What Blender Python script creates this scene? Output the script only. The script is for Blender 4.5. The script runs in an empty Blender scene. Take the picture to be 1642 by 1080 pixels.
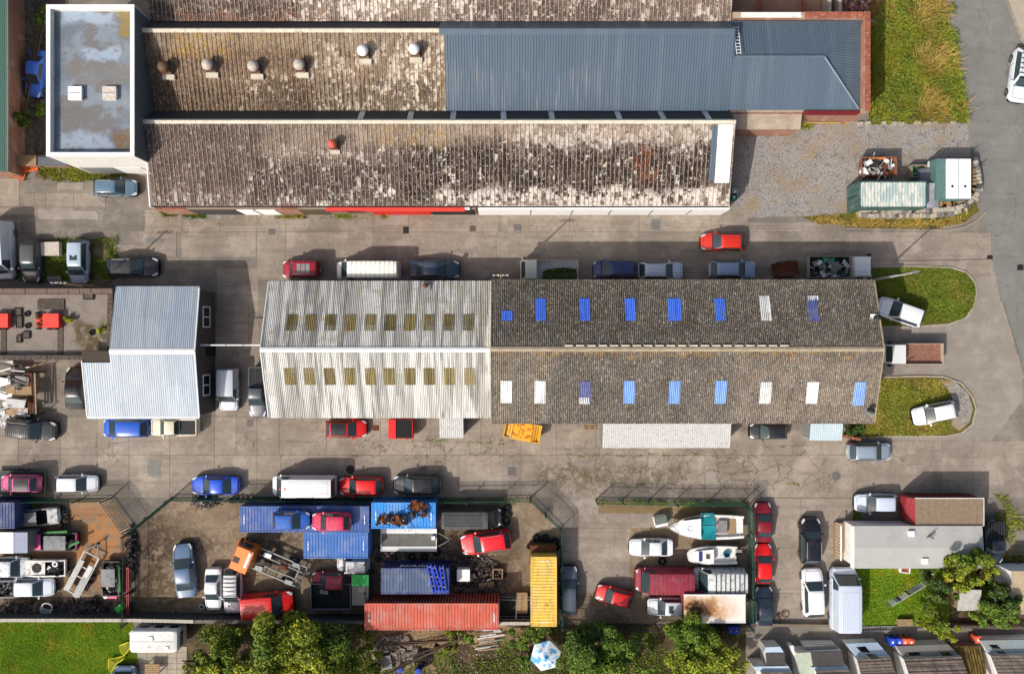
import bpy, bmesh, math, random
import numpy as np
from mathutils import Vector, Matrix, Euler
random.seed(7); RNG = np.random.default_rng(7)
D = bpy.data; SC = bpy.context.scene; COL = SC.collection
R = math.radians
# ---------------------------------------------------------------- camera, light
CAMH = 72.0; PPM = 16.4                       # drone height (m), ground pixels per metre in the 1642 px photograph
cam = D.cameras.new('camera'); cam.sensor_width = 36; cam.lens = 36*PPM*CAMH/1642; cam.clip_end = 2000
co = D.objects.new('camera', cam); co.location = (0, 0, CAMH); COL.objects.link(co); SC.camera = co
SUN_EL = 42.0; SUN_D = Vector((0.731*math.cos(R(SUN_EL)), 0.682*math.cos(R(SUN_EL)), -math.sin(R(SUN_EL))))
sl = D.lights.new('sun', 'SUN'); sl.energy = 4.1; sl.angle = R(0.5); sl.color = (1.0, 0.955, 0.90)
so = D.objects.new('sun', sl); so.rotation_euler = SUN_D.to_track_quat('-Z', 'Y').to_euler(); so.location = (-40, -40, 60); COL.objects.link(so)
w = D.worlds.new('World'); SC.world = w; w.use_nodes = True
nt = w.node_tree; nt.nodes.clear()
sky = nt.nodes.new('ShaderNodeTexSky'); sky.sky_type = 'NISHITA'; sky.sun_disc = False
sky.sun_elevation = R(SUN_EL); sky.sun_rotation = R(227); sky.dust_density = 5.0; sky.ozone_density = .6
bg = nt.nodes.new('ShaderNodeBackground'); bg.inputs[1].default_value = 0.14
wo = nt.nodes.new('ShaderNodeOutputWorld'); nt.links.new(sky.outputs[0], bg.inputs[0]); nt.links.new(bg.outputs[0], wo.inputs[0])
vs = SC.view_settings; vs.view_transform = 'Standard'; vs.look = 'None'; vs.gamma = 1; vs.use_curve_mapping = False; vs.exposure = -0.06

# ---------------------------------------------------------------- helpers
def P(px, py, h=0.0):
    "photograph pixel of a point that stands h metres above the ground -> its place in the world"
    k = (1-h/CAMH)/PPM
    return Vector(((px-821)*k, (540-py)*k, h))
def lin(c): c /= 255.0; return c/12.92 if c <= .04045 else ((c+.055)/1.055)**2.4
def C(r, g, b, k=1.0): return (lin(r)*k, lin(g)*k, lin(b)*k, 1)

class Mt:
    "a procedural material; everything is read at world position so that neighbouring pieces flow on"
    def __init__(s, name, col, rough=.8, metal=0.0, spec=.3, coat=0.0, local=False):
        s.m = D.materials.new(name); s.m.use_nodes = True; s.t = s.m.node_tree; s.n = s.t.nodes
        s.b = s.n['Principled BSDF']; s.b.inputs['Roughness'].default_value = rough; s.b.inputs['Metallic'].default_value = metal
        s.b.inputs['Specular IOR Level'].default_value = spec; s.b.inputs['Coat Weight'].default_value = coat
        s.b.inputs['Base Color'].default_value = col
        if local: s.pos = s.N('ShaderNodeTexCoord').outputs['Object']
        else: s.pos = s.N('ShaderNodeNewGeometry').outputs['Position']
        r = s.N('ShaderNodeRGB'); r.outputs[0].default_value = col; s.c = r.outputs[0]; s.dp = None
    def N(s, t): return s.n.new(t)
    def L(s, a, b): s.t.links.new(a, b)
    def math(s, op, a, b=None, clamp=False):
        n = s.N('ShaderNodeMath'); n.operation = op; n.use_clamp = clamp
        for i, x in enumerate((a, b)):
            if x is None: continue
            if isinstance(x, (int, float)): n.inputs[i].default_value = x
            else: s.L(x, n.inputs[i])
        return n.outputs[0]
    def mp(s, st, src=None, rot=0):
        n = s.N('ShaderNodeMapping'); n.inputs['Scale'].default_value = st; n.inputs['Rotation'].default_value = (0, 0, rot)
        s.L(src or s.pos, n.inputs[0]); return n.outputs[0]
    def nz(s, scale, st=(1, 1, 1), det=5, rough=.6, src=None):
        n = s.N('ShaderNodeTexNoise'); n.inputs['Scale'].default_value = scale; n.inputs['Detail'].default_value = det
        n.inputs['Roughness'].default_value = rough; s.L(s.mp(st, src), n.inputs['Vector']); return n.outputs[0]
    def rng(s, v, lo, hi, smooth=True):
        n = s.N('ShaderNodeMapRange'); n.interpolation_type = 'SMOOTHSTEP' if smooth else 'LINEAR'
        s.L(v, n.inputs[0]); n.inputs[1].default_value = lo; n.inputs[2].default_value = hi; n.clamp = True; return n.outputs[0]
    def mix(s, fac, col, mode='MIX'):
        n = s.N('ShaderNodeMix'); n.data_type = 'RGBA'; n.blend_type = mode
        if isinstance(fac, (int, float)): n.inputs[0].default_value = fac
        else: s.L(fac, n.inputs[0])
        s.L(s.c, n.inputs[6])
        if isinstance(col, tuple): n.inputs[7].default_value = col
        else: s.L(col, n.inputs[7])
        s.c = n.outputs[2]; return s
    def dpos(s, amp=1.2, scale=.6):
        if s.dp is None:
            n = s.N('ShaderNodeTexNoise'); n.inputs['Scale'].default_value = scale; n.inputs['Detail'].default_value = 6; s.L(s.pos, n.inputs['Vector'])
            a = s.N('ShaderNodeVectorMath'); a.operation = 'SUBTRACT'; s.L(n.outputs[1], a.inputs[0]); a.inputs[1].default_value = (.5, .5, .5)
            b = s.N('ShaderNodeVectorMath'); b.operation = 'SCALE'; s.L(a.outputs[0], b.inputs[0]); b.inputs['Scale'].default_value = amp*2
            c = s.N('ShaderNodeVectorMath'); c.operation = 'ADD'; s.L(b.outputs[0], c.inputs[0]); s.L(s.pos, c.inputs[1])
            q = s.N('ShaderNodeSeparateXYZ'); s.L(c.outputs[0], q.inputs[0]); s.dp = q
        return s.dp
    def rect(s, x0, x1, y0, y1, soft=.6):
        q = s.dpos(); m = None
        for o, a, b in ((0, x0, x1), (1, y0, y1)):
            u = s.rng(q.outputs[o], a-soft, a+soft); v = s.rng(q.outputs[o], b+soft, b-soft)
            m = s.math('MULTIPLY', u, v) if m is None else s.math('MULTIPLY', m, s.math('MULTIPLY', u, v))
        return m
    def rad(s, x, y, r, soft=.5, ax=1, ay=1):
        q = s.dpos()
        a = s.math('MULTIPLY', s.math('SUBTRACT', q.outputs[0], x), 1/ax); b = s.math('MULTIPLY', s.math('SUBTRACT', q.outputs[1], y), 1/ay)
        d = s.math('SQRT', s.math('ADD', s.math('MULTIPLY', a, a), s.math('MULTIPLY', b, b)))
        return s.rng(d, r*(1+soft), r*(1-soft))
    def noise(s, scale, lo, hi, col, fac=1.0, st=(1, 1, 1), det=6, rough=.6, mask=None, mode='MIX'):
        f = s.math('MULTIPLY', s.rng(s.nz(scale, st, det, rough), lo, hi), fac)
        if mask is not None: f = s.math('MULTIPLY', f, mask)
        return s.mix(f, col, mode)
    def cracks(s, scale, wdt, col, fac=1.0, mask=None, st=(1, 1, 1)):
        n = s.N('ShaderNodeTexNoise'); n.inputs['Scale'].default_value = scale*2; n.inputs['Detail'].default_value = 5; s.L(s.pos, n.inputs['Vector'])
        a = s.N('ShaderNodeVectorMath'); a.operation = 'MULTIPLY_ADD'; s.L(n.outputs[1], a.inputs[0]); a.inputs[1].default_value = (.7/scale,)*3; s.L(s.mp(st), a.inputs[2])
        v = s.N('ShaderNodeTexVoronoi'); v.feature = 'DISTANCE_TO_EDGE'; v.inputs['Scale'].default_value = scale; s.L(a.outputs[0], v.inputs['Vector'])
        f = s.math('MULTIPLY', s.rng(v.outputs[0], wdt, wdt*.3), fac)
        if mask is not None: f = s.math('MULTIPLY', f, mask)
        return s.mix(f, col)
    def vary(s, amt, sat=0.0):
        o = s.N('ShaderNodeObjectInfo'); h = s.N('ShaderNodeHueSaturation'); s.L(s.c, h.inputs['Color'])
        s.L(s.math('ADD', s.math('MULTIPLY', o.outputs['Random'], amt*2), 1-amt), h.inputs['Value'])
        s.c = h.outputs[0]; return s
    def island(s, amt, hue=.0):
        g = s.N('ShaderNodeNewGeometry'); h = s.N('ShaderNodeHueSaturation'); s.L(s.c, h.inputs['Color'])
        r = g.outputs['Random Per Island']; s.L(s.math('ADD', s.math('MULTIPLY', r, amt*2), 1-amt), h.inputs['Value'])
        if hue: s.L(s.math('ADD', s.math('MULTIPLY', s.math('FRACT', s.math('MULTIPLY', r, 7.31)), hue*2), .5-hue), h.inputs['Hue'])
        s.c = h.outputs[0]; return s
    def objcol(s):
        o = s.N('ShaderNodeObjectInfo'); s.c = o.outputs['Color']; return s
    def bump(s, scale, dist, st=(1, 1, 1), det=4):
        b = s.N('ShaderNodeBump'); b.inputs['Strength'].default_value = 1; b.inputs['Distance'].default_value = dist
        s.L(s.nz(scale, st, det), b.inputs['Height']); s.L(b.outputs[0], s.b.inputs['Normal']); return s
    def brick(s, c1, c2, mor, w=.225, h=.075):
        "brickwork on walls: courses by height, stretchers along x+y"
        q = s.N('ShaderNodeSeparateXYZ'); s.L(s.pos, q.inputs[0]); cb = s.N('ShaderNodeCombineXYZ')
        s.L(s.math('ADD', q.outputs[0], q.outputs[1]), cb.inputs[0]); s.L(q.outputs[2], cb.inputs[1])
        b = s.N('ShaderNodeTexBrick'); b.inputs['Scale'].default_value = 1; b.inputs['Brick Width'].default_value = w; b.inputs['Row Height'].default_value = h
        b.inputs['Mortar Size'].default_value = .012; s.L(cb.outputs[0], b.inputs['Vector'])
        for i, c in ((1, c1), (2, c2), (3, mor)): b.inputs[i].default_value = c
        s.c = b.outputs[0]; return s
    def done(s): s.L(s.c, s.b.inputs['Base Color']); return s.m

ORG = {}
def new(name, mesh, parent=None, loc=None, color=None, mat=None):
    o = D.objects.new(name, mesh); COL.objects.link(o)
    if mesh is not None and mat is not None and not mesh.materials: mesh.materials.append(mat)
    if parent is not None: o.parent = parent; ORG[o] = ORG.get(parent, Vector())
    if loc is not None: o.location = loc
    if color is not None: o.color = color
    return o
def thing(name, label, cat, loc=(0, 0, 0), rz=0.0, group=None, scale=None, plain=True):
    "an Empty at the thing's base; plain: parts are given in world coordinates"
    o = D.objects.new(name, None); COL.objects.link(o); o.location = loc; o.rotation_euler = (0, 0, rz); o.empty_display_size = .3
    if scale: o.scale = scale
    ORG[o] = Vector(loc) if plain else Vector()
    return tag(o, label, cat, group)
def tag(o, label=None, cat=None, group=None, kind=None):
    for k, v in (('label', label), ('category', cat), ('group', group), ('kind', kind)):
        if v: o[k] = v
    return o
class MB:
    def __init__(s): s.v = []; s.f = []
    def add(s, vs, fs):
        b = len(s.v); s.v += [tuple(x) for x in vs]; s.f += [tuple(b+i for i in f) for f in fs]; return s
    def quad(s, *p): return s.add(p, [tuple(range(len(p)))])
    def box(s, x0, x1, y0, y1, z0, z1, rot=0.0, c=None, tilt=None):
        p = [(x, y, z) for z in (z0, z1) for x, y in ((x0, y0), (x1, y0), (x1, y1), (x0, y1))]
        if rot or tilt:
            c = Vector(c) if c is not None else Vector(((x0+x1)/2, (y0+y1)/2, 0)); c = Vector((c[0], c[1], (z0+z1)/2))
            m = Euler((tilt[0] if tilt else 0, tilt[1] if tilt else 0, rot)).to_matrix(); p = [tuple(m@(Vector(q)-c)+c) for q in p]
        return s.add(p, [(3, 2, 1, 0), (4, 5, 6, 7), (0, 1, 5, 4), (1, 2, 6, 5), (2, 3, 7, 6), (3, 0, 4, 7)])
    def bx(s, cx, cy, cz, lx, ly, lz, rot=0.0, tilt=None): return s.box(cx-lx/2, cx+lx/2, cy-ly/2, cy+ly/2, cz-lz/2, cz+lz/2, rot, (cx, cy), tilt)
    def tube(s, p, q, r, n=6, r2=None):
        p = Vector(p); q = Vector(q); r2 = r if r2 is None else r2; d = (q-p)
        if d.length < 1e-6: return s
        a = d.normalized().orthogonal().normalized(); b = d.normalized().cross(a); vs = []
        for c, rr in ((p, r), (q, r2)):
            vs += [c+(a*math.cos(2*math.pi*i/n)+b*math.sin(2*math.pi*i/n))*rr for i in range(n)]
        return s.add(vs, [(i, (i+1) % n, n+(i+1) % n, n+i) for i in range(n)]+[tuple(range(n-1, -1, -1)), tuple(range(n, 2*n))])
    def path(s, pts, r, n=5):
        for a, b in zip(pts, pts[1:]): s.tube(a, b, r, n)
        return s
    def lathe(s, cx, cy, prof, n=14, z=0.0):
        vs = []; fs = []; k = len(prof)
        for r, h in prof: vs += [(cx+r*math.cos(2*math.pi*i/n), cy+r*math.sin(2*math.pi*i/n), z+h) for i in range(n)]
        for j in range(k-1): fs += [(j*n+i, j*n+(i+1) % n, (j+1)*n+(i+1) % n, (j+1)*n+i) for i in range(n)]
        fs += [tuple(range(n-1, -1, -1)), tuple(range((k-1)*n, k*n))]
        return s.add(vs, fs)
    def torus(s, c, R1, r2, n=14, m=6, tilt=None):
        vs = []; fs = []; M = Euler(tilt or (0, 0, 0)).to_matrix()
        for i in range(n):
            a = 2*math.pi*i/n
            for j in range(m):
                b = 2*math.pi*j/m; vs.append(M@Vector(((R1+r2*math.cos(b))*math.cos(a), (R1+r2*math.cos(b))*math.sin(a), r2*math.sin(b)))+Vector(c))
        for i in range(n):
            for j in range(m): fs.append((i*m+j, ((i+1) % n)*m+j, ((i+1) % n)*m+(j+1) % m, i*m+(j+1) % m))
        return s.add(vs, fs)
    def prism(s, poly, z0, z1):
        a = sum(p[0]*q[1]-q[0]*p[1] for p, q in zip(poly, poly[1:]+poly[:1]))
        if a < 0: poly = poly[::-1]
        n = len(poly); z0f = z0 if callable(z0) else (lambda x, y: z0); z1f = z1 if callable(z1) else (lambda x, y: z1)
        vs = [(p[0], p[1], z0f(*p[:2])) for p in poly]+[(p[0], p[1], z1f(*p[:2])) for p in poly]
        return s.add(vs, [(i, (i+1) % n, n+(i+1) % n, n+i) for i in range(n)]+[tuple(range(n-1, -1, -1)), tuple(range(n, 2*n))])
    def loft(s, rings, close=False, caps=True):
        n = len(rings[0]); vs = [p for r in rings for p in r]; fs = []
        for j in range(len(rings)-1):
            for i in range(n if close else n-1): fs.append((j*n+i, j*n+(i+1) % n, (j+1)*n+(i+1) % n, (j+1)*n+i))
        if caps: fs += [tuple(range(n-1, -1, -1)), tuple(range((len(rings)-1)*n, len(rings)*n))]
        return s.add(vs, fs)
    def mesh(s, name, smooth=False, ang=35, org=None):
        me = D.meshes.new(name)
        vs = s.v if org is None else [(a-org[0], b-org[1], c-org[2]) for a, b, c in s.v]
        me.from_pydata(vs, [], s.f); me.update()
        if smooth: me.shade_smooth(); me.set_sharp_from_angle(angle=R(ang))
        return me
    def build(s, name, mat, parent=None, smooth=False, color=None, ang=35):
        o = new(name, s.mesh(name, smooth, ang, ORG.get(parent) if parent is not None else None), parent, color=color)
        o.data.materials.append(mat); return o
def solo(mb, name, mat, label, cat, group=None, smooth=False, color=None):
    "a thing that is one mesh, origin at the middle of its base"
    v = mb.v; o = Vector((sum(p[0] for p in v)/len(v), sum(p[1] for p in v)/len(v), min(p[2] for p in v)))
    ob = new(name, mb.mesh(name, smooth, 35, o), None, o, color); ob.data.materials.append(mat); ORG[ob] = o
    return tag(ob, label, cat, group)
def pp(pts, h=0.0): return [tuple(P(x, y, h)[:2]) for x, y in pts]
def soup(name, quads, mat, parent=None, smooth=False):
    "N x 4 x 3 array of corner points -> one mesh of loose quads"
    n = len(quads); me = D.meshes.new(name); me.vertices.add(n*4); me.vertices.foreach_set('co', quads.astype(np.float32).ravel())
    me.loops.add(n*4); me.loops.foreach_set('vertex_index', np.arange(n*4, dtype=np.int32)); me.polygons.add(n)
    me.polygons.foreach_set('loop_start', np.arange(0, n*4, 4, dtype=np.int32)); me.update(calc_edges=True); me.validate()
    me.materials.append(mat); o = D.objects.new(name, me); COL.objects.link(o)
    if parent is not None: o.parent = parent
    return o
# ---------------------------------------------------------------- materials
def simple(name, col, rough=.7, metal=0., var=.15, sc=3., dirt=None, coat=0., spec=.3):
    m = Mt(name, col, rough, metal, spec, coat)
    m.noise(sc, .35, .7, tuple(c*(1-var) for c in col[:3])+(1,), .9)
    if dirt: m.noise(sc*2.3, .55, .7, dirt, .7)
    return m.done()
def ground_mat(name, col, dk, lt, cr=None, dirt=.8, zones=(), crackzones=()):
    m = Mt(name, col, .93, 0, .2)
    m.noise(.16, .35, .65, dk, .45*dirt).noise(.4, .5, .64, lt, .6*min(1, dirt), det=8).noise(.6, .45, .72, lt, .5).noise(2.6, .5, .68, dk, .35*dirt).noise(14, .4, .75, dk, .28, det=3)
    m.noise(40, .5, .8, lt, .2, det=2)
    for z, c, f in zones:
        k = m.rad(*z[1:]) if z[0] == 'c' else m.rect(*z[1:]); m.noise(1.3, .40, .54, c, f, mask=k, det=10, rough=.7)
    if cr:
        for z, s_, w_ in crackzones: m.cracks(s_, w_, cr, .62, mask=m.rect(*z))
    m.noise(1.6, .5, .7, dk, .4, st=(.1, 1, 1)).noise(.9, .55, .72, lt, .35, st=(.15, 1, 1)).vary(.10).bump(9, .012, det=5); return m.done()
CON = C(146, 135, 122); COND = C(102, 93, 84); CONL = C(168, 157, 143); CRK = C(84, 74, 62)
RUST = C(170, 100, 40)
def pw(x, y): p = P(x, y); return p.x, p.y
def zr(x0, y0, x1, y1, soft=.6): a = pw(x0, y1); b = pw(x1, y0); return (a[0], b[0], a[1], b[1], soft)
m_con = ground_mat('concrete', CON, COND, CONL, CRK, 1.0,
    zones=[(('r',)+zr(860, 745, 1100, 775), C(96, 86, 70), .7), (('r',)+zr(260, 345, 430, 360), C(110, 98, 84), .6)],
    crackzones=[(zr(905, 712, 1215, 792, .9), .75, .034), (zr(1130, 722, 1350, 790, .9), .5, .03), (zr(570, 700, 830, 745), .55, .028), (zr(1350, 705, 1460, 740, .3), .4, .02),
                (zr(150, 705, 190, 745, .3), 1.0, .035), (zr(380, 690, 412, 720, .3), 1.1, .04), (zr(160, 320, 200, 385, .3), .9, .04), (zr(860, 745, 1110, 790, .5), 1.5, .05)])
m_joint = simple('joint_soil', C(98, 87, 72), .95)
m_yard = ground_mat('yard_concrete', C(134, 117, 97), C(84, 71, 56), C(156, 140, 120), CRK, 1.5,
    zones=[(('c',)+pw(120, 850)+(4.6, .6, 1, .8), C(166, 116, 72), .75), (('c',)+pw(150, 890)+(2.8, .6), C(172, 114, 62), .7), (('c',)+pw(60, 905)+(5, .6), C(98, 78, 58), .5),
           (('c',)+pw(252, 890)+(2.4, .7, .6, 1.5), C(56, 46, 36), .85), (('c',)+pw(262, 950)+(3.4, .6, 1, .6), C(86, 70, 50), .8), (('c',)+pw(310, 868)+(2, .7, 1.6, .5), C(70, 56, 44), .7),
           (('c',)+pw(450, 880)+(2.5, .6), C(76, 66, 54), .8), (('c',)+pw(760, 920)+(4, .6), C(62, 52, 42), .9), (('c',)+pw(650, 890)+(5, .5, 1.4, .5), C(70, 60, 48), .9),
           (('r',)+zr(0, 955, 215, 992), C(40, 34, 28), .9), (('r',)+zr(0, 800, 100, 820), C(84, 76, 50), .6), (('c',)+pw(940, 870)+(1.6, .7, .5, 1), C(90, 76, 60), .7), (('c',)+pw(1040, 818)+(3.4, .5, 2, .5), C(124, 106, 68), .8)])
m_asph = ground_mat('asphalt', C(120, 119, 114), C(102, 101, 97), C(134, 132, 127), C(84, 82, 78), .9, crackzones=[(zr(1500, -10, 1642, 620, .5), .16, .006), (zr(1560, 60, 1642, 500, .5), .5, .006)])
m_asph2 = ground_mat('old_asphalt', C(122, 115, 106), C(92, 86, 78), C(146, 137, 124), C(60, 56, 50), 1.1)
m_cds = ground_mat('turning_concrete', C(142, 134, 124), C(124, 115, 106), C(164, 155, 144), None, .8)
m_pave = ground_mat('pavement_concrete', C(158, 148, 133), C(146, 134, 118), C(188, 178, 160), None, .6)
m_grav = Mt('gravel_bed', C(150, 146, 142), .95, 0, .2)
m_grav.noise(.35, .4, .65, C(142, 130, 112), .7).noise(1.5, .5, .65, C(108, 104, 102), .7).noise(6, .48, .62, C(92, 88, 86), .75, det=5).noise(11, .57, .66, C(196, 190, 184), .8, det=3).noise(.22, .5, .6, C(142, 130, 116), .5)
m_grav.noise(.5, .5, .66, C(150, 128, 92), .55).noise(.8, .62, .72, C(116, 112, 60), .5).bump(16, .05); m_grav = m_grav.done()
m_soil = ground_mat('garden_soil', C(80, 68, 50), C(44, 38, 26), C(116, 98, 72), None, 1.2)
m_tgrass = Mt('turf', C(104, 100, 44), .95, 0, .15); m_tgrass.noise(.35, .4, .62, C(112, 100, 46), .8).noise(1.6, .45, .65, C(66, 76, 24), .8).noise(12, .4, .7, C(52, 58, 20), .6).bump(14, .06); m_tgrass = m_tgrass.done()
m_dirt = ground_mat('bare_earth', C(140, 118, 90), C(96, 78, 56), C(168, 146, 116), None, 1.2)
m_weedy = ground_mat('weedy_dirt', C(104, 92, 66), C(66, 62, 34), C(134, 120, 92), None, 1.4)
m_lawn = Mt('lawn_turf', C(112, 128, 18), .95, 0, .15); m_lawn.noise(.3, .42, .62, C(66, 100, 16), .8).noise(.7, .55, .7, C(128, 120, 40), .6).noise(10, .4, .7, C(54, 76, 14), .5).bump(14, .05); m_lawn = m_lawn.done()
def leafmat(name, col, hue=.02, amt=.35, patch=None):
    m = Mt(name, col, .6, 0, .25)
    if patch: m.noise(.45, .48, .66, patch, .85, det=4)
    m.noise(.5, .35, .65, tuple(x*.72 for x in col[:3])+(1,), .8); m.island(amt, hue); m.b.inputs['Subsurface Weight'].default_value = 0
    m = m.done(); return m
m_blade = leafmat('grass_blade', C(140, 142, 46), .03, .35, C(116, 136, 36)); m_straw = leafmat('straw_blade', C(176, 150, 76), .03); m_weed = leafmat('weed_leaf', C(108, 126, 42), .04)
m_lawnb = leafmat('lawn_blade', C(112, 150, 20), .03, .25, C(170, 150, 36)); m_isl = leafmat('island_blade', C(108, 126, 32), .03, .3, C(140, 124, 56))
m_leaf = [leafmat('leaf_olive', C(128, 140, 38)), leafmat('leaf_green', C(98, 124, 40)), leafmat('leaf_dark', C(72, 94, 38)), leafmat('leaf_yellow', C(166, 166, 42))]
m_bark = simple('bark', C(92, 78, 62), .95, var=.4, sc=8)
m_brickw = Mt('brickwork', C(150, 92, 70), .9, 0, .2).brick(C(150, 88, 66), C(128, 74, 56), C(168, 150, 132)).noise(.8, .5, .7, C(190, 170, 150), .5).noise(3, .55, .7, C(80, 52, 42), .6).done()
m_brick2 = Mt('brown_brickwork', C(134, 104, 84), .9, 0, .2).brick(C(134, 102, 80), C(110, 82, 64), C(150, 138, 122)).noise(1.2, .5, .7, C(80, 66, 56), .6).done()
m_brickp = simple('brick_piece', C(156, 90, 70), .9, var=.4, sc=2, dirt=C(190, 160, 140))
m_render = simple('white_render', C(222, 220, 214), .85, var=.1, sc=1.2, dirt=C(160, 154, 144))
m_white = simple('white_coating', C(232, 232, 230), .6, var=.06, sc=2)
m_dwall = simple('dark_cladding', C(66, 66, 68), .7, var=.2)
m_black = simple('black_plastic', C(24, 24, 25), .6, var=.2)
m_rub = simple('rubber', C(26, 25, 25), .9, var=.3, sc=6)
m_steel = simple('steel', C(120, 121, 122), .5, .5, .3)
m_galv = simple('galvanised', C(140, 142, 141), .5, .3, .18, dirt=C(120, 116, 106))
m_rust = simple('rusty_steel', C(110, 62, 38), .9, 0, .45, 3, dirt=C(60, 38, 28))
m_dark = simple('dark_metal', C(44, 42, 42), .7, .2, .35, 4, dirt=C(84, 60, 44))
m_wood = simple('old_timber', C(158, 132, 100), .9, 0, .3, 5, dirt=C(90, 72, 54))
m_stone = simple('stone', C(176, 166, 150), .9, 0, .3, 4)
m_glass = Mt('car_glass', C(52, 66, 70), .12, 0, .6).done()
m_wglass = Mt('window_glass', C(26, 32, 36), .08, 0, .6).done()
m_lamp = simple('lamp_lens', C(215, 220, 222), .15, 0, .1, spec=.6)
m_tail = simple('tail_lens', C(130, 12, 12), .2, 0, .1, spec=.6)
m_plate = simple('number_plate', C(225, 220, 190), .5)
m_paint = Mt('vehicle_paint', C(128, 128, 128), .32, 0, .5, .5).objcol().noise(1.5, .45, .7, C(150, 140, 126), .05).noise(9, .55, .75, C(90, 80, 70), .05); m_paint = m_paint.done()
m_pworn = Mt('worn_paint', C(128, 128, 128), .6, 0, .3).objcol().noise(2.5, .52, .62, C(92, 66, 50), .55).noise(1.1, .45, .7, C(190, 180, 172), .08).noise(12, .55, .7, C(50, 44, 40), .4); m_pworn = m_pworn.done()
m_box = Mt('container_paint', C(128, 128, 128), .5, 0, .35).objcol().noise(.7, .45, .65, C(176, 172, 166), .22).noise(2.4, .6, .7, C(104, 66, 46), .55).noise(1.6, .45, .7, C(46, 42, 40), .28, st=(2, .5, 1)).noise(9, .62, .7, C(60, 52, 46), .4); m_box = m_box.done()
m_any = Mt('painted_surface', C(128, 128, 128), .6, 0, .3).objcol().noise(2.2, .45, .72, C(110, 100, 90), .2).noise(9, .5, .75, C(70, 64, 58), .15); m_any = m_any.done()
m_tarp = simple('tarpaulin', C(150, 152, 158), .5, 0, .25, 2)
m_matt = Mt('mixed_scrap', C(84, 79, 75), .7, .1, .3).noise(3, .45, .65, C(86, 56, 40), .7).island(.98, .05).done()

# ---------------------------------------------------------------- ground, roads, paths
def sheet(name, polys, mat, z, kind='structure', parent=None):
    mb = MB()
    for p in polys: mb.prism(pp(p), -.25 if z > 0 else z-.5, z)
    o = mb.build(name, mat, parent); o['kind'] = kind; return o
g = MB().box(-900, 900, -900, 900, -.6, 0).build('ground', m_asph2); g['kind'] = 'structure'
road = sheet('asphalt_road', [[(1400, -900), (1540, 120), (1552, 200), (1573, 330), (1590, 420), (1603, 480), (1642, 602), (1720, 760), (1900, 760), (1900, -900)]], m_asph, .004)
pav = sheet('pavement', [[(1500, -900), (1610, -20), (1622, 20), (1650, 90), (1900, 160), (1900, -900)]], m_pave, .1)
gv = sheet('gravel_yard', [[(1170, 195), (1550, 195), (1566, 318), (1500, 342), (1300, 346), (1170, 350)]], m_grav, .008)
wl = sheet('rough_ground', [[(1390, -150), (1486, -150), (1540, 120), (1550, 196), (1394, 200)]], m_tgrass, .012)
vg = sheet('grass_verge', [[(1285, 348), (1370, 341), (1420, 339), (1535, 338), (1562, 318), (1570, 338), (1546, 356), (1500, 365), (1400, 365), (1310, 357)]], m_tgrass, .014)
yd = sheet('scrap_yard_floor', [[(-150, 800), (178, 798), (214, 848), (212, 992), (-150, 992)], [(214, 848), (278, 797), (852, 797), (898, 845), (898, 995), (214, 992)], [(898, 845), (955, 802), (1197, 803), (1197, 998), (898, 997)]], m_yard, .012)
cds = sheet('turning_area', [[(1395, 425), (1592, 421), (1604, 482), (1640, 600), (1640, 640), (1590, 706), (1395, 706)]], m_cds, .008)
bl = sheet('lawn', [[(-150, 997), (212, 997), (228, 1150), (-150, 1150)]], m_lawn, .012)
gl = sheet('garden_lawn', [[(1370, 902), (1520, 902), (1524, 1000), (1378, 1004)]], m_lawn, .012)
bg_ = sheet('garden_ground', [[(228, 998), (1200, 1001), (1200, 1180), (240, 1180)], [(1520, 890), (1720, 890), (1720, 1003), (1524, 1002)]], m_soil, .006)
al = sheet('back_lane', [[(1196, 1003), (1720, 1006), (1720, 1180), (1196, 1180)]], m_asph2, .01)
def island(name, pts, kerb=True):
    w_ = pp(pts); o = MB().prism(w_, -.2, .1).build(name, m_tgrass); o['kind'] = 'structure'
    if kerb:
        c = Vector((sum(p[0] for p in w_)/len(w_), sum(p[1] for p in w_)/len(w_)))
        for a, b in zip(w_, w_[1:]):
            a = Vector(a); b = Vector(b); n = max(1, round((b-a).length/.92)); d = (b-a).normalized(); ang = math.atan2(d.y, d.x)
            for i in range(n):
                m = a.lerp(b, (i+.5)/n); MB().bx(m.x, m.y, .06, (b-a).length/n-.02, .14, .15, ang).build('kerbstone', m_pave, o)
    return o
island('grass_island', [(1398, 428), (1470, 427), (1525, 429), (1549, 437), (1563, 453), (1565, 470), (1560, 492), (1547, 510), (1520, 520), (1460, 524), (1398, 524)])
gi2 = island('grass_island', [(1398, 605), (1470, 603), (1512, 604), (1540, 614), (1558, 635), (1564, 655), (1558, 680), (1540, 694), (1515, 699), (1450, 699), (1355, 701)])
gp = MB().prism(pp([(1505, 608), (1530, 611), (1551, 630), (1559, 655), (1553, 677), (1537, 690), (1522, 680), (1530, 655), (1524, 630)]), .0, .108).build('gravel_patch', m_grav, gi2)
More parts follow.
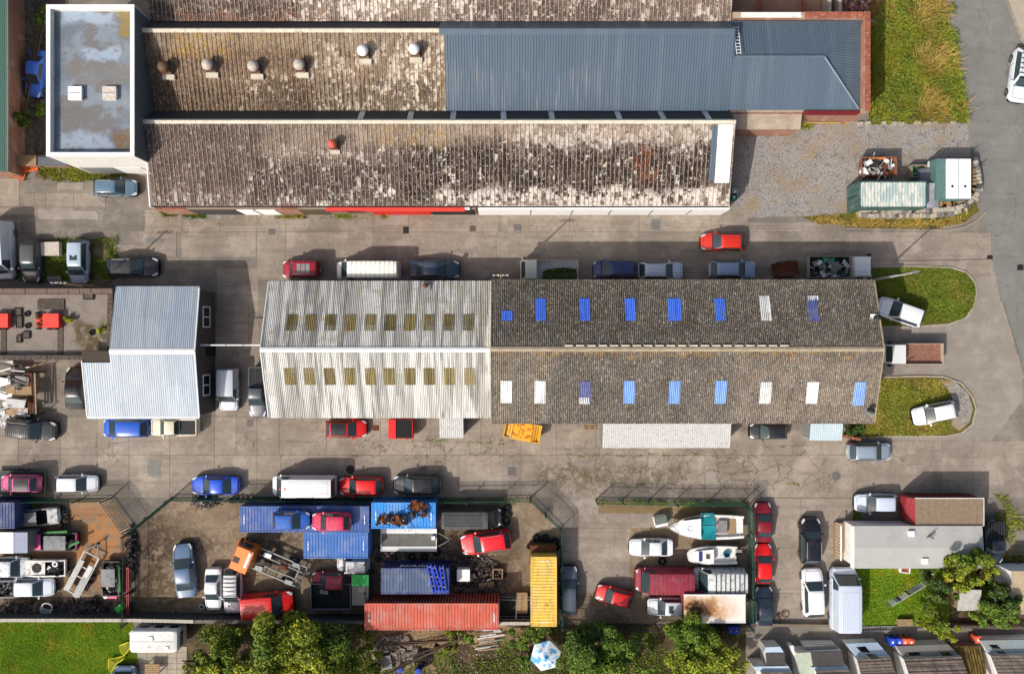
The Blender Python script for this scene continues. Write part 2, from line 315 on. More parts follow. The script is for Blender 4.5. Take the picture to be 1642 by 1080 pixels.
# kerb of the verge along the upper lane, built stone by stone
def kerb_line(name, pts, mat=m_con, wdt=.16, h=.12, L=.92):
    o = None
    for a, b in zip(pp(pts), pp(pts)[1:]):
        a = Vector(a); b = Vector(b); n = max(1, round((b-a).length/L)); d = (b-a).normalized()
        for i in range(n):
            m = a.lerp(b, (i+.5)/n); k = MB().bx(m.x, m.y, h/2-.02, (b-a).length/n-.02, wdt, h+.04, math.atan2(d.y, d.x))
            if o is None: o = k.build(name, mat); o['kind'] = 'structure'
            else: k.build('kerbstone', mat, o)
kerb_line('verge_kerb', [(1355, 366), (1520, 370), (1548, 364), (1566, 354), (1580, 340)])
kerb_line('road_kerb', [(1510, -10), (1541, 120), (1553, 200)])
kerb_line('pavement_kerb', [(1609, -10), (1621, 20), (1646, 86)])
kerb_line('turning_kerb', [(1604, 482), (1630, 566), (1641, 606)])
kerb_line('lane_kerb', [(1410, 420), (1530, 419), (1590, 417)])
# cast concrete bays
def bays(name, rows, jit=True):
    base = None
    for y0, y1, xs in rows:
        for a, b in zip(xs, xs[1:]):
            if base is None: base = MB().box(*[f for f in (P(xs[0], y0).x, P(xs[-1], y0).x)], P(0, y1).y, P(0, y0).y, -.2, .006).build(name, m_joint); base['kind'] = 'structure'
            p, q = P(a, y1), P(b, y0); t = random.uniform(-.004, .004); e = .016
            mb = MB().add([(p.x+e, p.y+e, -.1), (q.x-e, p.y+e, -.1), (q.x-e, q.y-e, -.1), (p.x+e, q.y-e, -.1), (p.x+e, p.y+e, .02+t+random.uniform(0, .004)), (q.x-e, p.y+e, .02+t), (q.x-e, q.y-e, .02+random.uniform(0, .004)), (p.x+e, q.y-e, .02+t)],
                          [(4, 5, 6, 7), (0, 1, 5, 4), (1, 2, 6, 5), (2, 3, 7, 6), (3, 0, 4, 7)])
            mb.build('concrete_bay', m_con, base)
    return base
def steps(a, b, n): return [a+(b-a)*i/n for i in range(n+1)]
bays('upper_lane', [(336, 372, [232, 292, 352, 412, 458, 600, 655, 800, 913, 1025, 1140, 1200]), (372, 448, [412, 458, 598, 796, 912, 1024, 1137, 1250, 1362, 1478, 1589])])
bays('verge_bay', [(356, 372, [1200, 1285, 1355])])
bays('side_lane', [(371, 412, [183, 283]), (372, 412, [291, 411]), (430, 500, [348, 398, 415]), (500, 560, [346, 398, 416]), (560, 668, [346, 380, 416])])
bays('lower_lane', [(668, 729, [0, 30, 97, 156, 207, 272, 344, 379, 412, 448, 524, 610, 690, 771, 836, 892, 955, 1040]), (690, 729, [1040, 1100, 1163, 1225, 1270, 1320, 1372]), (706, 735, [1372, 1498, 1510, 1560, 1607, 1650]),
                    (729, 797, [0, 30, 97, 156, 207, 272, 344, 412, 450, 521, 596, 672, 747, 806, 836, 892, 955, 1040, 1130, 1200, 1270, 1320, 1368, 1374, 1442, 1510, 1560, 1610, 1700])])
bays('parking_court', [(798, 877, [1200, 1284, 1368]), (877, 950, [1200, 1284, 1368]), (950, 1003, [1200, 1284, 1368])])
bays('access_apron', [(797, 846, [886, 925, 960]), (846, 900, [901, 926, 985, 1010])])
bays('yard_apron', [(286, 331, [0, 31]), (310, 331, [39, 55, 73, 118, 169]), (332, 344, [0, 55, 118]), (292, 304, [92, 119, 134]), (452, 470, [0, 1])][:4])
dp = bays('parking_pad', [(350, 445, [-40, 34])])
bays('boat_yard_bays', [(822, 846, [960, 1020, 1080]), (846, 866, [955, 985, 1010]), (900, 950, [901, 952, 1010])])
def ragged(x0, y0, x1, y1, n=5, j=.14):
    "an uneven patch outline inside a pixel rectangle"
    w_, h_ = x1-x0, y1-y0; r = lambda d: random.uniform(-j, j)*d; k = min(w_, h_)
    return [(x0+w_*i/n+r(k), y0+r(k)) for i in range(n)]+[(x1+r(k), y0+h_*i/2+r(k)) for i in range(2)]+[(x1-w_*i/n+r(k), y1+r(k)) for i in range(n)]+[(x0+r(k), y1-h_*i/2+r(k)) for i in range(2)]
for k, (x0, y0, x1, y1) in enumerate(((1607, 410, 1631, 432), (610, 346, 650, 359), (1045, 352, 1060, 368), (798, 345, 803, 372), (803, 374, 808, 415), (1092, 400, 1130, 407), (165, 344, 232, 368), (62, 337, 156, 352), (234, 381, 262, 390), (1338, 690, 1358, 701), (1131, 747, 1149, 790), (237, 737, 260, 764), (1206, 771, 1231, 796), (912, 801, 935, 811), (292, 346, 348, 352), (186, 372, 230, 392))):
    o = MB().prism(pp(ragged(x0, y0, x1, y1)), -.05, .03).build('tarmac_patch', (m_asph2, m_cds, m_asph)[k % 3 if k else 2]); o['kind'] = 'structure'
o = sheet('weedy_ground', [ragged(38, 385, 186, 452, 9, .1)], m_weedy, .016); o = sheet('weedy_ground', [ragged(62, 268, 190, 288, 9, .3)], m_weedy, .016)
o = sheet('dirt_strip', [ragged(590, 1004, 860, 1034, 9, .2), ragged(610, 1036, 720, 1085, 7, .2)], m_dirt, .02)
# ---------------------------------------------------------------- corrugated roofs
def prof(kind, p, amp):
    if kind == 'sin': return [(0, 0), (p*.25, amp), (p*.5, 0), (p*.75, -amp)]
    if kind == 'trap': return [(0, 0), (p*.55, 0), (p*.65, amp), (p*.9, amp)]
    if kind == 'box': return [(0, 0), (p*.42, 0), (p*.52, amp), (p*.9, amp)]
    return [(0, 0), (p*.72, 0), (p*.8, amp), (p*.92, amp)]
_sc = {}
def sheets(parent, o, ex, ey, nu, nv, pitch, amp, kind, mat, name='roof_sheet', lift=0., skew=.0, zj=.006, lap=.1, color=None):
    "lay nu x nv corrugated sheets on the roof plane o + s*ex + t*ey, each an object of its own, all sharing one mesh"
    o = Vector(o); ex = Vector(ex); ey = Vector(ey); W = ex.length; H = ey.length; cw = W/nu; ch = H/nv
    k = max(1, round(cw/pitch)); p = cw/k
    key = (round(cw, 3), round(ch, 3), k, amp, kind, name, mat.name)
    if key not in _sc:
        xs = [(i*p+a, z) for i in range(k) for a, z in prof(kind, p, amp)]+[(cw, 0)]
        me = D.meshes.new(name); n = len(xs)
        me.from_pydata([(x, -lap, z+.012) for x, z in xs]+[(x, ch, z) for x, z in xs], [], [(i, i+1, n+i+1, n+i) for i in range(n-1)])
        me.materials.append(mat); _sc[key] = me
    xa = ex.normalized(); ya = ey.normalized(); za = xa.cross(ya).normalized(); org = ORG[parent]
    for i in range(nu):
        for j in range(nv):
            q = o+xa*(cw*i)+ya*(ch*j)+za*(lift+random.uniform(0, zj)); ob = new(name, _sc[key], parent, color=color)
            a = random.uniform(-skew, skew); M = Matrix((xa, ya, za)).transposed().to_4x4()@Matrix.Rotation(a, 4, 'Z')
            ob.matrix_local = Matrix.Translation(q-org)@M
def hip_sheets(parent, o, ex, ey, top, n, pitch, amp, kind, mat, name='roof_sheet'):
    "sheets cut to a hip: from the eave o + s*ex up the slope ey as far as top(s), s in 0..1"
    o = Vector(o); ex = Vector(ex); ey = Vector(ey); W = ex.length; k = max(1, round(W/pitch)); p = W/k; za = ex.cross(ey).normalized(); per = max(1, round(k/n))
    pts = [(i*p+a, z) for i in range(k) for a, z in prof(kind, p, amp)]+[(W, 0)]; m = per*len(prof(kind, p, amp))
    for a in range(0, len(pts)-1, m):
        seg = pts[a:a+m+1]; vs = []
        for x, z in seg:
            t = max(top(x/W), .003); vs += [o+ex*(x/W)+za*(z+.02), o+ex*(x/W)+ey*t+za*(z+.015)]
        MB().add(vs, [(2*i, 2*i+2, 2*i+3, 2*i+1) for i in range(len(seg)-1)]).build(name, mat, parent)
def old_roof(name, base, dark, white, zones_dark, zones_light, y_ridge=None, gold=None, dk=.5, wh=.6, sc=1.0, yel=(), rib=None, wz=()):
    m = Mt(name, base, .95, 0, .15); sv = None
    if rib:
        q = m.N('ShaderNodeSeparateXYZ'); m.L(m.pos, q.inputs[0]); u = m.math('MULTIPLY', m.math('SUBTRACT', q.outputs[0], rib[0]), 1/rib[1]); cb = m.N('ShaderNodeCombineXYZ')
        m.L(m.math('MULTIPLY', m.math('FLOOR', u), .37), cb.inputs[0]); m.L(q.outputs[1], cb.inputs[1]); m.L(m.math('MULTIPLY', q.outputs[0], .25), cb.inputs[2]); sv = cb.outputs[0]; fr = m.math('FRACT', u)
    m.noise(.5, .38, .66, tuple(x*.68 for x in base[:3])+(1,), .8).noise(5, .45, .65, dark, .45, st=(1, .45, .45))
    for z, f in zones_light: m.noise(1.2, .25, .6, C(172, 155, 134), f, mask=m.rect(*z), st=(1, .5, .5))
    for z, f in zones_dark: m.noise(2.2, .34, .5, dark, f, mask=m.rect(*z), st=(1, .5, .5), det=8)
    m.noise(2.6*sc, .58-.08*dk, .62, dark, .9*dk, st=(1, .4, .4), det=7)
    m.noise(3.6*sc, .60-.06*wh, .63-.05*wh, white, .95*wh, st=(1.15, .5, .5), det=5, rough=.55)
    m.noise(10*sc, .62, .66, white, .8*wh, st=(1, .6, .6), det=3)
    for z, c, f in yel: m.noise(1.5, .4, .62, c, f, mask=m.rect(*z))
    if rib:
        for z, f, th in wz:
            k = m.rect(*z); mixd = m.math('ADD', m.math('MULTIPLY', m.nz(3.4, (1, .42, 1), 5, .7, sv), .55), m.math('MULTIPLY', m.nz(1.1, (1, .5, .5), 6, .7), .45))
            m.mix(m.math('MULTIPLY', m.math('MULTIPLY', m.rng(mixd, th, th+.035), k), f), white)
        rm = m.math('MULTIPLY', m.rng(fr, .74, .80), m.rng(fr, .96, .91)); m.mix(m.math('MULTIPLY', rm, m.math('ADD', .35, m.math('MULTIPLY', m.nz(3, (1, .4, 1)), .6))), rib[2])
        gm = m.math('MULTIPLY', m.rng(fr, .955, .975), .75); m.mix(gm, C(50, 40, 34)); m.mix(m.math('MULTIPLY', m.rng(fr, .05, .0), .6), C(50, 40, 34))  # dark line beside each rib: the rib's shade painted into the colour
    m.noise(7, .5, .62, tuple(x*.5 for x in base[:3])+(1,), .5, st=(1, .5, .5), det=4).noise(9, .6, .66, white, .5, st=(1, .5, .5), det=3)
    m.vary(.10).bump(12, .012); return m.done()
XW = -33.3; XE = 20.2
def zh(x0, y0, x1, y1, h, soft=.7): a = P(x0, y1, h); b = P(x1, y0, h); return (a.x, b.x, a.y, b.y, soft)
m_ra = old_roof('mossy_asbestos', C(112, 96, 86), C(36, 26, 21), C(208, 199, 188),
    [(zh(640, 228, 1150, 320, 5), .97), (zh(400, 255, 640, 320, 5), .75), (zh(240, 200, 420, 325, 5), .35), (zh(1020, 232, 1060, 325, 5, .2), .6)], [(zh(560, 192, 1180, 226, 5.6), .7), (zh(420, 192, 560, 260, 5), .3), (zh(780, 318, 1180, 332, 4.3), .7)],
    yel=[(zh(600, 200, 720, 230, 5.5), C(150, 120, 56), .6), (zh(1020, 235, 1052, 290, 5, .15), C(110, 58, 28), .8)], dk=.35, wh=.18, rib=(XW, (XE-XW)/45/3, C(170, 155, 142)), wz=[(zh(600, 222, 1170, 322, 5), .8, .55), (zh(700, 305, 1180, 332, 3.8, .4), .9, .47), (zh(820, 196, 1180, 236, 5), .55, .49), (zh(400, 235, 640, 328, 4.5), .6, .535), (zh(240, 312, 560, 330, 4), .6, .51), (zh(240, 200, 420, 320, 5), .4, .57)])
m_rb = old_roof('brown_asbestos', C(118, 96, 78), C(44, 32, 24), C(204, 192, 174), [(zh(430, 130, 700, 178, 4.2), .6), (zh(240, 140, 430, 178, 4.2), .5)], [(zh(235, 45, 715, 72, 5.8), .6), (zh(500, 70, 720, 178, 5), .4)],
    yel=[(zh(270, 50, 380, 90, 5.6), C(156, 122, 44), .7), (zh(390, 48, 480, 80, 5.6), C(140, 116, 70), .5)], dk=.45, wh=.2, rib=(XW, .4, C(160, 142, 118)), wz=[(zh(500, 70, 720, 178, 5), .8, .515), (zh(360, 110, 540, 178, 5), .6, .545), (zh(640, 55, 716, 178, 5), .6, .5)])
m_rc = old_roof('speckled_asbestos', C(122, 104, 92), C(44, 33, 28), C(214, 202, 190), [(zh(230, 0, 480, 33, 4.3), .75), (zh(760, 0, 1000, 33, 4.3), .5)], [(zh(480, 0, 720, 33, 4.3), .5)], yel=[(zh(235, 22, 520, 36, 4.1), C(140, 76, 40), .6)], dk=.4, wh=.25, rib=(XW, (XE-XW)/45/3, C(184, 168, 156)), wz=[(zh(460, -40, 760, 36, 4.3), .95, .495), (zh(740, -40, 1180, 36, 4.3), .7, .525), (zh(230, -40, 470, 36, 4.3), .6, .56)])
m_rd = old_roof('grey_asbestos', C(114, 107, 98), C(46, 41, 36), C(200, 192, 180), [(zh(790, 450, 1410, 545, 6), .35)], [(zh(790, 562, 880, 680, 6), .3), (zh(1180, 575, 1410, 680, 6), .25)],
    yel=[(zh(790, 560, 1410, 572, 7.2, .15), C(158, 128, 70), .6), (zh(1265, 563, 1285, 582, 7, .2), C(140, 90, 60), .8), (zh(910, 565, 930, 580, 7, .2), C(110, 66, 44), .8), (zh(980, 568, 1000, 584, 7, .2), C(120, 70, 46), .8)], dk=.4, wh=.3, sc=1.9)
m_re = Mt('grey_white_sheeting', C(208, 207, 201), .6, .0, .3)
m_re.noise(.95, .47, .56, C(164, 162, 155), .8, st=(1, .05, .05), det=4).noise(3.2, .52, .6, C(122, 120, 112), .7, st=(1, .04, .04), det=4).noise(1.2, .58, .7, C(236, 234, 228), .7, st=(1, .1, .1))
m_re.noise(.8, .5, .62, C(160, 156, 132), .5, mask=m_re.rect(*zh(420, 452, 790, 555, 4.4))).noise(8, .68, .72, C(40, 36, 32), .8).vary(.08); m_re = m_re.done()
m_rs = Mt('slate_grey_sheeting', C(92, 108, 121), .42, .25, .4); m_rs.noise(1.3, .5, .7, C(150, 156, 160), .2, st=(1, .04, .04)).noise(6, .52, .66, C(176, 172, 166), .4, st=(1, .03, .03), mask=m_rs.rect(*zh(712, 110, 1010, 176, 4.6))).noise(.3, .4, .7, C(90, 108, 122), .6).vary(.04); m_rs = m_rs.done()
m_rw = Mt('pale_blue_sheeting', C(164, 172, 178), .5, .1, .35); m_rw.noise(.9, .42, .62, C(138, 152, 168), .7, st=(1, .08, .08)).noise(5, .5, .66, C(178, 190, 200), .5, st=(1, .06, .06)).noise(.25, .5, .7, C(150, 160, 170), .6).vary(.05); m_rw = m_rw.done()
m_canopy = simple('canopy_sheeting', C(190, 190, 188), .6, .1, .12, 2, dirt=C(120, 112, 100))
m_ridge = simple('ridge_capping', C(206, 198, 180), .9, 0, .2, 1.5, dirt=C(150, 130, 96))
m_ridgew = simple('white_ridge', C(226, 228, 228), .7, 0, .1)
m_deckd = simple('roof_deck', C(70, 62, 54), .95)
m_sky_o = Mt('olive_rooflight', C(138, 124, 82), .5).noise(5, .45, .6, C(84, 76, 52), .8, st=(1.6, .06, .06)).noise(3, .55, .7, C(80, 76, 62), .6).vary(.2).done()
m_sky_b = Mt('blue_rooflight', C(66, 110, 214), .45, 0, .4); m_sky_b.noise(1.2, .5, .7, C(96, 118, 170), .5).noise(5, .62, .68, C(30, 42, 80), .8).noise(4, .5, .64, C(40, 74, 170), .6, st=(1.8, .1, .1)).vary(.12); m_sky_b = m_sky_b.done()
def light_mat(n, c, d): return Mt(n, c, .5, 0, .35).noise(2.2, .46, .66, tuple(x*.62 for x in c[:3])+(1,), .7, st=(1.4, .18, .18), det=5).noise(6, .6, .68, d, .7).noise(1.0, .5, .7, C(150, 146, 138), .35).vary(.12).done()
m_sky_p = light_mat('pale_blue_rooflight', C(112, 156, 226), C(40, 60, 110)); m_sky_w = light_mat('white_rooflight', C(214, 216, 214), C(130, 126, 118)); m_sky_v = light_mat('violet_rooflight', C(88, 96, 152), C(60, 62, 90))

def V(x, y, z): return Vector((x, y, z))
def slope(parent, x0, x1, ye, he, yr, hr, mat_deck=m_deckd, t=.12):
    "deck between eave line (ye, he) and ridge line (yr, hr)"
    MB().add([(x0, ye, he-t), (x1, ye, he-t), (x1, yr, hr-t), (x0, yr, hr-t), (x0, ye, he-.03), (x1, ye, he-.03), (x1, yr, hr-.03), (x0, yr, hr-.03)],
             [(3, 2, 1, 0), (4, 5, 6, 7), (0, 1, 5, 4), (1, 2, 6, 5), (2, 3, 7, 6), (3, 0, 4, 7)]).build('roof_deck', mat_deck, parent)

# three saw-tooth workshop ranges, the lowest one nearest the lane
def vents(b, pts, h, ye, he, yr, hr):
    for px, py, bodycol, capcol, big in pts:
        p = P(px, py, h); x, y = p.x, p.y; zr_ = he+(hr-he)*(y-ye)/(yr-ye)
        t = thing('roof_ventilator', bodycol[1], 'roof ventilator', (x, y, zr_-.1), group='ventilators on the asbestos roofs'); m = bodycol[0]
        MB().box(x-.42*big, x+.42*big, y-.42*big, y+.42*big, zr_-.15, zr_+.38).build('upstand', m_ra if big > .9 else m_rust, t)
        MB().box(x-.5*big, x+.62*big, y-.85*big, y-.43*big, zr_-.2, zr_+.1).build('apron_flashing', m_ridge, t)
        MB().lathe(x, y, [(.36*big, .3), (.36*big, .75), (.47*big, .78), (.52*big, .95), (.46*big, 1.15), (.3*big, 1.3), (.1*big, 1.36)], 16, zr_).build('cowl', m, t, smooth=True)
        MB().lathe(x, y, [(.56*big, .68), (.56*big, .74)], 16, zr_).build('rim', m_rust, t)
a = thing('workshop', 'long mossy asbestos roofed workshop facing the upper lane with a red fascia', 'workshop', (-6, 16, 0))
ya, ha, yra, hra = 12.32, 3.6, 19.5, 5.55; xe = XE; yF = 11.95
slope(a, XW, xe, ya, ha, yra, hra); rf = MB().box(XW, xe, ya+.3, yra+1.2, 2.9, 3.2).build('roof', m_deckd, a)
sheets(rf, (XW, ya-.05, ha-.01), (xe-XW, 0, 0), (0, yra-ya+.05, hra-ha+.01), 45, 4, .4, .055, 'rib', m_ra, skew=.003)
MB().add([(XW, yra-.28, hra+.0), (xe, yra-.28, hra+.0), (xe, yra, hra+.1), (XW, yra, hra+.1), (xe, yra+.18, hra-.12), (XW, yra+.18, hra-.12)], [(0, 1, 2, 3), (3, 2, 4, 5)]).build('ridge_cap', m_ridge, a)
def northlight(b, x0, x1, yr, hr, yv, hv, mat, bars):
    MB().quad((x0, yr+.02, hr), (x0, yv, hv), (x1, yv, hv), (x1, yr+.02, hr)).build('north_slope', mat, b)
    n = Vector((0, hr-hv, yv-yr)).normalized()*.06
    for x in bars:
        q = [V(x, yr+.1, hr-.12), V(x-.05, yv-.15, hv+.2), V(x+.45, yv-.15, hv+.2), V(x+.5, yr+.1, hr-.12)]
        MB().quad(*[v+n for v in q]).build('rooflight', m_sky_w, b)
northlight(a, XW, xe, yra, hra, 20.95, 3.6, m_dwall, [-14, -9.5, -5.6, -1, 3.4, 9.5, 13.5, 17.6])
# its front wall: doors, red fascia, white frontage
yw = yF+.05; mw = m_brick2
def wallx(b, name, x0, x1, z0, z1, mat, d=.0, color=None, y=None):
    y = yw if y is None else y
    return MB().box(x0, x1, y-.02-d, y+.3, z0, z1).build(name, mat, b, color=color)
def gx(px): return P(px, 345, .5).x
wallx(a, 'wall', XW+.2, gx(765), 0, 3.0, m_brick2); MB().box(XW+.2, gx(765), yF+.36, ya+.4, 2.9, 3.3).build('wall_head', m_brickw, a)
wallx(a, 'white_frontage', gx(768), xe+.2, .02, 3.0, m_white, .06); MB().box(gx(768), xe+.1, yF+.36, ya+.4, 2.6, 3.06).build('frontage_top', m_white, a)
for x in (850, 915, 975, 1040, 1100): MB().box(gx(x), gx(x)+.05, yw-.13, yw-.08, .3, 2.7).build('frontage_joint', m_dark, a)
for x0, x1, mt_, c, nm in ((318, 388, m_dwall, None, 'roller_door'), (392, 418, m_white, None, 'garage_door'), (421, 452, m_white, None, 'garage_door'), (490, 530, m_any, C(84, 74, 60), 'roller_door'), (600, 692, m_any, C(196, 34, 22), 'red_shutter'), (694, 762, m_black, None, 'roller_door')):
    d = wallx(a, nm, gx(x0), gx(x1), .02, 2.62, mt_, .05, c)
    if nm != 'roller_door': 
        for k in range(10): MB().box(gx(x0)+.05, gx(x1)-.05, yw-.1, yw-.075, .12+k*.24, .3+k*.24).build('slat', mt_, d, color=c)
wallx(a, 'pier', gx(454), gx(488), 0, 3.05, m_brickw, .04); wallx(a, 'pier', gx(268), gx(316), 0, 3.05, m_brickw, .03)
o = wallx(a, 'shop_window', gx(560), gx(590), 1.0, 2.7, m_wglass, .03); wallx(a, 'window_frame', gx(560)-.1, gx(590)+.1, 2.7, 3.0, m_white, .2)
fa = wallx(a, 'fascia', gx(534), gx(748), 2.66, 3.25, m_any, .2, C(222, 66, 56)); tag(fa, 'red fascia board above the shutters')
wallx(a, 'fascia_end', gx(748.5), gx(756), 2.9, 3.5, m_white, .1)
def letters(txt, name, size, mat, parent, M, ext=.01):
    c = D.curves.new(name, 'FONT'); c.body = txt; c.size = size; c.extrude = ext; c.align_x = 'CENTER'
    q = D.objects.new('type', c); COL.objects.link(q); me = D.meshes.new_from_object(q.evaluated_get(bpy.context.evaluated_depsgraph_get())); D.objects.remove(q); D.curves.remove(c)
    me.materials.clear(); me.materials.append(mat); o = new(name, me, parent); o.matrix_local = Matrix.Translation(-ORG[parent])@M; return o
m_dred = simple('dark_red_lettering', C(120, 10, 14), .6)
letters('Parts 4x4', 'lettering', .5, m_dred, fa, Matrix.Translation((gx(553), yw-.235, 2.78))@Matrix.Rotation(R(90), 4, 'X'))
MB().path([V(XW-.25, ya-.22, ha-.1), V(xe, ya-.22, ha-.1)], .07).build('gutter', m_dark, a)
MB().path([V(XW-.3, ya+4, ha+.6), V(XW-.35, ya-.2, ha-.1), V(XW-.1, ya-.25, ha-.25), V(XW-.1, ya-.1, .1)], .08).build('downpipe', m_white, a)
wallx(a, 'wall', XW, XW+.2, 0, ha-.15, m_brick2, y=15.3)
MB().prism([(XW, ya+.2), (XW+.25, ya+.2), (XW+.25, 15.9), (XW, 15.9)], 0, lambda x, y: ha-.25+(y-ya)*.23).build('gable_wall', m_brick2, a)
MB().prism([(xe-.3, ya+.2), (xe-.05, ya+.2), (xe-.05, yra+1.4), (xe-.3, yra+1.4)], 0, lambda x, y: min(ha-.2+(y-ya)*.23, hra-.2-(y-yra)*1.3)).build('gable_wall', m_brick2, a)
sl_ = (hra-ha)/(yra-ya)
for x0, x1, y0, y1, mt_, nm in ((P(1148, 0, 4.7).x, P(1172, 0, 4.7).x, 14.2, yra-.35, m_white, 'white_sheet'), (P(1140, 0, 5).x, P(1148, 0, 5).x, 14.4, yra-.5, m_rs, 'grey_sheet')):
    sheets(rf, (x0, y0, ha+(y0-ya)*sl_+.07), (x1-x0, 0, 0), (0, y1-y0, (y1-y0)*sl_), 1, 2, .25, .03, 'trap', mt_, name=nm, lap=.02)
vents(a, [(533, 231, (m_any, 'red capped ventilator on the mossy workshop roof'), None, .8)], 5.8, ya, ha, yra, hra)
for o in bpy.data.objects:
    if o.name.startswith('cowl') and o.data.materials[0] is m_any: o.color = C(196, 92, 74)

b = thing('workshop', 'middle workshop with a row of round ventilators and half its roof in slate grey sheeting', 'workshop', (-6, 24, 0))
yb, hb, yrb, hrb = 21.12, 3.7, 27.68, 5.7; xm = P(714, 100, 5).x; xr = 20.05
rb = MB().box(XW, 32.1, yb+.3, yrb+1.2, 3.0, 3.35).build('roof', m_deckd, b)
slope(b, XW, xr, yb, hb, yrb, hrb)
sheets(rb, (XW, yb-.1, hb-.03), (xm-XW, 0, 0), (0, yrb-yb+.1, hrb-hb+.03), 22, 3, .4, .055, 'rib', m_rb, skew=.003)
sheets(rb, (xm, yb-.1, hb+.02), (xr-xm, 0, 0), (0, yrb-yb+.1, hrb-hb+.03), 26, 2, .25, .055, 'trap', m_rs, name='metal_sheet')
MB().add([(XW, yrb-.3, hrb), (xm-.5, yrb-.3, hrb), (xm-.5, yrb, hrb+.1), (XW, yrb, hrb+.1), (xm-.5, yrb+.18, hrb-.12), (XW, yrb+.18, hrb-.12)], [(0, 1, 2, 3), (3, 2, 4, 5)]).build('ridge_cap', m_ridge, b)
MB().add([(xm-.5, yrb-.5, hrb-.04), (xr, yrb-.5, hrb-.04), (xr, yrb, hrb+.12), (xm-.5, yrb, hrb+.12), (xr, yrb+.3, hrb-.2), (xm-.5, yrb+.3, hrb-.2)], [(0, 1, 2, 3), (3, 2, 4, 5)]).build('ridge_cap', m_rs, b)
northlight(b, XW, xm-.5, yrb, hrb, 29.2, 3.8, m_dwall, [])
sheets(rb, (xr, 29.2, 3.85), (xm-.5-xr, 0, 0), (0, yrb-29.2, hrb-3.85), 28, 1, .25, .04, 'trap', m_rs, name='metal_sheet')
MB().box(xm-.1, xm+.06, yb, yrb, 3.6, 3.8).build('verge_board', m_dark, b)
m_vent = simple('stained_cowl', C(186, 178, 164), .8, var=.3, sc=3, dirt=C(120, 108, 92)); W_ = lambda s: (m_vent if 'clean' not in s else m_ridgew, s); B_ = lambda s: (m_any, s)
vents(b, [(262, 107, B_('rust brown round ventilator nearest the tall white flat roofed building'), None, 1), (333, 104, W_('stained white round ventilator, second from the white flat roofed building'), None, 1), (406, 106, W_('grey round ventilator, third from the white flat roofed building'), None, 1), (480, 104, W_('grey round ventilator, fourth along, just before the gap in the row'), None, 1),
          (583, 84, W_('clean white round ventilator set higher up the roof after the gap'), None, 1), (665, 82, W_('clean white round ventilator nearest the slate grey sheeting'), None, 1)], 5.6, yb, hb, yrb, hrb)
for o in bpy.data.objects:
    if o.name.startswith('cowl') and o.data.materials[0] is m_any and o.color[0] > .99: o.color = C(98, 74, 56)
# hipped end with brick parapet
xh, yh, hh = 28.4, 25.48, 5.03
hip = MB().box(xr+.1, 32.15, yb+.35, 29.0, 3.4, 3.7).build('hip_roof', m_deckd, b)
hip_sheets(hip, (xr, yb-.1, hb), (32.2-xr, 0, 0), (0, yh-yb+.1, hh-hb), lambda s: 1 if s*(32.2-xr) < xh-xr else 1-(s*(32.2-xr)-(xh-xr))/(32.2-xh), 12, .25, .04, 'trap', m_rs, 'metal_sheet')
hip_sheets(hip, (32.2, 29.1, 4.1), (xr-32.2, 0, 0), (0, yh-29.1, hh-4.1), lambda s: 1 if s*(32.2-xr) > 32.2-xh else s*(32.2-xr)/(32.2-xh), 12, .25, .04, 'trap', m_rs, 'metal_sheet')
hip_sheets(hip, (32.2, yb-.1, hb+.05), (0, 29.1-yb+.1, .2), (xh-32.2, 0, hh-4.0), lambda s: s*(29.1-yb)/(yh-yb) if s*(29.1-yb) < yh-yb else (1-s)*(29.1-yb)/(29.1-yh), 8, .25, .04, 'trap', m_rs, 'metal_sheet')
for q0, q1, r_ in (((xr, yh, hh+.05), (xh, yh, hh+.05), .14), ((xh, yh, hh+.03), (32.2, 29.05, 4.2), .1), ((xh, yh, hh+.03), (32.15, yb, hb+.08), .1)): MB().tube(q0, q1, r_, 6).build('hip_cap', m_rs, b)
MB().box(xr-.12, xr+.12, yh-.2, yrb, 3.5, 5.3).build('step_wall', m_rs, b)
MB().prism([(xr-.1, yh), (xr+.1, yh), (xr+.1, yrb), (xr-.1, yrb)], 4.9, lambda x, y: 5.03+(y-yh)*.305).build('step_gable', m_rs, b)
pm = []
MB().box(32.25, 32.75, yb-.45, 29.75, 0, 4.65).build('parapet_wall', m_brickw, b)
MB().box(xr+.2, 32.24, 29.2, 29.75, 0, 4.5).build('parapet_wall', m_brickw, b)
def bricks(parent, x0, x1, y0, y1, z, lx, ly, mat=m_brickp):
    me = MB().box(-lx/2+.01, lx/2-.01, -ly/2+.01, ly/2-.01, 0, .09).mesh('brick'); me.materials.append(mat)
    for i in range(max(1, round((x1-x0)/lx))):
        for j in range(max(1, round((y1-y0)/ly))):
            o = new('coping_brick', me, parent, Vector((x0+(i+.5)*lx, y0+(j+.5)*ly, z+random.uniform(0, .02)))-ORG[parent])
bricks(b, 32.25, 32.75, yb-.45, 29.75, 4.65, .5, .3)
bricks(b, 26.8, 32.2, 29.2, 29.75, 4.5, .3, .55)
MB().box(21, 26.5, 29.24, 29.7, 4.5, 4.58).build('white_coping', m_render, b)
wallx(b, 'front_wall', xr+.2, 32.24, 0, 3.6, m_brickw, y=yb-.25)
MB().box(27.0, 32.1, yb-.5, yb-.24, 3.4, 3.95).build('red_gutter_board', m_any, b, color=C(110, 26, 36))
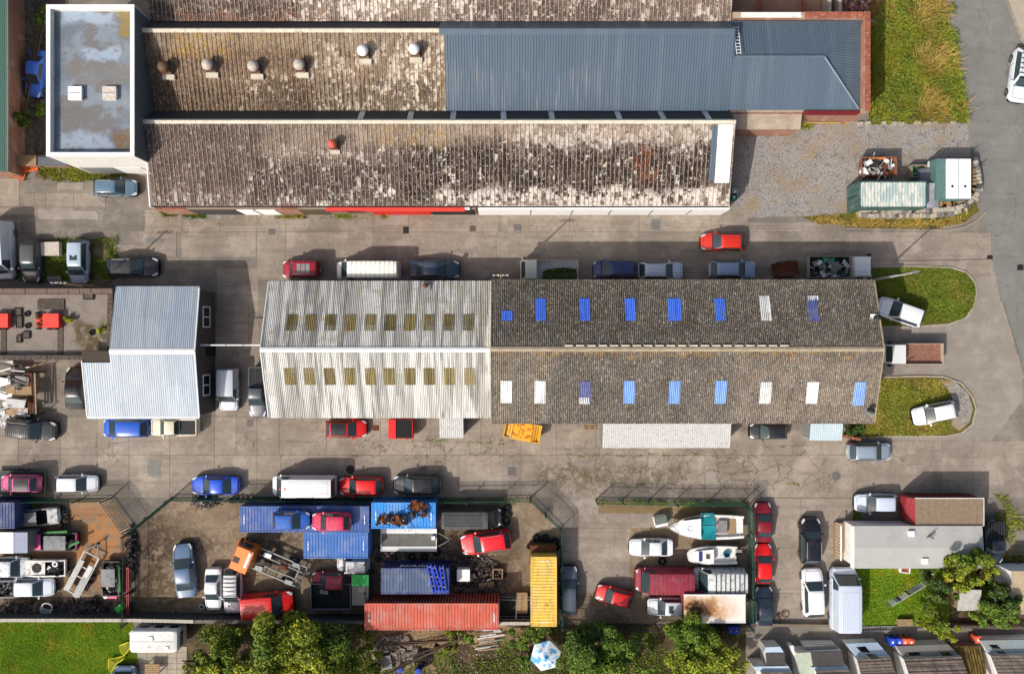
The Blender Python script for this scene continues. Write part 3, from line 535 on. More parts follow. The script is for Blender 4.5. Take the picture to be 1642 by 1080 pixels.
MB().box(xr+.3, 27, 19.6, yb-.4, 0, 2.6).build('annex', m_brickw, b); MB().add([(xr+.2, 19.5, 2.65), (27.1, 19.5, 2.65), (27.1, yb-.3, 3.1), (xr+.2, yb-.3, 3.1), (xr+.2, 19.5, 2.75), (27.1, 19.5, 2.75), (27.1, yb-.3, 3.2), (xr+.2, yb-.3, 3.2)], [(3, 2, 1, 0), (4, 5, 6, 7), (0, 1, 5, 4), (1, 2, 6, 5), (2, 3, 7, 6), (3, 0, 4, 7)]).build('annex_roof', simple('stained_annex_roof', C(168, 154, 138), .9, var=.3, sc=1.2, dirt=C(150, 96, 70)), b)
gr = thing('handrail', 'yellow handrail by the brick steps below the hipped roof', 'handrail', (*pw(1310, 197), 0))
for k in range(3):
    y = pw(0, 193+4*k)[1]; MB().path([V(pw(1288, 0)[0], y, .9), V(pw(1356-8*k, 0)[0], y, .9)], .035).build('rail', m_any, gr, color=C(190, 170, 60))
for x in (1288, 1310, 1330, 1352): MB().tube(V(pw(x, 0)[0], pw(0, 201)[1], 0), V(pw(x, 0)[0], pw(0, 201)[1], .95), .035).build('post', m_any, gr, color=C(190, 170, 60))
ld = thing('roof_ladder', 'short white roof ladder against the step in the slate grey roof', 'ladder', (xr+.4, 26.5, 5))
for x in (.22, .62): MB().tube(V(xr+x, 25.5, 5.55), V(xr+x, 28.3, 4.75), .03).build('stile', m_white, ld)
for k in range(9): MB().tube(V(xr+.22, 25.6+k*.33, 5.52-k*.094), V(xr+.62, 25.6+k*.33, 5.52-k*.094), .025).build('rung', m_white, ld)

c = thing('workshop', 'speckled asbestos roofed workshop cut off by the upper edge of the photo', 'workshop', (-6, 33, 0))
slope(c, XW, XE, 29.3, 4.1, 37, 6.1); rc = MB().box(XW, 20.2, 29.6, 37, 3, 3.4).build('roof', m_deckd, c)
sheets(rc, (XW, 29.2, 4.07), (XE-XW, 0, 0), (0, 7.8, 2.03), 45, 4, .4, .055, 'rib', m_rc, skew=.003)
MB().box(-6.9, -6.75, 29.2, 37, 4.3, 4.4).build('flashing', m_white, c, color=None).matrix_local = Matrix.Translation((0, 0, -.6))@Matrix.Translation((0, 0, .0))
MB().box(XW, 20.1, 29.5, 29.75, 0, 3.9).build('wall', m_brickw, c); MB().box(19.9, 20.15, 29.75, 37, 0, 4.1).build('wall', m_brickw, c)
# roofless brick enclosure and rubble beyond the hipped roof
e = thing('ruined_enclosure', 'roofless brick enclosure with stained floor behind the hipped roof', 'ruin', (26, 32, 0))
MB().box(20.6, 30.2, 30.0, 38, 0, .12).build('floor', simple('stained_floor', C(150, 118, 98), .95, var=.3, sc=.6), e)
for x in (24.2, 28.4, 30.4, 31.4): MB().box(x-.14, x+.14, 29.9, 38, 0, 1.6 if x > 30 else .3).build('dividing_wall', m_brickp if x < 30 else m_stone, e)
rq = []
def heap(name, label, cat, px, py, rx, ry, n, size, mat, hmax=.5, group=None, kind=None, flat=.5):
    "a heap of separate irregular lumps"
    mb = MB(); p = P(px, py)
    for i in range(n):
        a_ = random.random()*6.283; r = math.sqrt(random.random()); x = p.x+math.cos(a_)*r*rx; y = p.y+math.sin(a_)*r*ry; z = hmax*(1-r)*random.random()
        s = size*random.uniform(.4, 1.4)
        if mat.name.startswith('mixed') and random.random() < .45:
            a2 = random.random()*6.28; mb.tube((x, y, z+.03), (x+math.cos(a2)*s*1.6, y+math.sin(a2)*s*1.6, z+random.random()*.3), random.uniform(.02, .06), 5); continue
        mb.bx(x, y, z+s*flat/2, s, s*random.uniform(.3, 1), s*flat*random.uniform(.4, 1.2), random.random()*6.28, (random.uniform(-.5, .5), random.uniform(-.5, .5)))
    o = solo(mb, name, mat, label, cat, group)
    o['kind'] = 'stuff'
    if kind == 'thing': o['kind'] = 'thing'
    return o
heap('brick_rubble', 'spread of broken red bricks and stones beside the rough grass', 'rubble', 1395, 5, 2.6, 2.6, 700, .3, Mt('rubble', C(138, 80, 66), .95).island(.6, .06).noise(2, .5, .7, C(200, 190, 180), .7).done(), .3)

# white flat-roofed block
f = thing('flat_roofed_block', 'tall white block with a blotchy blue grey flat roof and two hatches', 'building', (-37, 22, 0))
fx0, fx1, fy0, fy1, fh = -41.1, -33.38, 15.96, 29.29, 7.0
m_flat = Mt('flat_roof_felt', C(106, 114, 122), .85, 0, .2); m_flat.noise(.35, .42, .58, C(128, 138, 148), .9).noise(.5, .52, .6, C(112, 108, 106), .85)
for z, cc_, f_ in ((zh(95, 165, 165, 215, 6.4, .3), C(110, 106, 104), .85), (zh(110, 98, 210, 135, 6.4, .3), C(118, 114, 110), .8), (zh(190, 15, 212, 60, 6.4, .3), C(140, 120, 66), .9), (zh(185, 205, 212, 240, 6.4, .3), C(110, 88, 62), .9), (zh(92, 215, 180, 238, 6.4, .3), C(146, 158, 172), .8), (zh(95, 15, 185, 40, 6.4, .3), C(156, 172, 188), .8), (zh(135, 78, 190, 100, 6.4, .3), C(156, 172, 188), .8)):
    m_flat.noise(1.4, .25, .5, cc_, f_, mask=m_flat.rect(*z))
m_flat.noise(5, .66, .7, C(40, 38, 38), .8, mask=m_flat.rect(*zh(120, 40, 165, 85, 6.4))).noise(7, .64, .7, C(196, 196, 192), .7).noise(16, .5, .7, C(96, 98, 100), .3).bump(6, .02); m_flat = m_flat.done()
MB().box(fx0+.29, fx1-.29, fy0+.29, fy1-.29, 5.8, 6.35).build('flat_roof', m_flat, f)
for x0, x1, y0, y1, n_ in ((fx0, fx0+.3, fy0, fy1, 0), (fx1-.3, fx1, fy0, fy1, 0), (fx0+.301, fx1-.301, fy0, fy0+.3, 0), (fx0+.301, fx1-.301, fy1-.3, fy1, 0)):
    MB().box(x0, x1, y0, y1, 0, fh-.12).build('wall', m_render, f); MB().box(x0-.03, x1+.03, y0-.03, y1+.03, fh-.12, fh-(.0 if x1-x0 > 1 else .004)).build('parapet_coping', m_white, f)
m_clad = simple('grey_cladding', C(96, 100, 106), .7, 0, .15)
for k in range(44): MB().box(fx1+.02, fx1+.07, fy0+k*.3, fy0+k*.3+.27, 1.5, fh-.15).build('cladding_plank', m_clad, f)
for k, (x0, x1, mt_) in enumerate(((fx0+.3, fx0+3.4, m_galv), (fx0+3.6, fx1-1.6, m_render))): MB().box(x0, x1, fy0-.06, fy0-.01, .05, 2.6).build('shutter_door', mt_, f)
for px, py, mt_, lb in ((121, 150, m_white, 'white roof hatch with a taped cross on the flat roof'), (176, 150, simple('rusty_white', C(210, 200, 188), .8, var=.3, sc=3, dirt=C(150, 90, 60)), 'rust stained roof hatch on the flat roof')):
    p = P(px, py, 6.6); t = thing('roof_hatch', lb, 'roof hatch', (p.x, p.y, 6.35), group='hatches on the flat roof')
    MB().box(p.x-.55, p.x+.55, p.y-.55, p.y+.55, 6.33, 6.62).build('upstand', m_render, t); MB().box(p.x-.6, p.x+.6, p.y-.6, p.y+.6, 6.62, 6.72).build('lid', mt_, t)
    MB().box(p.x-.5, p.x+.5, p.y-.03, p.y+.03, 6.72, 6.74).build('seam', m_galv, t)
# lane-side lean-to beside it and the green-roofed range at the photo's edge
g_ = thing('green_roofed_shed', 'green metal roofed shed at the very edge of the photo', 'shed', (-50, 24, 0))
sheets(MB().box(-56, -47.6, 15.6, 38, 0, 3.6).build('wall', m_brickw, g_), (-56, 15.4, 4.6), (0, 0, 0) if 0 else (9.2, 0, -.8), (0, 22, 0), 8, 10, .2, .03, 'trap', simple('green_sheeting', C(76, 112, 96), .5, var=.1), 'roof_sheet')
MB().path([V(-46.75, 15.4, 3.75), V(-46.75, 38, 3.75)], .09).build('gutter', m_galv, g_)
pth = MB().box(-46.6, -43.4, 15.5, 37, -.1, .03).build('brick_path', simple('red_path', C(104, 90, 80), .95, var=.4, sc=2), None); pth['kind'] = 'structure'
for k in range(2):
    lw = thing('low_outbuilding', ['low grey roofed outbuilding below the white block', 'low pale boarded cover beside the orange barriers'][k], 'outbuilding', (*pw([98, 55][k], 262), 0))
    x0, x1 = [(pw(76, 0)[0], pw(118, 0)[0]), (pw(40, 0)[0], pw(70, 0)[0])][k]
    MB().box(x0, x1, 16.5, 17.4, 0, 1.2).build('wall', m_brickw, lw); MB().box(x0-.1, x1+.1, 16.4, 17.45, 1.2, 1.3).build('roof', [m_clad, m_wood][k], lw)
# ---------------------------------------------------------------- the long central shed, two halves of unequal height
def gable_shed(label, x0, x1, ys, yr, yn, he, hr, n, rows, pitch, amp, mat, kind, wmat, rmat, sm=None, skew=.002):
    b = thing('shed', label, 'shed', ((x0+x1)/2, yr, 0))
    MB().prism([(x0+.15, ys+.25), (x1-.15, ys+.25), (x1-.15, yn-.25), (x0+.15, yn-.25)], 0, he-.35).build('wall', wmat, b)
    for x in (x0+.16, x1-.4): MB().add([(x, ys+.3, he-.36), (x, yr, hr-.25), (x, yn-.3, he-.36), (x+.24, ys+.3, he-.36), (x+.24, yr, hr-.25), (x+.24, yn-.3, he-.36)], [(0, 1, 2), (3, 5, 4), (0, 3, 4, 1), (1, 4, 5, 2)]).build('gable_wall', wmat, b)
    rf = MB().add([(x0, ys, he-.1), (x1, ys, he-.1), (x1, yr, hr-.1), (x0, yr, hr-.1), (x1, yn, he-.1), (x0, yn, he-.1)], [(0, 1, 2, 3), (3, 2, 4, 5)]).build('roof', m_deckd, b)
    sheets(rf, (x0, ys-.02, he), (x1-x0, 0, 0), (0, yr-ys+.02, hr-he), n, rows, pitch, amp, kind, mat, skew=skew)
    sheets(rf, (x1, yn+.02, he), (x0-x1, 0, 0), (0, yr-yn-.02, hr-he), n, rows, pitch, amp, kind, mat, skew=skew)
    MB().add([(x0-.03, yr-.25, hr-.0), (x1+.03, yr-.25, hr-.0), (x1+.03, yr, hr+.12), (x0-.03, yr, hr+.12), (x1+.03, yr+.2, hr+.02), (x0-.03, yr+.2, hr+.02)], [(0, 1, 2, 3), (3, 2, 4, 5)]).build('ridge_cap', rmat, b)
    for y in (ys, yn): MB().path([V(x0, y-(.02 if y > yr else -.02), he-.14), V(x1, y-(.02 if y > yr else -.02), he-.14)], .06).build('gutter', m_dark, b)
    for x in (x0, x1):
        MB().path([V(x, ys, he+.03), V(x, yr, hr+.06), V(x, yn, he+.03)], .06).build('bargeboard', rmat, b)
    return b, rf
FL = dict(x0=-22.7, x1=-1.95, ys=-7.44, yr=-1.12, yn=5.12, he=3.35, hr=5.6)
fl, flr = gable_shed('white grey half of the long central shed with rows of olive rooflights', *[FL[k] for k in ('x0', 'x1', 'ys', 'yr', 'yn', 'he', 'hr')], 21, 3, .165, .038, m_re, 'sin', m_brick2, m_ridgew)
FR = dict(x0=-1.87, x1=32.72, ys=-7.71, yr=-1.04, yn=5.07, he=5.5, hr=7.25)
fr, frr = gable_shed('taller dark grey half of the long central shed with blue and white rooflights', *[FR[k] for k in ('x0', 'x1', 'ys', 'yr', 'yn', 'he', 'hr')], 34, 4, .165, .042, m_rd, 'sin', m_brick2, simple('dull_ridge', C(160, 148, 126), .9, var=.3, sc=1.5, dirt=C(140, 116, 70)))
def rooflight(rf, d, px0, px1, py0, py1, mat, name='rooflight'):
    "a corrugated translucent sheet seated on the slope, from its outline in the photograph"
    yc = (py0+py1)/2; h = d['he']+1
    for _ in range(4):
        y = P(0, yc, h).y; t = (y-d['ys'])/(d['yr']-d['ys']) if y < d['yr'] else (d['yn']-y)/(d['yn']-d['yr']); h = d['he']+(d['hr']-d['he'])*t
    x0, x1 = P(px0, yc, h).x, P(px1, yc, h).x; south = y < d['yr']; L_ = (py1-py0)/PPM*(1-h/CAMH)
    if south: o = V(x0, y-L_/2, 0); ex = V(x1-x0, 0, 0); run = L_; yy = y-L_/2; sl = (d['hr']-d['he'])/(d['yr']-d['ys']); h0 = d['he']+(yy-d['ys'])*sl; ey = V(0, run, run*sl)
    else: o = V(x1, y+L_/2, 0); ex = V(x0-x1, 0, 0); yy = y+L_/2; sl = (d['hr']-d['he'])/(d['yn']-d['yr']); h0 = d['he']+(d['yn']-yy)*sl; ey = V(0, -L_, L_*sl)
    o.z = h0+.055; o.x += random.uniform(-.05, .05); sheets(rf, o, ex, ey, 1, 1, .165, .03, 'sin', mat, name=name, lap=0)
for i in range(10):
    rooflight(flr, FL, 459+31.5*i, 476+31.5*i, 504, 530, m_sky_o); rooflight(flr, FL, 457+31.9*i, 474+31.9*i, 590, 617, m_sky_o)
for px, mt_, y0, y1 in ((804, m_sky_b, 498, 514), (858, m_sky_b, 478, 514), (929, m_sky_b, 478, 514), (1001, m_sky_b, 478, 514), (1070, m_sky_b, 478, 514), (1147, m_sky_b, 478, 514), (1219, m_sky_w, 474, 514), (1294, m_sky_v, 475, 515)):
    rooflight(frr, FR, px, px+(17 if px != 1070 else 22), y0, y1, mt_)
for px, mt_, y0, y1 in ((803, m_sky_w, 610, 646), (857, m_sky_w, 610, 647), (929, m_sky_v, 611, 646), (1000, m_sky_p, 610, 647), (1072, m_sky_p, 610, 647), (1146, m_sky_p, 610, 647), (1219, m_sky_w, 612, 647), (1294, m_sky_w, 612, 647), (1369, m_sky_p, 612, 650)):
    rooflight(frr, FR, px, px+18, y0, y1, mt_)
rooflight(frr, FR, 1294, 1312, 474, 481, m_sky_w, 'rooflight_edge'); rooflight(frr, FR, 929, 946, 637, 647, m_sky_w, 'rooflight_edge')
for i in range(20):    # open joints of the ridge pieces
    x = P(912+18.2*i, 558, 7.3).x
    if x < 32: MB().bx(x, FR['yr']+.28, FR['hr']+.05, .72, .13, .06).build('ridge_piece', m_ridge, fr)
for px, py, d, b_, lb in ((683, 458, FL, fl, 'short rusty flue near the upper eave of the white grey shed'), (1399, 509, FR, fr, 'white flashed flue near the gable end of the dark grey shed'), (1394, 657, FR, fr, 'small dark vent near the lower corner of the dark grey shed')):
    p = P(px, py, d['he']+.5); z = d['he']+.1+(.8 if py == 509 else .2)
    t = thing('flue', lb, 'flue', (p.x, p.y, z-.1)); MB().lathe(p.x, p.y, [(.17, 0), (.17, .7), (.24, .72), (.24, .82), (.05, .95)], 12, z-.1).build('pipe', m_rust if py == 458 else m_dark, t)
    MB().box(p.x-.4, p.x+.4, p.y-.45, p.y+.3, z-.12, z+.08).build('flashing', m_white if py == 509 else m_galv, t)
# canopies along its lower side
def canopy(label, px0, px1, py0, py1, h0, h1, mat, n, color=None, posts=True):
    a, c = P(px0, py1, h0), P(px1, py0, h1); t = thing('canopy', label, 'canopy', ((a.x+c.x)/2, (a.y+c.y)/2, 0))
    sheets(MB().box(a.x, c.x, c.y-.1, c.y, h1-.2, h1-.1).build('wall_plate', m_wood, t), (a.x, a.y, h0), (c.x-a.x, 0, 0), (0, c.y-a.y, h1-h0), n, 1, .2, .03, 'trap', mat)
    for x in (a.x+.06, c.x-.06): MB().add([(x-.03, a.y+.02, 0), (x+.03, a.y+.02, 0), (x+.03, c.y, 0), (x-.03, c.y, 0), (x-.03, a.y+.02, h0-.05), (x+.03, a.y+.02, h0-.05), (x+.03, c.y, h1-.05), (x-.03, c.y, h1-.05)], [(4, 5, 6, 7), (0, 1, 5, 4), (1, 2, 6, 5), (2, 3, 7, 6), (3, 0, 4, 7)]).build('side_sheet', m_galv, t)
    MB().box(a.x, c.x, a.y+.02, a.y+.08, 0, h0-.05).build('front_sheet', m_canopy, t)
    return t
canopy('long lean-to store with pale corrugated roof along the dark grey shed', 966, 1173, 676, 716, 2.2, 2.7, m_canopy, 12)
canopy('small pale corrugated porch roof beside the red box trailer', 705, 743, 668, 700, 2.3, 2.6, m_canopy, 2)
canopy('pale blue flat sheet roofed store at the shed corner beside the grass', 1298, 1352, 678, 704, 2.0, 2.3, simple('pale_sheet', C(178, 196, 204), .4, var=.1), 3)

# ---------------------------------------------------------------- pale blue gabled workshop and flat-roofed neighbour
gx0, gxu, gx1, gys, gyr, gyn, ghe, ghr = -39.4, -36.8, -29.0, -7.4, -1.28, 4.5, 3.7, 4.7
gb = thing('gabled_workshop', 'pale blue white sheeted gabled workshop with dark grey end wall', 'workshop', (-34, -1.3, 0))
MB().prism([(gx0+.1, gys+.2), (gx1-.1, gys+.2), (gx1-.1, gyn-.2), (gxu+.1, gyn-.2), (gxu+.1, -2.2), (gx0+.1, -2.2)], 0, ghe-.3).build('wall', m_render, gb)
MB().add([(gx1-.16, gys+.15, 0), (gx1-.16, gyn-.15, 0), (gx1-.16, gyn-.15, ghe-.2), (gx1-.16, gyr, ghr-.15), (gx1-.16, gys+.15, ghe-.2), (gx1-.04, gys+.15, 0), (gx1-.04, gyn-.15, 0), (gx1-.04, gyn-.15, ghe-.2), (gx1-.04, gyr, ghr-.15), (gx1-.04, gys+.15, ghe-.2)], [(0, 1, 2, 3, 4), (9, 8, 7, 6, 5), (0, 5, 6, 1), (1, 6, 7, 2), (4, 9, 5, 0)]).build('end_wall', simple('dark_grey_wall', C(78, 74, 72), .9, var=.15), gb)
gr_ = MB().add([(gx0, gys, ghe-.1), (gx1, gys, ghe-.1), (gx1, gyr, ghr-.1), (gx0, gyr, ghr-.1), (gx1, gyn, ghe-.1), (gxu, gyn, ghe-.1), (gxu, gyr, ghr-.1)], [(0, 1, 2, 3), (6, 2, 4, 5)]).build('roof', m_deckd, gb)
sheets(gr_, (gx0, gys-.1, ghe-.03), (gxu-gx0, 0, 0), (0, -2.25-gys, (-2.25-gys)*(ghr-ghe)/(gyr-gys)), 3, 2, .2, .03, 'trap', m_rw, skew=.004)
sheets(gr_, (gxu, gys-.1, ghe-.03), (gx1-gxu, 0, 0), (0, gyr-gys+.1, ghr-ghe+.03), 8, 2, .2, .03, 'trap', m_rw, skew=.004)
sheets(gr_, (gx1, gyn+.1, ghe-.03), (gxu-gx1, 0, 0), (0, gyr-gyn-.1, ghr-ghe+.03), 8, 2, .2, .03, 'trap', m_rw, skew=.004)
MB().add([(gxu, gyr-.3, ghr), (gx1, gyr-.3, ghr), (gx1, gyr, ghr+.1), (gxu, gyr, ghr+.1), (gx1, gyr+.2, ghr+.02), (gxu, gyr+.2, ghr+.02)], [(0, 1, 2, 3), (3, 2, 4, 5)]).build('ridge_cap', m_white, gb)
for a_, b_ in (((gx1, gys, ghe), (gx1, gyr, ghr)), ((gx1, gyr, ghr), (gx1, gyn, ghe)), ((gx0, gys, ghe), (gx0, -2.2, ghe+.85)), ((gx0, gys, ghe-.02), (gx1, gys, ghe-.02))): MB().tube(a_, b_, .07).build('bargeboard', m_white, gb)
for py in (508, 617):
    y = P(0, py, 2.2).y; wn = MB().box(gx1-.06, gx1+.02, y-.95, y+.95, 1.4, 2.9).build('window', m_wglass, gb)
    for dy in (-.95, 0, .95): MB().box(gx1-.02, gx1+.05, y+dy-.05, y+dy+.05, 1.4, 2.9).build('frame', m_white, wn)
    for z in (1.4, 2.9): MB().box(gx1-.02, gx1+.053, y-1, y+1, z-.05, z+.05).build('frame', m_white, wn)
MB().box(gx1-.05, gx1+.02, P(0, 570, 1).y, P(0, 552, 1).y, 0, 2.2).build('door', m_black, gb)
pq = thing('overhead_pipe', 'white pipe bridging the alley between the two sheds', 'pipe', (-26, -.7, 3.6))
MB().path([V(gx1, -.75, 3.5), V(-22.5, -.75, 3.5)], .07).build('pipe_run', m_white, pq)
for k in range(4): MB().torus((gx1+.8+k*1.6, -.75, 3.5), .08, .03, 10, 5, (0, R(90), 0)).build('collar', m_galv, pq)

hb_ = thing('flat_roofed_workshop', 'brick flat roofed workshop with a littered grey roof beside the pale blue roof', 'workshop', (-44, 1, 0))
hx1, hy0, hy1, hh_ = -36.9, -2.1, 4.46, 4.0
m_hroof = Mt('old_felt_roof', C(132, 123, 114), .95, 0, .2); m_hroof.noise(.8, .45, .65, C(118, 108, 98), .8).noise(6, .55, .7, C(90, 80, 72), .5)
m_hroof.noise(1.6, .35, .55, C(82, 70, 44), .9, mask=m_hroof.rect(*zh(122, 515, 168, 565, 3.6, .5))).bump(8, .02); m_hroof = m_hroof.done()
MB().box(-60, hx1-.5, hy0+.4, hy1-.5, 2.9, 3.45).build('flat_roof', m_hroof, hb_)
for x0, x1, y0, y1 in ((-60, hx1, hy1-.45, hy1), (-60, hx1, hy0-.0, hy0+.4), (hx1-.5, hx1, hy0+.401, hy1-.451)): MB().box(x0, x1, y0, y1, 0, hh_-.15).build('parapet_wall', m_brickw, hb_)
m_cop = simple('dark_coping', C(84, 76, 68), .95, var=.4, sc=4, dirt=C(170, 160, 146))
m_cop2 = simple('tan_coping', C(116, 100, 88), .95, var=.3, sc=4)
def copings(x0, x1, y0, y1, n, ax):
    for i in range(n):
        a_, b_ = (x0+(x1-x0)*i/n, x0+(x1-x0)*(i+1)/n) if ax == 0 else (x0, x1); c_, d_ = (y0, y1) if ax == 0 else (y0+(y1-y0)*i/n, y0+(y1-y0)*(i+1)/n)
        MB().box(a_+.02, b_-.02, c_+.01, d_-.01, hh_-.15, hh_+random.uniform(-.03, .03)).build('coping_stone', m_cop if (ax or y0 < 0) else m_cop2, hb_)
copings(-52, hx1, hy1-.47, hy1+.02, 15, 0); copings(-52, hx1, hy0-.02, hy0+.42, 15, 0); copings(hx1-.52, hx1+.02, hy0+.43, hy1-.48, 12, 1)
for x in (6, 97): MB().box(P(x-5, 0, 3.5).x, P(x+4, 0, 3.5).x, hy0+.5, P(0, 522, 3.5).y, 3.4, 3.5).build('roof_strip', m_cop, hb_)
def on_roof(name, label, cat, px, py, lx, ly, hz, mat, color=None, group=None):
    p = P(px, py, 3.45); t = thing(name, label, cat, (p.x, p.y, 3.45), group=group)
    MB().box(p.x-lx/2, p.x+lx/2, p.y-ly/2, p.y+ly/2, 3.45, 3.45+hz).build('tray', mat, t, color=color)
    mb = MB()
    for x0, x1, y0, y1 in ((-lx/2-.04, lx/2+.04, -ly/2-.06, -ly/2), (-lx/2-.04, lx/2+.04, ly/2, ly/2+.06), (-lx/2-.05, -lx/2, -ly/2, ly/2), (lx/2, lx/2+.05, -ly/2, ly/2)): mb.box(p.x+x0, p.x+x1, p.y+y0, p.y+y1, 3.45, 3.5+hz)
    mb.build('rim', m_dark if color is None else m_rust, t); return t
for i, (px, py, lx, ly, lb) in enumerate(((29, 500, .75, .55, 'square dark frame near the long grey board on the flat roof'), (32, 516, .5, 1.0, 'tall narrow dark frame amid the frames on the flat roof'), (43, 537, .6, .55, 'square dark frame lowest of the loose frames on the flat roof'), (143, 475, .85, .5, 'dark frame by the upper parapet of the flat roof'), (32, 543, .35, .6, 'small narrow frame beside the lowest square frame on the flat roof'))):
    on_roof('metal_tray', lb, 'frame', px, py, lx, ly, .12, m_cop, None, 'loose frames lying on the flat roof')
for px, py, lb in ((44, 503, 'worn tyre nearest the square frame on the flat roof'), (45, 522, 'worn tyre nearest the tall narrow frame on the flat roof'), (148, 533, 'worn tyre near the weeds on the flat roof')):
    p = P(px, py, 3.5); solo(MB().torus((p.x, p.y, 3.53), .2, .09, 12, 6), 'tyre', m_rub, lb, 'tyre', 'tyres on the flat roof', True)
t = thing('roof_board', 'long grey boarded panel lying on the flat roof', 'board', (*P(82, 487, 3.45)[:2], 3.45)); q = P(82, 488, 3.5)
for k in range(5): MB().box(q.x-1.25, q.x+1.25, q.y-.47+k*.19, q.y-.3+k*.19, 3.45, 3.55+random.uniform(0, .02)).build('plank', m_cop, t)
for px, lb in ((77, 'red water tank unit with rusty pump on the flat roof'), (-4, 'red unit at the photo edge on the flat roof')):
    p = P(px, 514, 3.8); t = thing('red_roof_unit', lb, 'roof unit', (p.x, p.y, 3.45), group='red units on the flat roof')
    MB().box(p.x-.3, p.x+1.15, p.y-.65, p.y+.65, 3.5, 4.1).build('tank', m_any, t, color=C(232, 66, 52)); MB().box(p.x-1.2, p.x-.3, p.y-.6, p.y+.5, 3.5, 3.7).build('base_tray', m_pworn, t, color=C(214, 70, 56))
    for dx, dy in ((-.9, .35), (-.5, -.1), (-.8, -.35)): MB().lathe(p.x+dx, p.y+dy, [(.22, 0), (.25, .2), (.1, .34)], 10, 3.7).build('pump', m_rust, t)
    for dx, dy in ((-1.1, .7), (-1, -.72), (0, -.75), (.6, -.75)): MB().torus((p.x+dx, p.y+dy, 3.6), .16, .08, 10, 5, (R(90), 0, 0)).build('wheel', m_rub, t)

# ---------------------------------------------------------------- terraced houses along the lower edge
m_slate = Mt('house_slates', C(122, 112, 104), .85, 0, .25); m_slate.brick(C(126, 112, 100), C(98, 90, 86), C(60, 54, 50), .36, .17).noise(1.5, .5, .7, C(150, 130, 108), .5).noise(3, .6, .7, C(84, 76, 68), .6); m_slate = m_slate.done()
m_slated = simple('dark_slates', C(84, 80, 78), .8, var=.35, sc=5, dirt=C(52, 50, 48)); m_lblue = simple('light_blue_roof', C(178, 196, 212), .5, var=.1, sc=1)
m_gtile = simple('grey_roof_covering', C(134, 130, 126), .85, var=.15, sc=2); m_lgreen = simple('pale_green_roof', C(178, 188, 168), .7, var=.12, sc=2)
m_bgrey = Mt('blue_grey_roof', C(146, 162, 170), .6, 0, .3).noise(.6, .4, .6, C(168, 164, 148), .7).noise(7, .5, .7, C(110, 116, 118), .5).done(); m_moss = Mt('mossy_sheets', C(112, 92, 48), .95).noise(3, .45, .6, C(64, 54, 26), .9, st=(2, .4, 1)).done()
def hq(px, py, h): return tuple(P(px, py, h))
def tiles(parent, a, b_, c, d, nu, nv, mat, name='slate_course', t=.05, cols=1):
    "courses laid over the quad a-b (eave) to d-c (ridge), lapped"
    a, b_, c, d = map(Vector, (a, b_, c, d)); n = (b_-a).cross(d-a).normalized()
    if n.z < 0: n = -n
    for j in range(nv):
        for i in range(nu):
            u0, u1 = i/nu+.004, (i+1)/nu-.004; v0, v1 = max(0, (j-.06)/nv), (j+1)/nv
            f = lambda u, v: a.lerp(b_, u).lerp(d.lerp(c, u), v)
            p = [f(u0, v0)+n*t, f(u1, v0)+n*t, f(u1, v1)+n*.01, f(u0, v1)+n*.01]; q = [f(u0, v0), f(u1, v0)]
            MB().add(p+q, [(0, 1, 2, 3), (4, 5, 1, 0)]).build(name, mat, parent)
def block(parent, name, foot, z1, mat): return MB().prism(foot, 0, z1).build(name, mat, parent)
def roofquad(parent, name, q, mat, t=.12):
    q = [Vector(x) for x in q]; n = (q[1]-q[0]).cross(q[3]-q[0]).normalized()
    if n.z < 0: n = -n
    MB().add([v-n*t for v in q]+q, [(4, 5, 6, 7), (3, 2, 1, 0), (0, 1, 5, 4), (1, 2, 6, 5), (2, 3, 7, 6), (3, 0, 4, 7)]).build(name, mat, parent)
    return parent
def skylight(parent, q4):
    q4 = [Vector(x)+V(0, 0, .35) for x in q4]; c = sum(q4, Vector())/4; n = (q4[1]-q4[0]).cross(q4[3]-q4[0]).normalized(); n = n if n.z > 0 else -n
    f = roofquad(parent, 'skylight_frame', [c+(v-c)*1.15+n*.06 for v in q4], m_dwall, .1); fr_ = bpy.data.objects[-1] if 0 else None
    roofquad(parent, 'skylight', [v+n*.075 for v in q4], m_wglass, .02)
def house(label, ext, main, walls=m_render, edge=None):
    xs = [p[0] for p in ext[0][:4]]; c = P(sum(xs)/len(xs), 1060, 0); t = thing('terraced_house', label, 'house', (c.x, c.y, 0), group='terraced houses along the back lane')
    return t
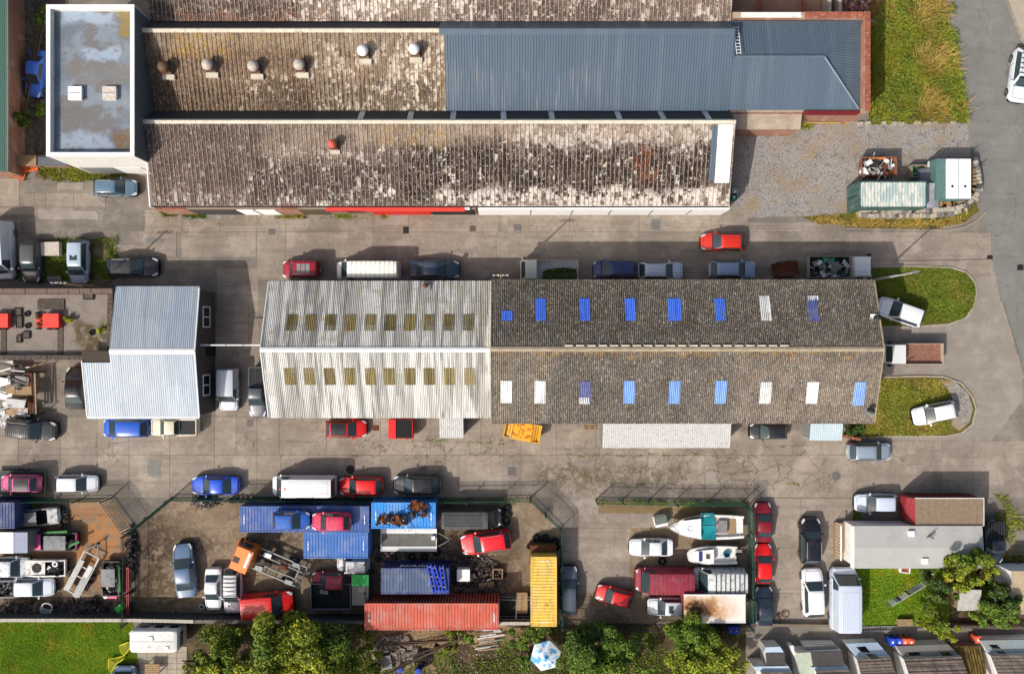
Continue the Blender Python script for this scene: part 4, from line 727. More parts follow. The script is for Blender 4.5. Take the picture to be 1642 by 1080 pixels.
# each: rear roof quad (px, py, h)*4 from far-left clockwise, main slate roof quad, end-wall colour
HS = [('terraced house with blue roofed dormer and stark white end wall, first beyond the bins lane', [((1228, 1037, 5.6), (1251, 1036, 5.6), (1257, 1045, 5.6), (1224, 1045, 5.6), m_lblue), ((1208, 1068, 6.2), (1264, 1067, 6.2), (1270, 1076, 6.2), (1214, 1077, 6.2), m_lblue), ((1228, 1047, 5.4), (1258, 1046, 5.4), (1260, 1066, 6.0), (1230, 1066, 6.0), m_slated)], [((1220, 1077, 6.2), (1270, 1077, 6.2), (1290, 1130, 8.4), (1240, 1130, 8.4))]),
      ('terraced house with pale green strip roof and dark slated lean-to', [((1266, 1034, 3.4), (1272, 1034, 3.4), (1284, 1062, 3.6), (1277, 1062, 3.4), m_render), ((1289, 1033, 4), (1340, 1033, 4), (1346, 1043, 4.3), (1294, 1043, 4.3), m_gtile), ((1277, 1046, 5.5), (1300, 1045, 5.5), (1306, 1090, 5.9), (1283, 1090, 5.9), m_lgreen), ((1301, 1045, 5.5), (1350, 1043, 5.5), (1354, 1067, 6.3), (1304, 1068, 6.3), m_slated), ((1301, 1069, 6.2), (1358, 1067, 6.2), (1361, 1073, 6.3), (1305, 1075, 6.3), m_lblue)], [((1308, 1075, 6.3), (1362, 1073, 6.3), (1380, 1130, 8.4), (1320, 1130, 8.4))]),
      ('terraced house with light blue sloping rear roof and two dark skylights', [((1356, 1031, 3.6), (1407, 1029, 3.6), (1428, 1053, 5.2), (1376, 1055, 5.2), m_lblue)], [((1374, 1056, 5.6), (1428, 1053, 5.6), (1450, 1130, 8.4), (1392, 1130, 8.4))]),
      ('terraced house with grey rear roof, skylights and an orange stained slate ridge', [((1437, 1035, 4.2), (1520, 1032, 4.2), (1540, 1051, 5.4), (1450, 1055, 5.4), m_gtile)], [((1449, 1056, 5.7), (1542, 1052, 5.7), (1570, 1130, 8.4), (1474, 1130, 8.4))]),
      ('end house with blue grey roof and two skylights at the photo corner', [((1571, 1026, 4.4), (1690, 1024, 4.4), (1700, 1048, 5.6), (1588, 1050, 5.6), m_bgrey)], [((1588, 1050, 5.8), (1700, 1048, 5.8), (1740, 1130, 8.4), (1620, 1130, 8.4))])]
for k, (lb, ext, main) in enumerate(HS):
    t = house(lb, ext, main)
    for q in ext:
        pts = [hq(p[0], p[1], max(.9, 1.0+(p[2]-3.6)*.35)) for p in q[:4]]; zmin = min(p[2] for p in pts)
        MB().prism([p[:2] for p in pts], 0, zmin-.16).build('rear_wall', m_render, t); z_ = [Vector(p) for p in pts]
        MB().add([(*p[:2], zmin-.17) for p in pts]+[(p[0], p[1], p[2]-.13) for p in pts], [(0, 1, 5, 4), (1, 2, 6, 5), (2, 3, 7, 6), (3, 0, 4, 7)]).build('gable_wall', m_render, t)
        roofquad(t, 'rear_roof', pts, q[4])
    for q in main:
        pts = [Vector(hq(p[0], p[1], 1.9+(p[2]-5.6)*.5)) for p in q]; d = pts[3]-pts[0]
        MB().prism([tuple(p[:2]) for p in pts], 0, pts[0].z-.15).build('wall', m_render, t)
        MB().add([tuple(p) for p in pts]+[(p.x, p.y, pts[0].z-.2) for p in pts], [(0, 3, 7, 4), (1, 2, 6, 5)]).build('gable_wall', m_render, t)
        rr = MB().quad(*[tuple(p) for p in pts]).build('main_roof', m_slated, t)
        tiles(rr, pts[0], pts[1], pts[2], pts[3], 4, 14, m_slate)
    if k == 2: skylight(t, [hq(x, y, .9+(y-1030)*.055) for x, y in ((1372, 1035), (1384, 1034), (1391, 1042), (1379, 1042))]); skylight(t, [hq(x, y, .9+(y-1030)*.055) for x, y in ((1387, 1046), (1399, 1046), (1406, 1052), (1394, 1053))])
    if k == 3: skylight(t, [hq(x, y, 1.2+(y-1034)*.06) for x, y in ((1453, 1044), (1468, 1043), (1473, 1048), (1457, 1049))]); skylight(t, [hq(x, y, 1.2+(y-1034)*.06) for x, y in ((1503, 1043), (1518, 1043), (1524, 1048), (1508, 1049))])
    if k == 4: skylight(t, [hq(x, y, 1.45+(y-1028)*.05) for x, y in ((1583, 1031), (1594, 1031), (1599, 1036), (1588, 1036))]); skylight(t, [hq(x, y, 1.45+(y-1028)*.05) for x, y in ((1592, 1041), (1604, 1041), (1609, 1045), (1597, 1045))])
ms = thing('mossy_outbuilding', 'mossy yellow brown sheet roofed outbuilding between the two slate roofed houses', 'outbuilding', (*P(1560, 1060, 0)[:2], 0))
q = [Vector(hq(*p)) for p in ((1532, 1037, 1.2), (1573, 1037, 1.4), (1586, 1120, 3), (1548, 1120, 3))]
MB().prism([tuple(p[:2]) for p in q], 0, 1.05).build('wall', m_brickw, ms); sheets(MB().quad(*[tuple(v-V(0, 0, .1)) for v in q]).build('roof_deck', m_deckd, ms), q[0], q[1]-q[0], q[3]-q[0], 3, 2, .3, .05, 'sin', m_moss)

# ---------------------------------------------------------------- garden sheds and the mobile home
mh = thing('mobile_home', 'long mobile home with plain grey roof and white rail at one end', 'mobile home', (*P(1472, 876, 0)[:2], 0)); a, c = P(1372, 909, 2.9), P(1574, 845, 2.9)
m_mh = Mt('mobile_home_roof', C(170, 170, 166), .7, 0, .25).noise(.5, .4, .7, C(158, 158, 155), .8).noise(4, .6, .7, C(140, 138, 134), .4, st=(.2, 2, 1)).done()
MB().box(a.x, c.x, a.y, c.y, .35, 2.72).build('wall', m_render, mh)
MB().add([(a.x-.1, a.y-.12, 2.72), (c.x+.1, a.y-.12, 2.72), (c.x+.1, c.y+.12, 2.72), (a.x-.1, c.y+.12, 2.72), (a.x-.1, a.y-.12, 2.84), (c.x+.1, a.y-.12, 2.84), (c.x+.1, (a.y+c.y)/2, 3.05), (a.x-.1, (a.y+c.y)/2, 3.05), (c.x+.1, c.y+.12, 2.84), (a.x-.1, c.y+.12, 2.84)], [(4, 5, 6, 7), (7, 6, 8, 9), (0, 1, 5, 4), (2, 3, 9, 8), (0, 4, 7, 9, 3), (1, 2, 8, 6, 5), (3, 2, 1, 0)]).build('roof', m_mh, mh)
MB().box(a.x-.35, a.x-.11, a.y-.1, c.y+.1, 2.6, 2.86).build('end_trim', m_white, mh)
for px, py in ((1461, 855), (1483, 899)):
    p = P(px, py, 3); MB().box(p.x-.26, p.x+.26, p.y-.26, p.y+.26, 2.85, 3.12).build('roof_vent', m_white, mh)
p = P(1490, 860, 3); MB().tube(p-V(.1, 0, .2), p+V(.1, 0, .5), .12).tube(p+V(-.3, -.15, .1), p+V(.35, .35, .5), .05).build('flue', m_galv, mh)
for k in range(12): MB().tube((a.x-.75, a.y+.3+k*.3, .1), (a.x-.75, a.y+.3+k*.3, 1.5), .03).build('baluster', m_white, mh)
MB().box(a.x-.8, a.x-.7, a.y+.2, c.y-.2, 1.45, 1.55).build('rail', m_white, mh); MB().box(a.x-.85, a.x-.02, a.y+.2, c.y-.2, .02, .5).build('deck', m_wood, mh)
for k in range(4): MB().box(a.x+1.5+k*2.8, a.x+2.8+k*2.8, a.y-.02, a.y+.05, 1.2, 2.2).build('window', m_wglass, mh)
def gshed(label, px0, px1, py0, py1, h, mat, wm, n=3):
    a, c = P(px0, py1, h), P(px1, py0, h); t = thing('garden_shed', label, 'shed', ((a.x+c.x)/2, (a.y+c.y)/2, 0)); ym = (a.y+c.y)/2
    MB().box(a.x+.1, c.x-.1, a.y+.1, c.y-.1, 0, h-.2).build('wall', wm, t)
    for i in range(n):
        x0, x1 = a.x+(c.x-a.x)*i/n, a.x+(c.x-a.x)*(i+1)/n; dz = random.uniform(0, .04)
        MB().add([(x0+.01, a.y, h-.2+dz), (x1-.01, a.y, h-.2+dz), (x1-.01, c.y, h+.1+dz), (x0+.01, c.y, h+.1+dz), (x0+.01, a.y, h-.14+dz), (x1-.01, a.y, h-.14+dz), (x1-.01, c.y, h+.16+dz), (x0+.01, c.y, h+.16+dz)], [(3, 2, 1, 0), (4, 5, 6, 7), (0, 1, 5, 4), (1, 2, 6, 5), (2, 3, 7, 6), (3, 0, 4, 7)]).build('roof_panel', mat, t)
    return t
gshed('small weathered white shed roof between the bushes', 1536, 1572, 944, 979, 2.1, simple('weathered_white', C(176, 174, 168), .8, var=.25, sc=3), m_wood, 4)
gshed('white walled garage with stained flat roof at the edge of the photo', 1620, 1700, 914, 985, 2.6, simple('stained_flat_roof', C(178, 160, 132), .9, var=.25, sc=1, dirt=C(120, 104, 84)), m_white, 2)
# ---------------------------------------------------------------- vehicles
def ip(tab, s):
    for (a, x), (b, y) in zip(tab, tab[1:]):
        if s <= b: return x+(y-x)*max(0, (s-a)/(b-a))
    return tab[-1][1]
# front, windscreen foot, roof front, roof rear, rear-screen foot (fractions from the nose), belt, roof, nose, tail heights, L, W
VT = dict(hatch=(.26, .43, .86, .965, .93, 1.47, .70, .86, 4.1, 1.75), suv=(.27, .42, .88, .975, 1.05, 1.68, .86, .98, 4.5, 1.85), estate=(.27, .43, .87, .97, .92, 1.48, .70, .86, 4.7, 1.8),
          saloon=(.28, .45, .70, .85, .92, 1.42, .68, .90, 4.6, 1.76), mpv=(.19, .38, .90, .98, 1.0, 1.66, .72, .95, 4.4, 1.8), van=(.22, .36, .965, .99, 1.0, 1.85, .78, 1.0, 4.4, 1.8),
          bigvan=(.10, .22, .975, .993, 1.15, 2.3, .9, 1.1, 5.6, 2.05), pickup=(.25, .38, .58, .62, 1.05, 1.72, .85, 1.0, 5.1, 1.85), sports=(.31, .46, .84, .96, .86, 1.3, .6, .86, 4.3, 1.78), cab=(.02, .16, .97, .99, 1.2, 2.25, 1.0, 1.1, 2.0, 2.0))
_vm = {}
def vmesh(ty):
    if ty in _vm: return _vm[ty]
    a, b, c, d, belt, roof, nose, tail, L, W = VT[ty]; X = lambda s: L*(.5-s); hw = W/2; van = ty in ('van', 'bigvan', 'cab'); wr = .86 if van else .73; wb = .93
    wid = [(0, .54), (.015, .72), (.04, .85), (.08, .93), (.15, .98), (.26, 1), (.78, 1), (.9, .965), (.95, .92), (.985, .83), (1, .68)]
    if van: wid = [(0, .78), (.02, .88), (.06, .95), (.14, 1), (.94, 1), (1, .94)]
    top = [(0, nose-.22), (.015, nose-.06), (.05, nose), (a, belt), (d, belt), (.99, tail), (1, tail-.12)]
    rings = []
    for s in (0, .015, .04, .08, .14, .2, a, .4, .55, .7, .8, .9, .95, d, .985, 1):
        w_, t = hw*ip(wid, s), ip(top, s); x = X(s)
        half = [(w_*.90, .20), (w_*.985, .34), (w_, .55), (w_*.99, t-.16), (w_*.955, t-.05), (w_*.86, t-.005), (w_*.45, t+.018), (0, t+.025)]
        rings.append([(x, y, z) for y, z in half]+[(x, -y, z) for y, z in half[-2::-1]])
    rings.sort(key=lambda r: -r[0][0]); mb = MB().loft(rings)
    def cs(s, wbb, wrr, z): x = X(s); hf = [(wbb, belt-.03), (wrr+(wbb-wrr)*.12, z-.12), (wrr, z-.045), (wrr*.86, z-.005), (wrr*.4, z+.02), (0, z+.025)]; return [(x, y, q) for y, q in hf]+[(x, -y, q) for y, q in hf[-2::-1]]
    W1, W2, W3 = hw*wb*.96, hw*wb, hw*wb*.95
    low = lambda s, w_: [(X(s), y, belt-.03+.02*(1-abs(y)/w_)) for y in (w_, w_*.985, w_*.97, w_*.8, w_*.4, 0, -w_*.4, -w_*.8, -w_*.97, -w_*.985, -w_)]
    r1, r2 = hw*wr*.97, hw*wr
    gh = [low(a, W1), cs(b, W2, r1, roof-.04), cs(b+.06, W2, r2, roof), cs((b+c)/2, W2, r2, roof+.015), cs(c-.05, W2, r2*.99, roof-.005), cs(c, W3, r2*.96, roof-.05), low(d, W3)]
    mb.loft(gh)
    o = {'body': mb.mesh('body', True, 40)}
    def panel(nm, q, off): # q: rows of points bottom->top
        g = MB(); n = len(q[0]); g.add([p for r in q for p in r], [(j*n+i, j*n+i+1, (j+1)*n+i+1, (j+1)*n+i) for j in range(len(q)-1) for i in range(n-1)]); me = g.mesh(nm, True); return me
    def screen(s0, w0, s1, w1, z1, sg):
        rows = []
        for v in (.06, .5, .94):
            s = s0+(s1-s0)*v; w_ = w0+(w1-w0)*v; z = belt-.01+(z1-belt+.01)*v; rows.append([(X(s)+sg*(.012+.05*(1-u*u)*(1-v)), w_*u*.93, z+.03+.025*(1-u*u)) for u in (1, .6, 0, -.6, -1)])
        return rows if sg < 0 else [r[::-1] for r in rows]
    o['windscreen'] = panel('windscreen', screen(a, W1, b, r1, roof-.05, 1), 0)
    o['rear_window'] = panel('rear_window', screen(d, W3, c, r2*.96, roof-.06, -1), 0)
    for sg in (1, -1):
        e = .018; s1, s2 = (c-.01, c-.02) if not van else (b+(.16 if ty == 'van' else .1), b+(.16 if ty == 'van' else .1)); s1 = min(s1, c-.01); fr = a+(b-a)*.35
        if ty == 'cab': s1 = s2 = .9
        yb_, yt = W2+e, (r2+(W2-r2)*.16)+e; rows = [[(X(fr), sg*yb_*.985, belt+.03), (X(.5*(fr+s1)), sg*yb_, belt+.03), (X(s1+(.03 if not van else 0)), sg*yb_*.985, belt+.03)], [(X(b+.015), sg*yt, roof-.13), (X(.5*(b+s2)), sg*yt, roof-.12), (X(s2-.02), sg*yt, roof-.13)]]
        o['side_window%d' % sg] = panel('side_window', rows if sg < 0 else [r[::-1] for r in rows], 0)
    o['wheel'] = MB().loft([[(r*math.cos(t*math.pi/8), y, r*math.sin(t*math.pi/8)) for t in range(16)] for r, y in ((.24, -.1), (.31, -.1), (.325, -.06), (.325, .06), (.31, .1), (.24, .1))], True).mesh('wheel', True)
    o['rim'] = MB().loft([[(r*math.cos(t*math.pi/6), y, r*math.sin(t*math.pi/6)) for t in range(12)] for r, y in ((.2, -.108), (.22, -.108), (.22, .108), (.2, .108))], True).mesh('rim', True)
    o['mirror'] = MB().loft([[(x, y*k, z*k+.02) for y, z in ((.1, -.07), (.12, .06), (-.08, .08), (-.12, -.05))] for x, k in ((.07, .7), (.02, 1), (-.06, .95))], True).mesh('mirror', True)
    hl = hw*ip(wid, .05)
    o['headlight1'] = MB().add([(X(.012), hl*.80, nose-.1), (X(.07), hl*.985, nose-.03), (X(.13), hl*1.0, nose+.02), (X(.10), hl*.82, nose+.035), (X(.03), hl*.62, nose-.0)], [(0, 1, 2, 3, 4)]).mesh('headlight')
    o['headlight-1'] = MB().add([(X(.012), -hl*.80, nose-.1), (X(.07), -hl*.985, nose-.03), (X(.13), -hl*1.0, nose+.02), (X(.10), -hl*.82, nose+.035), (X(.03), -hl*.62, nose-.0)][::-1], [(0, 1, 2, 3, 4)]).mesh('headlight')
    o['tail_light'] = MB().box(-.03, .03, -.13, .13, -.07, .1).mesh('tail_light')
    o['number_plate'] = MB().box(-.012, .012, -.26, .26, -.06, .06).mesh('number_plate'); o['bumper'] = MB().loft([[(X(s)+.03, y*hw*ip(wid, s), z) for z in (.25, .5)] for s, y in ((.05, 1.02), (.012, 1.0), (0, .6), (0, -.6), (.012, -1.0), (.05, -1.02))], False, False).mesh('bumper')
    tr = MB(); hb_ = lambda s: ip(top, s)+.032
    if ty not in ('cab',):
        s0, s1 = (.05, a-.012)
        if s1-s0 > .06:
            for sg in (1, -1): tr.path([V(X(s), sg*hw*ip(wid, s)*.80, hb_(s)-.012) for s in (s0, (s0+s1)/2, s1)], .014, 4)
            tr.path([V(X(s0), y*hw*ip(wid, s0)*.8, hb_(s0)-.008) for y in (-1, -.5, 0, .5, 1)], .014, 4)
        tr.path([V(X(a)+.03, y*hw*.9, belt+.012+.02*(1-y*y)) for y in (-1, -.6, 0, .6, 1)], .035, 4)
        for sg in (1, -1):
            for s in ((b+.02, (b+c)/2+.03) if not van else (b+.03, b+.2)): tr.path([V(X(s), sg*(hw*1.0+.006), .45), V(X(s), sg*(hw*.985+.012), belt-.1)], .012, 4)
        tr.path([V(X(d)-.02, y*hw*.86, belt+.0+.02*(1-y*y)) for y in (-1, 0, 1)], .02, 4)
    o['shut_lines'] = tr.mesh('shut_lines'); o['shut_lines'].materials.append(m_black)
    me = o['headlight1']
    for k, mt_ in (('body', m_paint), ('windscreen', m_glass), ('rear_window', m_glass), ('side_window1', m_glass), ('side_window-1', m_glass), ('wheel', m_rub), ('rim', m_steel), ('mirror', m_paint), ('headlight1', m_lamp), ('headlight-1', m_lamp), ('tail_light', m_tail), ('number_plate', m_plate), ('bumper', m_black)): o[k].materials.append(mt_)
    # lift the headlights clear of the wing
    for k in ('headlight1', 'headlight-1'):
        for v in o[k].vertices: v.co.z += .03; v.co.x += .03; v.co.y *= 1.02
    _vm[ty] = o; return o
CARGRP = 'vehicles parked around the yard'
def vehicle(ty, px, py, L, W, deg, col, label, name='parked_car', cat='car', z=.03, opts='', roofcol=None, group=None):
    M = vmesh(ty); a, b, c, d, belt, roof, nose, tail, L0, W0 = VT[ty]; k = (1-(z+.7)/CAMH)/PPM; p = P(px, py, z+.7)
    sx, sy = L*k/L0, W*k/W0
    t = thing(name, label, cat, (p.x, p.y, z), R(deg), group or 'vehicles parked around the yard', (sx, sy, 1), plain=False)
    def add(nm, me, loc=None, color=None, par=t): return new(nm, me, par, loc, color)
    scrap = 's' in opts; body = add('body', M['body'], color=col)
    if scrap:
        body.data = M.setdefault('wbody', M['body'].copy())
        if body.data.materials[0] is m_paint: body.data.materials[0] = m_pworn
    if 'N' not in opts: add('windscreen', M['windscreen'])
    if 'P' not in opts and ty not in ('bigvan', 'van', 'cab') or 'R' in opts: add('rear_window', M['rear_window'])
    for sg in (1, -1): add('side_window', M['side_window%d' % sg])
    X = lambda s: L0*(.5-s)
    if ty != 'cab': add('shut_lines', M['shut_lines'])
    for s in ((.18, .81) if ty != 'cab' else (.3, .8)):
        for sg in (1, -1):
            wv = add('wheel', M['wheel'], (X(s), sg*(W0/2-.1), .325)); new('rim', M['rim'], wv)
    if 'H' not in opts:
        for sg in (1, -1): add('headlight', M['headlight%d' % sg])
    for sg in (1, -1): add('mirror', M['mirror'], (X(a+.06), sg*(W0/2+.06), belt+.06), col)
    if ty != 'cab':
        for sg in (1, -1): add('tail_light', M['tail_light'], (X(.985), sg*W0*.40, tail-.16))
        add('number_plate', M['number_plate'], (X(1.0)-.012, 0, .6)); add('bumper', M['bumper'])
    rz_ = roof+.022
    if roofcol or 'B' in opts:
        n_ = 'roof_panel'; wr = (.86 if ty in ('van', 'bigvan') else .73)*W0/2*.93; s0, s1 = b+.035, c-.03
        me = M.setdefault('roofp', MB().loft([[(X(s), y*wr, roof+.062+dz-.04*abs(y)) for y in (1, .5, 0, -.5, -1)] for s, dz in ((s0, -.01), ((s0+s1)/2, .012), (s1, -.008))], False, False).mesh('roof_panel', True))
        if not me.materials: me.materials.append(m_paint)
        add(n_, me, color=roofcol or C(18, 18, 20))
    if 'r' in opts:
        for sg in (1, -1):
            r_ = new('roof_rail', MB().tube((X(b+.06), sg*W0*.335, rz_+.05), (X(c-.05), sg*W0*.335, rz_+.05), .025, 5).tube((X(b+.06), sg*W0*.335, rz_-.05), (X(b+.06), sg*W0*.335, rz_+.05), .025, 5).tube((X(c-.05), sg*W0*.335, rz_-.06), (X(c-.05), sg*W0*.335, rz_+.05), .025, 5).mesh('roof_rail'), t, mat=m_galv)
    if 'S' in opts: new('sunroof', MB().box(X(.62), X(.5), -.36, .36, roof+.0, roof+.035).mesh('sunroof'), t, mat=m_glass)
    if 'k' in opts:
        for i in range(7): new('roof_bar', MB().box(X(.36+.09*i)-.03, X(.36+.09*i)+.03, -W0*.44, W0*.44, rz_+.07, rz_+.11).mesh('roof_bar'), t, mat=m_dark)
    if 'b' in opts:
        for i in range(9 if ty == 'bigvan' else 6):
            u = (i+.5)/(9 if ty == 'bigvan' else 6)*1.5-.75; new('roof_rib', MB().box(X(c-.04), X(b+.1), u*W0*.43-.03, u*W0*.43+.03, roof, roof+.05).mesh('roof_rib'), t, color=col, mat=m_paint)
    if 'x' in opts:
        for i in range(10): new('roof_rib', MB().box(X(b+.07+(c-b-.11)*i/9)-.02, X(b+.07+(c-b-.11)*i/9)+.02, -W0*.41, W0*.41, roof-.01, roof+.035).mesh('roof_rib'), t, color=tuple(q*.6 for q in col[:3])+(1,), mat=m_pworn)
    if 'w' in opts:
        for i in range(3): new('roof_panel', MB().box(X(.52+.12*i)+.2, X(.52+.12*i)-.22, -.5, .5, roof+.01, roof+.04).mesh('roof_panel'), t, mat=m_galv)
    if ty == 'pickup':
        mb = MB().box(X(.985), X(.64), -W0*.39, W0*.39, belt-.02, belt+.035); new('load_bed', mb.mesh('load_bed'), t, mat=m_black)
        for i in range(6): new('bed_rib', MB().box(X(.97), X(.65), -W0*.33+i*W0*.13-.03, -W0*.33+i*W0*.13+.03, belt+.03, belt+.06).mesh('bed_rib'), t, mat=m_dwall)
        for sg in (1, -1): new('bed_side', MB().box(X(.99), X(.63), sg*W0*.42-.06, sg*W0*.42+.06, belt-.05, belt+.14).mesh('bed_side'), t, color=col, mat=m_paint)
        new('tailgate', MB().box(X(1.0), X(.983), -W0*.42, W0*.42, belt-.3, belt+.13).mesh('tailgate'), t, color=col, mat=m_paint)
    return t
gy = lambda v: C(v, v, v)
CARS = [
 ('saloon', 57, 118, 76, 27, 262, C(70, 120, 220), 'blue saloon tucked between the brick path and the tall white block', ''),
 ('estate', 185, 301, 70, 27, 0, C(82, 110, 132), 'teal grey estate parked below the corner of the mossy workshop', 'r'),
 ('hatch', 50, 418, 68, 30, 270, C(78, 78, 80), 'dark grey hatchback beside the white concrete block in the weeds', ''),
 ('mpv', 127, 419, 70, 30, 270, C(168, 184, 200), 'pale silver people carrier in the weeds above the flat roofed workshop', 'S'),
 ('estate', 213, 428, 82, 32, 0, C(40, 40, 44), 'black estate with silver roof rails parked beside the weeds', 'r'),
 ('saloon', 697, 432, 80, 30, 0, C(58, 70, 88), 'dark navy saloon in the shade behind the long dirty white van', ''),
 ('mpv', 986, 432, 70, 29, 180, C(44, 60, 110), 'navy people carrier nose to the truck full of greenery', ''),
 ('hatch', 1059, 434, 73, 28, 0, C(204, 214, 226), 'light silver hatchback behind the navy people carrier', 'r'),
 ('estate', 1175, 432, 75, 28, 0, C(150, 172, 200), 'steel blue estate parked between the silver hatchback and rusty trailer', 'r'),
 ('hatch', 1159, 388, 71, 28, 180, C(206, 44, 26), 'orange red hatchback standing out in the upper lane', ''),
 ('suv', 1640, 121, 86, 38, 262, C(206, 214, 222), 'white four wheel drive at the edge of the asphalt road', 'rk'),
 ('suv', 1443, 500, 75, 32, 161, C(226, 228, 230), 'white car with dark windscreen angled across the upper grass island', ''),
 ('hatch', 1499, 662, 71, 30, 192, C(226, 228, 230), 'white hatchback angled on the grey gravel end of the lower grass island', ''),
 ('estate', 1394, 724, 70, 29, 0, C(136, 148, 162), 'grey blue hatchback parked beside the lower grass island kerb', 'r'),
 ('hatch', 1405, 806, 69, 29, 180, C(196, 206, 220), 'silver car with red tail parked above the mobile home', ''),
 ('hatch', 1232, 691, 60, 26, 180, C(34, 36, 40), 'small black hatchback between the long canopy and the pale blue store', ''),
 ('saloon', 1223, 837, 63, 29, 90, C(128, 22, 36), 'dark red car, uppermost of the three along the boat yard fence', ''),
 ('sports', 1224, 903, 63, 29, 90, C(222, 20, 16), 'bright red sports car, middle of the three along the boat yard fence', ''),
 ('saloon', 1225, 971, 62, 29, 90, C(38, 46, 62), 'navy saloon, lowest of the three along the boat yard fence', ''),
 ('suv', 1299, 866, 72, 33, 90, C(22, 22, 26), 'glossy black four wheel drive in the middle of the parking court', 'r'),
 ('suv', 1303, 949, 78, 33, 92, C(230, 231, 233), 'white crossover with dark windows beside the silver van', ''),
 ('saloon', 1044, 877, 70, 28, 180, C(220, 224, 228), 'old boxy white saloon in front of the boats', ''),
 ('hatch', 985, 955, 60, 27, 166, C(206, 30, 26), 'old red hatchback angled in the open middle of the boat yard', ''),
 ('hatch', 1070, 972, 64, 28, 180, C(198, 204, 212), 'silver hatchback with sunroof beside the rust stained box body', 'S'),
 ('estate', 912, 946, 78, 29, 90, C(76, 86, 98), 'dark blue grey estate beside the yellow container', ''),
 ('suv', 779, 868, 80, 34, 188, C(222, 16, 34), 'bright red four wheel drive with silver roof rails in the container yard', 'r'),
 ('hatch', 530, 930, 60, 29, 180, C(150, 48, 68), 'faded maroon hatchback beside the green roofed lorry cab', 's'),
 ('saloon', 342, 944, 68, 26, 270, C(222, 224, 226), 'white saloon parked against the white pickup', ''),
 ('suv', 374, 945, 73, 28, 270, C(208, 208, 210), 'white four wheel drive with ribbed roof beside the white saloon', 'k'),
 ('saloon', 296, 914, 86, 33, 96, C(86, 112, 142), 'metallic blue saloon alone on the stained yard floor', ''),
 ('hatch', 123, 775, 69, 28, 0, C(226, 228, 230), 'white hatchback parked in the lower lane by the scrap yard fence', ''),
 ('saloon', 345, 778, 76, 30, 180, C(26, 82, 204), 'bright blue coupe parked near the yard gateway', ''),
 ('hatch', 579, 779, 70, 30, 180, C(222, 24, 20), 'red hatchback between the white van and the black car', ''),
 ('hatch', 668, 777, 75, 31, 180, C(44, 46, 52), 'black hatchback with red tail lights beside the red hatchback', 'B'),
 ('suv', 51, 688, 80, 33, 355, C(50, 50, 52), 'black four wheel drive with ribbed silver edged roof near the white scrap heap', 'rx'),
 ('saloon', 122, 622, 68, 34, 90, C(14, 14, 16), 'black convertible half hidden under the pale blue roof', 'N'),
 ('mpv', 202, 686, 74, 30, 180, C(22, 84, 190), 'bright blue people carrier below the pale blue workshop', ''),
 ('hatch', 555, 687, 66, 29, 0, C(216, 24, 24), 'red hatchback with black roof against the white grey shed', 'B'),
 ('hatch', 20, 909, 56, 33, 0, C(214, 220, 226), 'white hatchback at the photo edge in the scrap yard', 's'),
 ('hatch', 54, 941, 66, 29, 0, C(220, 228, 234), 'white hatchback with pale blue bonnet in the scrap yard', ''),
 ('hatch', 200, 1082, 30, 34, 90, C(120, 140, 166), 'pale blue car at the bottom edge beside the lawn', '')]
for ty, px, py, L, W, deg, col, lb, op in CARS: vehicle(ty, px, py, L, W, deg, col, lb, opts=op)
CT = 2.62
vehicle('hatch', 467, 834, 60, 29, 0, C(34, 96, 186), 'blue hatchback standing on the long blue container', z=CT, opts='s')
vehicle('hatch', 531, 836, 62, 29, 180, C(214, 50, 92), 'pink red hatchback standing on the long blue container', z=CT, opts='s')
VANS = [
 ('bigvan', 0, 402, 92, 44, 273, C(214, 218, 224), 'white van with bright roof at the photo edge in the upper lane', 'b'),
 ('van', 483, 432, 60, 27, 180, C(150, 26, 40), 'small red van with silver roof panel at the head of the row', 'w'),
 ('bigvan', 591, 434, 102, 30, 180, C(244, 242, 226), 'long dirty white van with ribbed mossy roof in the shade', 'x'),
 ('bigvan', 1352, 958, 98, 42, 90, C(190, 200, 214), 'large silver van with ribbed roof beside the garden lawn', 'b'),
 ('bigvan', 1064, 928, 92, 38, 180, C(140, 44, 62), 'dull maroon van with dark nose in the boat yard', 'xs'),
 ('bigvan', 1152, 927, 82, 36, 180, C(206, 210, 208), 'silver white van with black roof bars in the boat yard', 'ks'),
 ('van', 430, 968, 82, 38, 5, C(206, 26, 24), 'bright red van half under the large tree', 'b'),
 ('bigvan', 488, 778, 102, 33, 180, C(228, 230, 230), 'white minibus with dark windscreen and a small red mark on its roof', 'bR'),
 ('van', 367, 624, 68, 30, 270, C(192, 198, 206), 'small white van facing down the alley between the sheds', ''),
 ('van', 566, 904, 52, 22, 180, C(206, 206, 204), 'stripped white van lying below the short blue container', 'sH')]
for ty, px, py, L, W, deg, col, lb, op in VANS: vehicle(ty, px, py, L, W, deg, col, lb, 'parked_van', 'van', opts=op)
vehicle('pickup', 414, 628, 80, 29, 270, C(74, 80, 90), 'dark grey pickup half under the edge of the white grey shed', 'pickup_truck', 'pickup')
vehicle('pickup', 1592, 868, 68, 30, 270, C(40, 48, 58), 'dark navy pickup beside the mobile home end', 'pickup_truck', 'pickup')
vehicle('pickup', 280, 684, 76, 29, 180, C(206, 198, 174), 'cream pickup with loaded bed below the pale blue workshop', 'pickup_truck', 'pickup')
vehicle('bigvan', 756, 828, 96, 31, 0, C(62, 66, 68), 'dark grey ribbed van with its stripped front end exposed', 'scrap_van', 'van', opts='bs')
tt = [o for o in D.objects if o.get('label', '').startswith('white minibus')][0]
for k in (0, 1): new('roof_mark', MB().lathe(1.7-.45*k, .02, [(.1, 0), (.09, .012)], 8, 2.33).mesh('roof_mark'), tt, mat=simple('orange_red_mark', C(206, 70, 40), .6))
